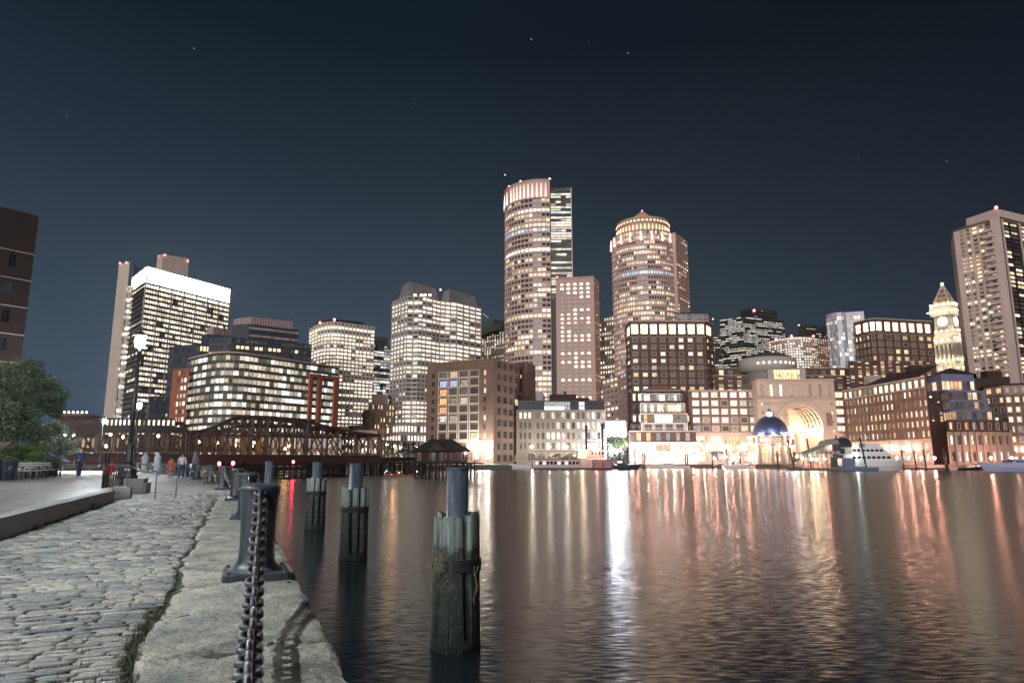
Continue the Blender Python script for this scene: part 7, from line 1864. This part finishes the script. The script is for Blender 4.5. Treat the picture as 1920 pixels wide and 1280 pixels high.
def dolphin(px, D, zt, zp, rad_, rope_z, label, seed, nst=11, weed=False, pipe=.245):
    rr = random.Random(seed); x, y = XY(px, 912, D)
    r = empty('timber_pile_cluster', (x, y, WZ), label, 'pile cluster', 'timber-clad steel piles in the water by the quay')
    mb = MB(); mb.cyl((x, y, WZ-1.2), (x, y, zp), pipe, pipe, 28); mb.cyl((x, y, zp), (x, y, zp+.03), pipe+.015, pipe+.01, 28); mb.obj('steel_pipe', M_PIPE, r, (x, y, zp))
    for k in range(nst):
        a = 2*math.pi*(k+.3)/nst; wd = 2*math.pi*rad_/nst*rr.uniform(.66, .95); rad2 = rad_-.075; h = zt+rr.uniform(-.06, .05); le = rr.uniform(-.11, .11); mb = MB()
        er = Vector((math.cos(a), math.sin(a), 0)); et = Vector((-math.sin(a), math.cos(a), 0)); rows = []
        n = 12
        for i in range(n+1):
            t = i/n; z = WZ-1+(h-(WZ-1))*t; q = Vector((x, y, 0))+er*(rad2+.035*(1-t))+et*(le*t); s = wd/2*(1+.06*math.sin(t*9+k))
            if i == n: z -= 0
            pr = [(-1, -.06), (-.96, .03), (-.75, .07), (-.3, .085), (.3, .085), (.75, .07), (.96, .03), (1, -.06)]
            rows.append([tuple(q+et*(u*s)+er*v+Vector((0, 0, z-((.03+.12*abs(u)**6) if i == n and v > 0 else (.09*abs(u) if i == n else 0))))) for u, v in pr])
        mb.grid(rows, sm=False); mb.obj('timber_stave', M_TIMB, r, (x+er.x*rad_, y+er.y*rad_, WZ))
    mb = MB(); rp = rad_+.03
    for j in range(6):
        z = rope_z+(j-2.5)*.038; mb.grid([[(x+(rp+.018*math.cos(h))*math.cos(t), y+(rp+.018*math.cos(h))*math.sin(t), z+.018*math.sin(h)+.012*math.sin(3*t+j)) for h in [2*math.pi*q/6 for q in range(6)]] for t in [2*math.pi*q/40 for q in range(41)]], caps=False)
    mb.obj('rope_lashing', M_ROPE, r, (x, y, rope_z))
    mb = MB(); rows = []
    from mathutils import noise as mn
    for i in range(7):
        z = WZ-.1+.32*i/6; rows.append([(x+(rad_+.02+.03*math.sin(i*.5)*mn.noise(Vector((9*math.cos(t), 9*math.sin(t), i*1.0+seed)))+(.02 if i < 5 else 0))*math.cos(t), y+(rad_+.02+.04*mn.noise(Vector((7*math.cos(t), 7*math.sin(t), i*.8+seed)))+(.02 if i < 5 else -.01))*math.sin(t), z+.05*mn.noise(Vector((5*math.cos(t), 5*math.sin(t), seed)))) for t in [2*math.pi*q/64 for q in range(64)]])
    mb.grid(rows, caps=False); mb.obj('algae_collar', M_ALGAE, r, (x, y, WZ))
    if weed:
        mb = MB()
        for _ in range(120):
            t = rad(rr.gauss(230, 9)); z0 = rope_z+rr.uniform(-.05, .30); p = Vector((x+(rp+.03)*math.cos(t), y+(rp+.03)*math.sin(t), z0)); pts = [tuple(p)]
            for s in range(rr.randint(3, 7)): p = p+Vector((rr.gauss(0, .03), rr.gauss(0, .02)-.002, rr.uniform(-.09, .02))); pts.append(tuple(p))
            mb.tube(pts, rr.uniform(.0025, .005), 3)
        for t, l in ((212, .5), (318, .7), (322, .5)):
            p = Vector((x+(rp+.05)*math.cos(rad(t)), y+(rp+.05)*math.sin(rad(t)), rope_z)); pts = [tuple(p+Vector((.03*math.sin(s*1.4+t), 0, -l*s/6))) for s in range(7)]; mb.tube(pts, .006, 4)
        mb.obj('seaweed', M_WEED, r, (x-.3, y-.3, rope_z))
    return r
dolphin(858, 13.75, .36, 1.17, .435, -.62, 'nearest timber-clad pile with dried seaweed caught on its rope band', 1, 8, True, .215)
dolphin(667, 25.6, .40, 1.2, .47, -.42, 'middle timber-clad pile with a pale steel pipe and rope band', 2, 9, pipe=.25)
dolphin(593.5, 36.6, .45, 1.22, .49, -.35, 'farthest of the three timber-clad piles, left of the others', 3, 9, pipe=.25)
x, y = XY(505, 880, 40); r = empty('mooring_post', (x, y, WZ), 'round blue-grey steel mooring post just behind the nearest bollard', 'mooring post'); mb = MB(); mb.cyl((x, y, WZ-1), (x, y, 1.25), .22, .22, 22); mb.cyl((x, y, 1.25), (x, y, 1.28), .235, .23, 22); mb.obj('pipe', M_PIPE, r, (x, y, 0))
mb = MB()
for j in range(4): mb.grid([[(x+(.26+.03*j+.03*math.cos(h))*math.cos(t), y+(.26+.03*j+.03*math.cos(h))*math.sin(t), -.05-.06*j+.03*math.sin(h)+.05*math.sin(2*t+j)) for h in [2*math.pi*q/6 for q in range(6)]] for t in [2*math.pi*q/24 for q in range(25)]], caps=False)
mb.obj('rope_coil', wallmat('pale_rope', (.3, .3, .27)), r, (x, y, -.1))
for i, (px, t, D, pr, lb) in enumerate(((274, 847, 74, .34, 'left one of the two pale grey pointed piles behind the far chains'), (297, 847, 71, .34, 'right one of the two pale grey pointed piles behind the far chains'), (368.5, 846, 57, .26, 'grey pointed pile on a thick dark pipe right of the white-shirted person'))):
    x, y, z = P(px, t, D); r = empty('pointed_mooring_pile', (x, y, WZ), lb, 'mooring pile', 'pale pointed mooring piles'); mb = MB(); mb.lathe((x, y, 0), [(pr, WZ-1), (pr, z-.55), (pr*.95, z-.5), (.04, z)], 18); mb.obj('shaft', M_PIPE if i < 0 else wallmat('pale_grey_pile', (.22, .25, .27), .2), r, (x, y, 0))
    if i == 2: mb = MB(); mb.cyl((x, y, WZ-1), (x, y, 1.05), .40, .40, 18); mb.obj('outer_pipe', M_PIPE, r, (x, y, 0))

# ================================================================== street lamps
GLOW_GLASS = bpy.data.materials.new('glowing_lantern_glass'); nt = nodes(GLOW_GLASS); t_ = N(nt, 'ShaderNodeBsdfTransparent'); e_ = N(nt, 'ShaderNodeEmission'); e_.inputs[0].default_value = (.92, .97, 1, 1); e_.inputs[1].default_value = 2.5
a_ = N(nt, 'ShaderNodeAddShader'); nt.links.new(t_.outputs[0], a_.inputs[0]); nt.links.new(e_.outputs[0], a_.inputs[1]); o_ = N(nt, 'ShaderNodeOutputMaterial'); nt.links.new(a_.outputs[0], o_.inputs[0]); GLOW_GLASS.cycles.emission_sampling = 'NONE'
def make_lamp():
    r = empty('street_lamp', (0, 0, 0), 'x', 'street lamp', 'tall black harbour walk lamps')
    mb = MB(); mb.lathe((0, 0, 0), [(.42, 0), (.42, .12), (.36, .16), (.36, .34), (.28, .42), (.22, .60), (.16, .72), (.155, 1.25), (.19, 1.30), (.19, 1.36), (.13, 1.46), (.12, 1.5)], 8, sm=False); mb.obj('fluted_base', M_BLACK, r, (0, 0, 0))
    mb = MB(); mb.lathe((0, 0, 0), [(.11, 1.48), (.085, 3.2), (.07, 5.35), (.10, 5.38), (.10, 5.44), (.06, 5.50), (.06, 5.56)], 16); mb.obj('pole', M_BLACK, r, (0, 0, 3))
    mb = MB(); mb.lathe((0, 0, 0), [(.05, 5.75), (.115, 5.80), (.115, 5.94), (.05, 5.99)], 20); ln = mb.obj('lantern', emat('lantern_light', (.90, .96, 1.0), LAMP_E), r, (0, 0, 5.9))
    mb = MB(); mb.lathe((0, 0, 0), [(.09, 5.6), (.17, 5.65), (.215, 5.80), (.225, 6.0), (.18, 6.15)], 20, sm=True); mb.obj('glass', GLOW_GLASS, ln, (0, 0, 5.9))
    mb = MB()
    for k in range(6): a = math.pi*k/3; mb.bar((.235*math.cos(a), .21*math.sin(a), 5.58), (.25*math.cos(a), .25*math.sin(a), 6.17), .018)
    mb.obj('cage', M_BLACK, ln, (0, 0, 5.9))
    mb = MB(); mb.lathe((0, 0, 0), [(.27, 6.165), (.26, 6.20), (.18, 6.28), (.07, 6.34), (.03, 6.42), (.045, 6.48), (.01, 6.58)], 16); mb.obj('cap', M_BLACK, r, (0, 0, 6.2))
    return r
LAMP_E = 8500
l0 = make_lamp(); LP = [(XY(238.5, 897, 29.6), .58, 'black street lamp with a dazzling lantern on a granite plinth at the left'), (XY(250, 880, 62), .3, 'farther street lamp whose lantern shows beside the post of the nearer lamp'), (XY(186, 880, 80), .34, 'street lamp glaring above the left bridge span'), (XY(114.5, 880, 84), .2, 'small distant street lamp at the edge of the tree'), ((-8.3, 7.2), .34, 'street lamp beside the kerb just outside the left edge, lighting the cobbles')]
for i, ((x, y), z, lb) in enumerate(LP):
    o = l0 if i == 0 else copy_tree(l0); o.location = (x, y, z); o['label'] = lb
    if i == 2: o.scale = (.93,)*3
    if i == 3: o.scale = (.7,)*3
# granite plinth and end block
lx, ly = LP[0][0]
ang = math.atan2(T.y, T.x)
mb = MB(); mb.box(lx+.05, ly, .29, 1.75, 1.35, .58, rz=ang); mb.box(lx+.05+T.x*.1+NN.x*.72, ly+T.y*.1+NN.y*.72, .2, 1.9, .12, .4, rz=ang); tag(mb.obj('granite_plinth', GRA, None, (lx, ly, 0)), 'grey granite plinth under the street lamp', 'plinth')
a = P(232, 920, 25.2); mb = MB(); mb.box(a[0]+.02, 25.1, .20, .62, .55, .40, rz=ang); tag(mb.obj('granite_block', GRA, None, (a[0], 25.1, 0)), 'small square granite block at the end of the kerb', 'block')
# railings
M_RAIL = wallmat('black_railing_paint', (.02, .022, .025), .2, 2, .2, .4)
r = empty('black_railing', P(205, 900, 25.5), 'short black barred railing with red ribbons beside the lamp plinth', 'railing')
x0, x1 = XY(194, 900, 25.6), XY(229, 900, 28.5); mb = MB(); mb.bar((*x0, 1.18), (*x1, 1.10), .05); mb.bar((*x0, .5), (*x1, .5), .04); mb.obj('top_rail', M_RAIL, r, (*x0, 1))
for k in range(10):
    q = line_cut(x0, x1, (k/9)**1.2); th = .05 if k in (0, 2, 9) else .025; mb = MB(); mb.cyl((*q, PZ), (*q, 1.62 if k in (0, 2) else 1.18), th, th, 6); mb.obj('bar', M_RAIL, r, (*q, PZ))
for k, (t, z) in enumerate(((.06, 1.02), (.35, 1.05))):
    q = line_cut(x0, x1, t); mb = MB(); mb.lathe((q[0], q[1], z), [(.02, -.24), (.09, -.1), (.11, .05), (.03, .22)], 7, sm=False); mb.obj('red_ribbon', wallmat('red_ribbon', (.50, .03, .05)), r, (q[0], q[1], z))
r = empty('metal_handrail', P(260, 900, 27), 'thin bare metal handrail sloping across the setts right of the street lamp', 'handrail'); Hm = wallmat('grey_handrail', (.12, .13, .14), .2, 2, .1, .35, .5)
pa = [P(214, 871, 25), P(240, 872, 26), P(272, 884, 24.5), P(294.5, 882.5, 24.6)]; pb = [(p[0]+.25, p[1]+1.0, p[2]+.02) for p in pa]
for nm, pp in (('upper_rail', pa), ('rear_rail', pb)): mb = MB(); mb.tube(pp, .021, 7); mb.obj(nm, Hm, r, pp[0])
for p in (pa[-1], pb[-1], (pa[1][0], pa[1][1], pa[1][2])): mb = MB(); mb.cyl((p[0], p[1], 0), p, .02, .02, 7); mb.obj('post', Hm, r, (p[0], p[1], 0))

# ================================================================== plaza: bin, benches, hedge, trees
def litter_bin(px, D, label):
    x, y = XY(px, 900, D); r = empty('litter_bin', (x, y, PZ), label, 'litter bin', 'dark blue slatted litter bins'); m = wallmat('dark_blue_metal', (.012, .02, .035), .2, 2, .2, .35)
    mb = MB()
    for k in range(26): a = 2*math.pi*k/26; mb.bar((x+.33*math.cos(a), y+.33*math.sin(a), PZ+.05), (x+.40*math.cos(a), y+.40*math.sin(a), PZ+.98), .035, .02, up=(math.cos(a), math.sin(a), 0))
    mb.lathe((x, y, PZ), [(.30, .04), (.36, .9)], 20); mb.obj('slatted_body', m, r, (x, y, PZ)); mb = MB(); mb.lathe((x, y, PZ), [(.41, .97), (.43, 1.0), (.41, 1.03), (.24, 1.05), (.22, 1.0)], 26); mb.obj('rim', m, r, (x, y, PZ+1)); return r
litter_bin(13, 34.5, 'dark blue slatted litter bin at the left edge before the hedge')
litter_bin(94, 43, 'dark litter bin at the far end of the bench row')
bm_ = wallmat('pale_bench_slat', (.34, .34, .32), .3, 3, .3, .5)
def bench(x, y, rz, label):
    r = empty('park_bench', (0, 0, 0), label, 'bench', 'slatted park benches in a row before the hedge')
    mb = MB()
    for k in range(5): mb.box(0, -.22+.1*k, .45, 1.7, .07, .03)
    mb.obj('seat', bm_, r, (0, 0, .45)); mb = MB()
    for k in range(3): mb.box(0, .27+.03*k, .60+.12*k, 1.7, .03, .08)
    mb.obj('backrest', bm_, r, (0, .3, .7))
    for sx in (-.78, 0, .78):
        mb = MB(); mb.bar((sx, -.25, 0), (sx, -.22, .62), .05); mb.bar((sx, .25, 0), (sx, .36, .92), .05); mb.bar((sx, -.25, .4), (sx, .28, .42), .05); mb.bar((sx, -.27, .64), (sx, .3, .66), .05); mb.obj('leg', M_RAIL, r, (sx, 0, 0))
    r.location = (x, y, PZ); r.rotation_euler.z = rz; return r
bl = ['nearest park bench, right beside the litter bin', 'second park bench from the litter bin', 'third park bench from the litter bin', 'farthest park bench, next to the far litter bin']
for i, px in enumerate((37, 55, 70, 84)): x, y = XY(px, 890, 36.3+2.1*i); bench(x, y, rad(62), bl[i])
M_HEDGE = leafmat('hedge_leaves', (.12, .19, .06)); hm = MB(); x, y = XY(28, 850, 43)
rr = random.Random(5); cx, cy = XY(20, 850, 42); leaf_cloud(hm, (cx, cy, 1.3), 2.6, 2.2, 1.05, 14000, .055, rr, 60, -.6); cx, cy = XY(62, 850, 46); leaf_cloud(hm, (cx, cy, 1.3), 1.7, 1.8, .95, 8000, .055, rr, 40, -.6)
tag(hm.obj('rounded_hedge', M_HEDGE, None, (*XY(30, 850, 43), PZ)), 'rounded clipped hedge behind the bench row', 'hedge')
M_LEAF2 = leafmat('park_tree_leaves', (.11, .15, .085))
x, y = XY(34, 760, 44); tree((x, y, PZ), 7.7, 3.2, 26000, .085, 'big leafy tree at the left edge in front of the dark brick block', 77, 'park trees on the left', .22, .22, M_LEAF2, clumps=70)
x, y = XY(-6, 760, 40); tree((x, y, PZ), 6.9, 2.6, 12000, .085, 'leafy tree cut off by the left edge of the picture', 78, 'park trees on the left', .2, .2, M_LEAF2, clumps=50)
x, y = XY(92, 820, 58); tree((x, y, PZ), 4.6, 2.6, 9000, .09, 'smaller leafy tree behind the big one, above the far litter bin', 79, 'park trees on the left', .15, .15, M_LEAF2, clumps=40)
x, y = XY(116, 815, 76); tree((x, y, PZ), 4.8, 2.4, 5000, .11, 'small distant tree beside the small street lamp', 80, 'park trees on the left', .15, .2, M_LEAF2)
# blue cafe umbrella beyond
x, y, z = P(92, 848, 56); r = empty('cafe_umbrella', (x, y, PZ), 'open dark blue cafe umbrella right of the hedge', 'umbrella'); mb = MB(); mb.lathe((x, y, z), [(1.6, -.75), (1.55, -.7), (.05, 0)], 8, sm=False); mb.obj('canopy', wallmat('blue_canvas', (.05, .06, .22)), r, (x, y, z)); mb = MB(); mb.cyl((x, y, PZ), (x, y, z), .03, .03, 6); mb.obj('pole', M_RAIL, r, (x, y, PZ))

# ================================================================== people
SKIN = wallmat('skin', (.42, .25, .18), .1, 3, .1, .6)
def skin_obj(name, verts, edges, mat, root, base):
    """verts: (x, y, z, radius); grown to one continuous surface"""
    me = bpy.data.meshes.new(name); me.from_pydata([v[:3] for v in verts], [], edges and []); me.clear_geometry(); me.from_pydata([(v[0], v[1], v[2]) for v in verts], edges, [])
    o = bpy.data.objects.new(name, me); COL.objects.link(o); sk = o.modifiers.new('skin', 'SKIN'); 
    me.skin_vertices.new() if not me.skin_vertices else None
    for i, v in enumerate(verts):
        rx = v[3] if isinstance(v[3], (int, float)) else v[3][0]; ry = v[3] if isinstance(v[3], (int, float)) else v[3][1]
        me.skin_vertices[0].data[i].radius = (rx, ry); me.skin_vertices[0].data[i].use_root = (i == 0)
    sk.use_smooth_shade = True; ss = o.modifiers.new('sub', 'SUBSURF'); ss.levels = ss.render_levels = 2
    dg = bpy.context.evaluated_depsgraph_get(); m2 = bpy.data.meshes.new_from_object(o.evaluated_get(dg)); m2.name = name
    o.modifiers.clear(); o.data = m2; m2.materials.clear(); m2.materials.append(mat)
    o.parent = root; return o
def person(x, y, z, rz, label, shirt, legs, hair, stride=.16, bare=False, bag=None, dress=False, h=1.72):
    s = h/1.75; r = empty('person', (0, 0, 0), label, 'person')
    V = [(0, 0, .96, .13), (0, 0, 1.12, .12), (0, 0, 1.32, .14), (0, -.01, 1.45, .09), (0, -.01, 1.52, .055), (0, .01, 1.60, .075), (0, .015, 1.68, .088), (0, .01, 1.735, .06)]; E = [(0, 1), (1, 2), (2, 3), (3, 4), (4, 5), (5, 6), (6, 7)]
    for sx in (-1, 1):
        n = len(V); f = stride*sx
        V += [(sx*.10, 0, .90, .095), (sx*.10, f*.5+.03, .50, .062), (sx*.10, f, .10, .040), (sx*.10, f+.10, .035, .035), (sx*.10, f+.17, .03, .025)]; E += [(0, n), (n, n+1), (n+1, n+2), (n+2, n+3), (n+3, n+4)]
        n = len(V); V += [(sx*.185, 0, 1.40, .055), (sx*.235, -.03*sx, 1.13, .042), (sx*.245, -f*.6+.06, .90, .032), (sx*.245, -f*.7+.08, .84, .034), (sx*.245, -f*.7+.10, .77, .018)]; E += [(3, n), (n, n+1), (n+1, n+2), (n+2, n+3), (n+3, n+4)]
        m = n+3
        for q, (dy, ln) in enumerate(((-.02, .075), (.0, .08), (.02, .075))):
            k = len(V); V.append((sx*.245, -f*.7+.09+dy, .84-ln, .009)); E.append((m, k))
        k = len(V); V.append((sx*.225, -f*.7+.13, .80, .010)); E.append((m, k))
    sc = lambda L: [(v[0]*s, v[1]*s, v[2]*s, v[3]*s) for v in L]
    skin_obj('body', sc(V), E, SKIN, r, None)
    TS = [(0, 0, .93, .165), (0, 0, 1.05, .160), (0, 0, 1.22, .165), (0, 0, 1.36, .165), (0, -.01, 1.46, .085)]; ES = [(0, 1), (1, 2), (2, 3), (3, 4)]
    for sx in (-1, 1): n = len(TS); f = stride*sx; TS += [(sx*.19, 0, 1.40, .072), (sx*.237, -.03*sx, 1.13, .058), (sx*.245, -f*.5+.05, .96 if not bare else 1.1, .045)]; ES += [(3, n), (n, n+1), (n+1, n+2)]
    skin_obj('shirt', sc(TS), ES, shirt, r, None)
    if dress: TP = [(0, 0, 1.0, .17), (0, 0, .78, .20), (0, 0, .55, .22)]; EP = [(0, 1), (1, 2)]
    else:
        TP = [(0, 0, .97, .155)]; EP = []
        for sx in (-1, 1): n = len(TP); f = stride*sx; TP += [(sx*.10, 0, .88, .118), (sx*.10, f*.5+.03, .50, .088), (sx*.10, f*.98, .10, .066)]; EP += [(0, n), (n, n+1), (n+1, n+2)]
    skin_obj('skirt' if dress else 'trousers', sc(TP), EP, legs, r, None)
    skin_obj('hair', sc([(0, -.02, 1.62, .075), (0, -.015, 1.69, .093), (0, 0, 1.745, .075)]), [(0, 1), (1, 2)], hair, r, None)
    for sx in (-1, 1):
        mb = MB(); mb.lathe((sx*.032*s, .095*s, 1.685*s), [(.002, -.012), (.012, 0), (.002, .012)], 6); mb.obj('eye', M_BLACK, r, (0, 0, 0))
    r.location = (x, y, z); r.rotation_euler.z = rz; return r
hd = wallmat('dark_hair', (.03, .022, .018)); a = rad(21)
x, y = XY(339, 902, 51.5); person(x, y, -.02, a, 'person in a white shirt and blue trousers walking away along the quay', wallmat('white_shirt', (.62, .64, .70), .1, 2, .1), wallmat('blue_jeans', (.04, .07, .16), .2, 2, .1), hd, h=1.9)
x, y = XY(318, 904, 52.2); person(x, y, -.02, a, 'person in a long coral red top walking away beside the white-shirted one', wallmat('coral_cloth', (.72, .13, .11), .1, 2, .1), wallmat('coral_cloth', (.72, .13, .11)), hd, .12, True, dress=True, h=1.6)
x, y = XY(146, 900, 40); person(x, y, PZ, rad(60), 'person in dark blue clothes standing on the plaza left of the railing', wallmat('navy_cloth', (.025, .04, .10), .1, 2, .1), wallmat('navy_trousers', (.02, .03, .07), .1, 2, .1), hd, .1, h=1.75)

# ================================================================== water, far bank, sky, lights, camera
w = bpy.data.materials.new('harbour_water'); nt = nodes(w); geo = N(nt, 'ShaderNodeNewGeometry').outputs['Position']
n1 = noise(nt, geo, 1.0, 3, .55, (.55, 2.1, 1)); n2 = noise(nt, geo, 8.0, 2, .5, (.4, 1.6, 1)); n3 = noise(nt, geo, .13, 2, .5, (.6, 1.3, 1))
def slope(n, a):
    s = N(nt, 'ShaderNodeVectorMath', operation='SUBTRACT'); nt.links.new(n.outputs['Color'], s.inputs[0]); s.inputs[1].default_value = (.5, .5, .5)
    m = N(nt, 'ShaderNodeVectorMath', operation='MULTIPLY'); nt.links.new(s.outputs[0], m.inputs[0]); m.inputs[1].default_value = a; return m.outputs[0]
ad = N(nt, 'ShaderNodeVectorMath', operation='ADD'); nt.links.new(slope(n1, (.006, .03, 0)), ad.inputs[0]); nt.links.new(slope(n2, (.035, .27, 0)), ad.inputs[1])
ad3 = N(nt, 'ShaderNodeVectorMath', operation='ADD'); nt.links.new(ad.outputs[0], ad3.inputs[0]); nt.links.new(slope(n3, (.001, .01, 0)), ad3.inputs[1])
ad2 = N(nt, 'ShaderNodeVectorMath', operation='ADD'); nt.links.new(ad3.outputs[0], ad2.inputs[0]); ad2.inputs[1].default_value = (0, 0, 1)
nm = N(nt, 'ShaderNodeVectorMath', operation='NORMALIZE'); nt.links.new(ad2.outputs[0], nm.inputs[0])
pb = pbr(nt, (.010, .018, .020), .225, 0, nm.outputs[0]); pb.inputs['IOR'].default_value = 1.45; pb.inputs['Anisotropic'].default_value = .5
tg = N(nt, 'ShaderNodeCombineXYZ'); tg.inputs[1].default_value = 1; nt.links.new(tg.outputs[0], pb.inputs['Tangent'])
wm = MB(); wm.face([(-1500, -60, WZ), (1500, -60, WZ), (1500, 330, WZ), (-1500, 330, WZ)]); struct('water', wm, w)
gm = wallmat('far_bank_ground', (.12, .11, .10), .3, .1, .1); g = MB()
bk = [(-1500, 345), (XY(180, 862, 300)[0], 300), (XY(700, 862, 235)[0], 235), (XY(790, 862, 232)[0], 232), (XY(960, 862, 268)[0], 268), (XY(1180, 862, 292)[0], 292), (XY(1575, 862, 296)[0], 296), (XY(1745, 862, 252)[0], 252), (XY(1920, 862, 238)[0], 238), (1500, 200)]
for a, b_ in zip(bk[:-1], bk[1:]):
    g.face([(a[0], a[1], GZ), (b_[0], b_[1], GZ), (b_[0], 1500, GZ), (a[0], 1500, GZ)])
    g.face([(a[0], a[1], WZ-2), (b_[0], b_[1], WZ-2), (b_[0], b_[1], GZ), (a[0], a[1], GZ)])
struct('ground', g, gm)
sb = MB(); sb.face([(-1510, -60, WZ-3), (1510, -60, WZ-3), (1510, 400, WZ-3), (-1510, 400, WZ-3)]); struct('seabed', sb, gm)
# sky: dark blue night sky, a little paler low down in the west
W_ = bpy.data.worlds.new('World'); S.world = W_; W_.use_nodes = True; nt = W_.node_tree; nt.nodes.clear()
tc = N(nt, 'ShaderNodeTexCoord').outputs['Generated']; sp = N(nt, 'ShaderNodeSeparateXYZ'); nt.links.new(tc, sp.inputs[0])
base = ramp(nt, sp.outputs[2], [(0, (.024, .038, .058)), (.10, (.0275, .041, .057)), (.22, (.0185, .0285, .040)), (.38, (.0090, .0145, .0215)), (.54, (.0032, .0062, .0102)), (.9, (.002, .004, .0068))])
side = ramp(nt, math_(nt, 'ADD', math_(nt, 'MULTIPLY', sp.outputs[0], .5), .5), [(.2, (1.0, 1.05, 1.12)), (.45, (1.1, 1.1, 1.1)), (.62, (.88, .86, .83)), (.80, (.50, .52, .55))])
mx = N(nt, 'ShaderNodeMixRGB', blend_type='MULTIPLY'); mx.inputs[0].default_value = 1; nt.links.new(base, mx.inputs[1]); nt.links.new(side, mx.inputs[2]); col = mx.outputs[0]
for px, py, s_, br in ((947, 328, .0009, .9), (996, 74, .0006, .5), (1177, 100, .0006, .45), (364, 91, .0006, .4), (126, 219, .0006, .25), (778, 195, .0005, .3), (1608, 298, .0005, .35), (1775, 302, .0005, .3), (541, 225, .0005, .2), (1103, 79, .0005, .2)):
    v = (640-py)/1280; d = Vector(((px-960)/1280, cP-v*sP, sP+v*cP)).normalized()
    ds = N(nt, 'ShaderNodeVectorMath', operation='DISTANCE'); nt.links.new(tc, ds.inputs[0]); ds.inputs[1].default_value = d
    f = math_(nt, 'LESS_THAN', ds.outputs['Value'], s_); cc = N(nt, 'ShaderNodeVectorMath', operation='SCALE'); cc.inputs[0].default_value = (1, .97, .95); nt.links.new(math_(nt, 'MULTIPLY', f, br), cc.inputs[3])
    ac = N(nt, 'ShaderNodeVectorMath', operation='ADD'); nt.links.new(col, ac.inputs[0]); nt.links.new(cc.outputs[0], ac.inputs[1]); col = ac.outputs[0]
bg = N(nt, 'ShaderNodeBackground'); nt.links.new(col, bg.inputs[0]); bg.inputs[1].default_value = 1.0; wo = N(nt, 'ShaderNodeOutputWorld'); nt.links.new(bg.outputs[0], wo.inputs[0])
hz = MB(); hz.box(0, 715, 112, 3060, 1600, 240)
hm_ = bpy.data.materials.new('night_haze'); nt = nodes(hm_); pv_ = N(nt, 'ShaderNodeVolumePrincipled'); ov = N(nt, 'ShaderNodeOutputMaterial'); nt.links.new(pv_.outputs[0], ov.inputs['Volume']); pv_.inputs['Density'].default_value = .00007; pv_.inputs['Anisotropy'].default_value = .75; pv_.inputs['Color'].default_value = (.80, .86, .93, 1)
tag(hz.obj('haze', hm_), kind='stuff')
# the glow of the city behind the photographer
sd = bpy.data.lights.new('city_glow', 'SUN'); sd.energy = 1.25; sd.angle = rad(35); sd.color = (1, .90, .86); so = bpy.data.objects.new('city_glow', sd); COL.objects.link(so)
so.rotation_euler = Vector((.30, .92, -.20)).to_track_quat('-Z', 'Y').to_euler()
cam = bpy.data.cameras.new('camera'); co = bpy.data.objects.new('camera', cam); COL.objects.link(co); cam.lens = 24; cam.sensor_width = 36; cam.clip_end = 20000; cam.clip_start = .1
co.location = (0, 0, HC); co.rotation_euler = (math.pi/2+PITCH, 0, 0); S.camera = co
S.render.engine = 'CYCLES'; cy = S.cycles; cy.use_denoising = True; cy.max_bounces = 5; cy.diffuse_bounces = 2; cy.glossy_bounces = 3; cy.sample_clamp_indirect = 6; cy.caustics_reflective = False; cy.caustics_refractive = False; cy.use_light_tree = True; cy.sample_clamp_direct = 60
S.view_settings.view_transform = 'Standard'; S.view_settings.look = 'None'; S.view_settings.exposure = .92; S.view_settings.gamma = 1
# every bright lamp body gets a real lamp of its size
LD = {}
bpy.context.view_layer.update()
for o in list(bpy.data.objects):
    if '_b' in o: del o['_b']
    if o.type != 'MESH' or not o.data.materials or 'L' not in (o.data.materials[0] or {}): continue
    m = o.data.materials[0]; L = m['L']
    if L < 10: continue
    bb = [Vector(c) for c in o.bound_box]; ce = sum(bb, Vector())/8; dm = bb[6]-bb[0]
    rr_ = max(dm.x, dm.y, dm.z)/2*1.04; area = (dm.x+dm.y+dm.z)/6; k = (m.name, round(rr_, 3))
    if k not in LD:
        ld = bpy.data.lights.new('lamp_light', 'POINT'); ld.shadow_soft_size = rr_; ld.use_soft_falloff = False; ld.color = tuple(m['tint']); ld.energy = 4*math.pi**2*area*area*L; LD[k] = ld
    lo = bpy.data.objects.new('lamp_light', LD[k]); COL.objects.link(lo); lo.parent = o; lo.location = ce
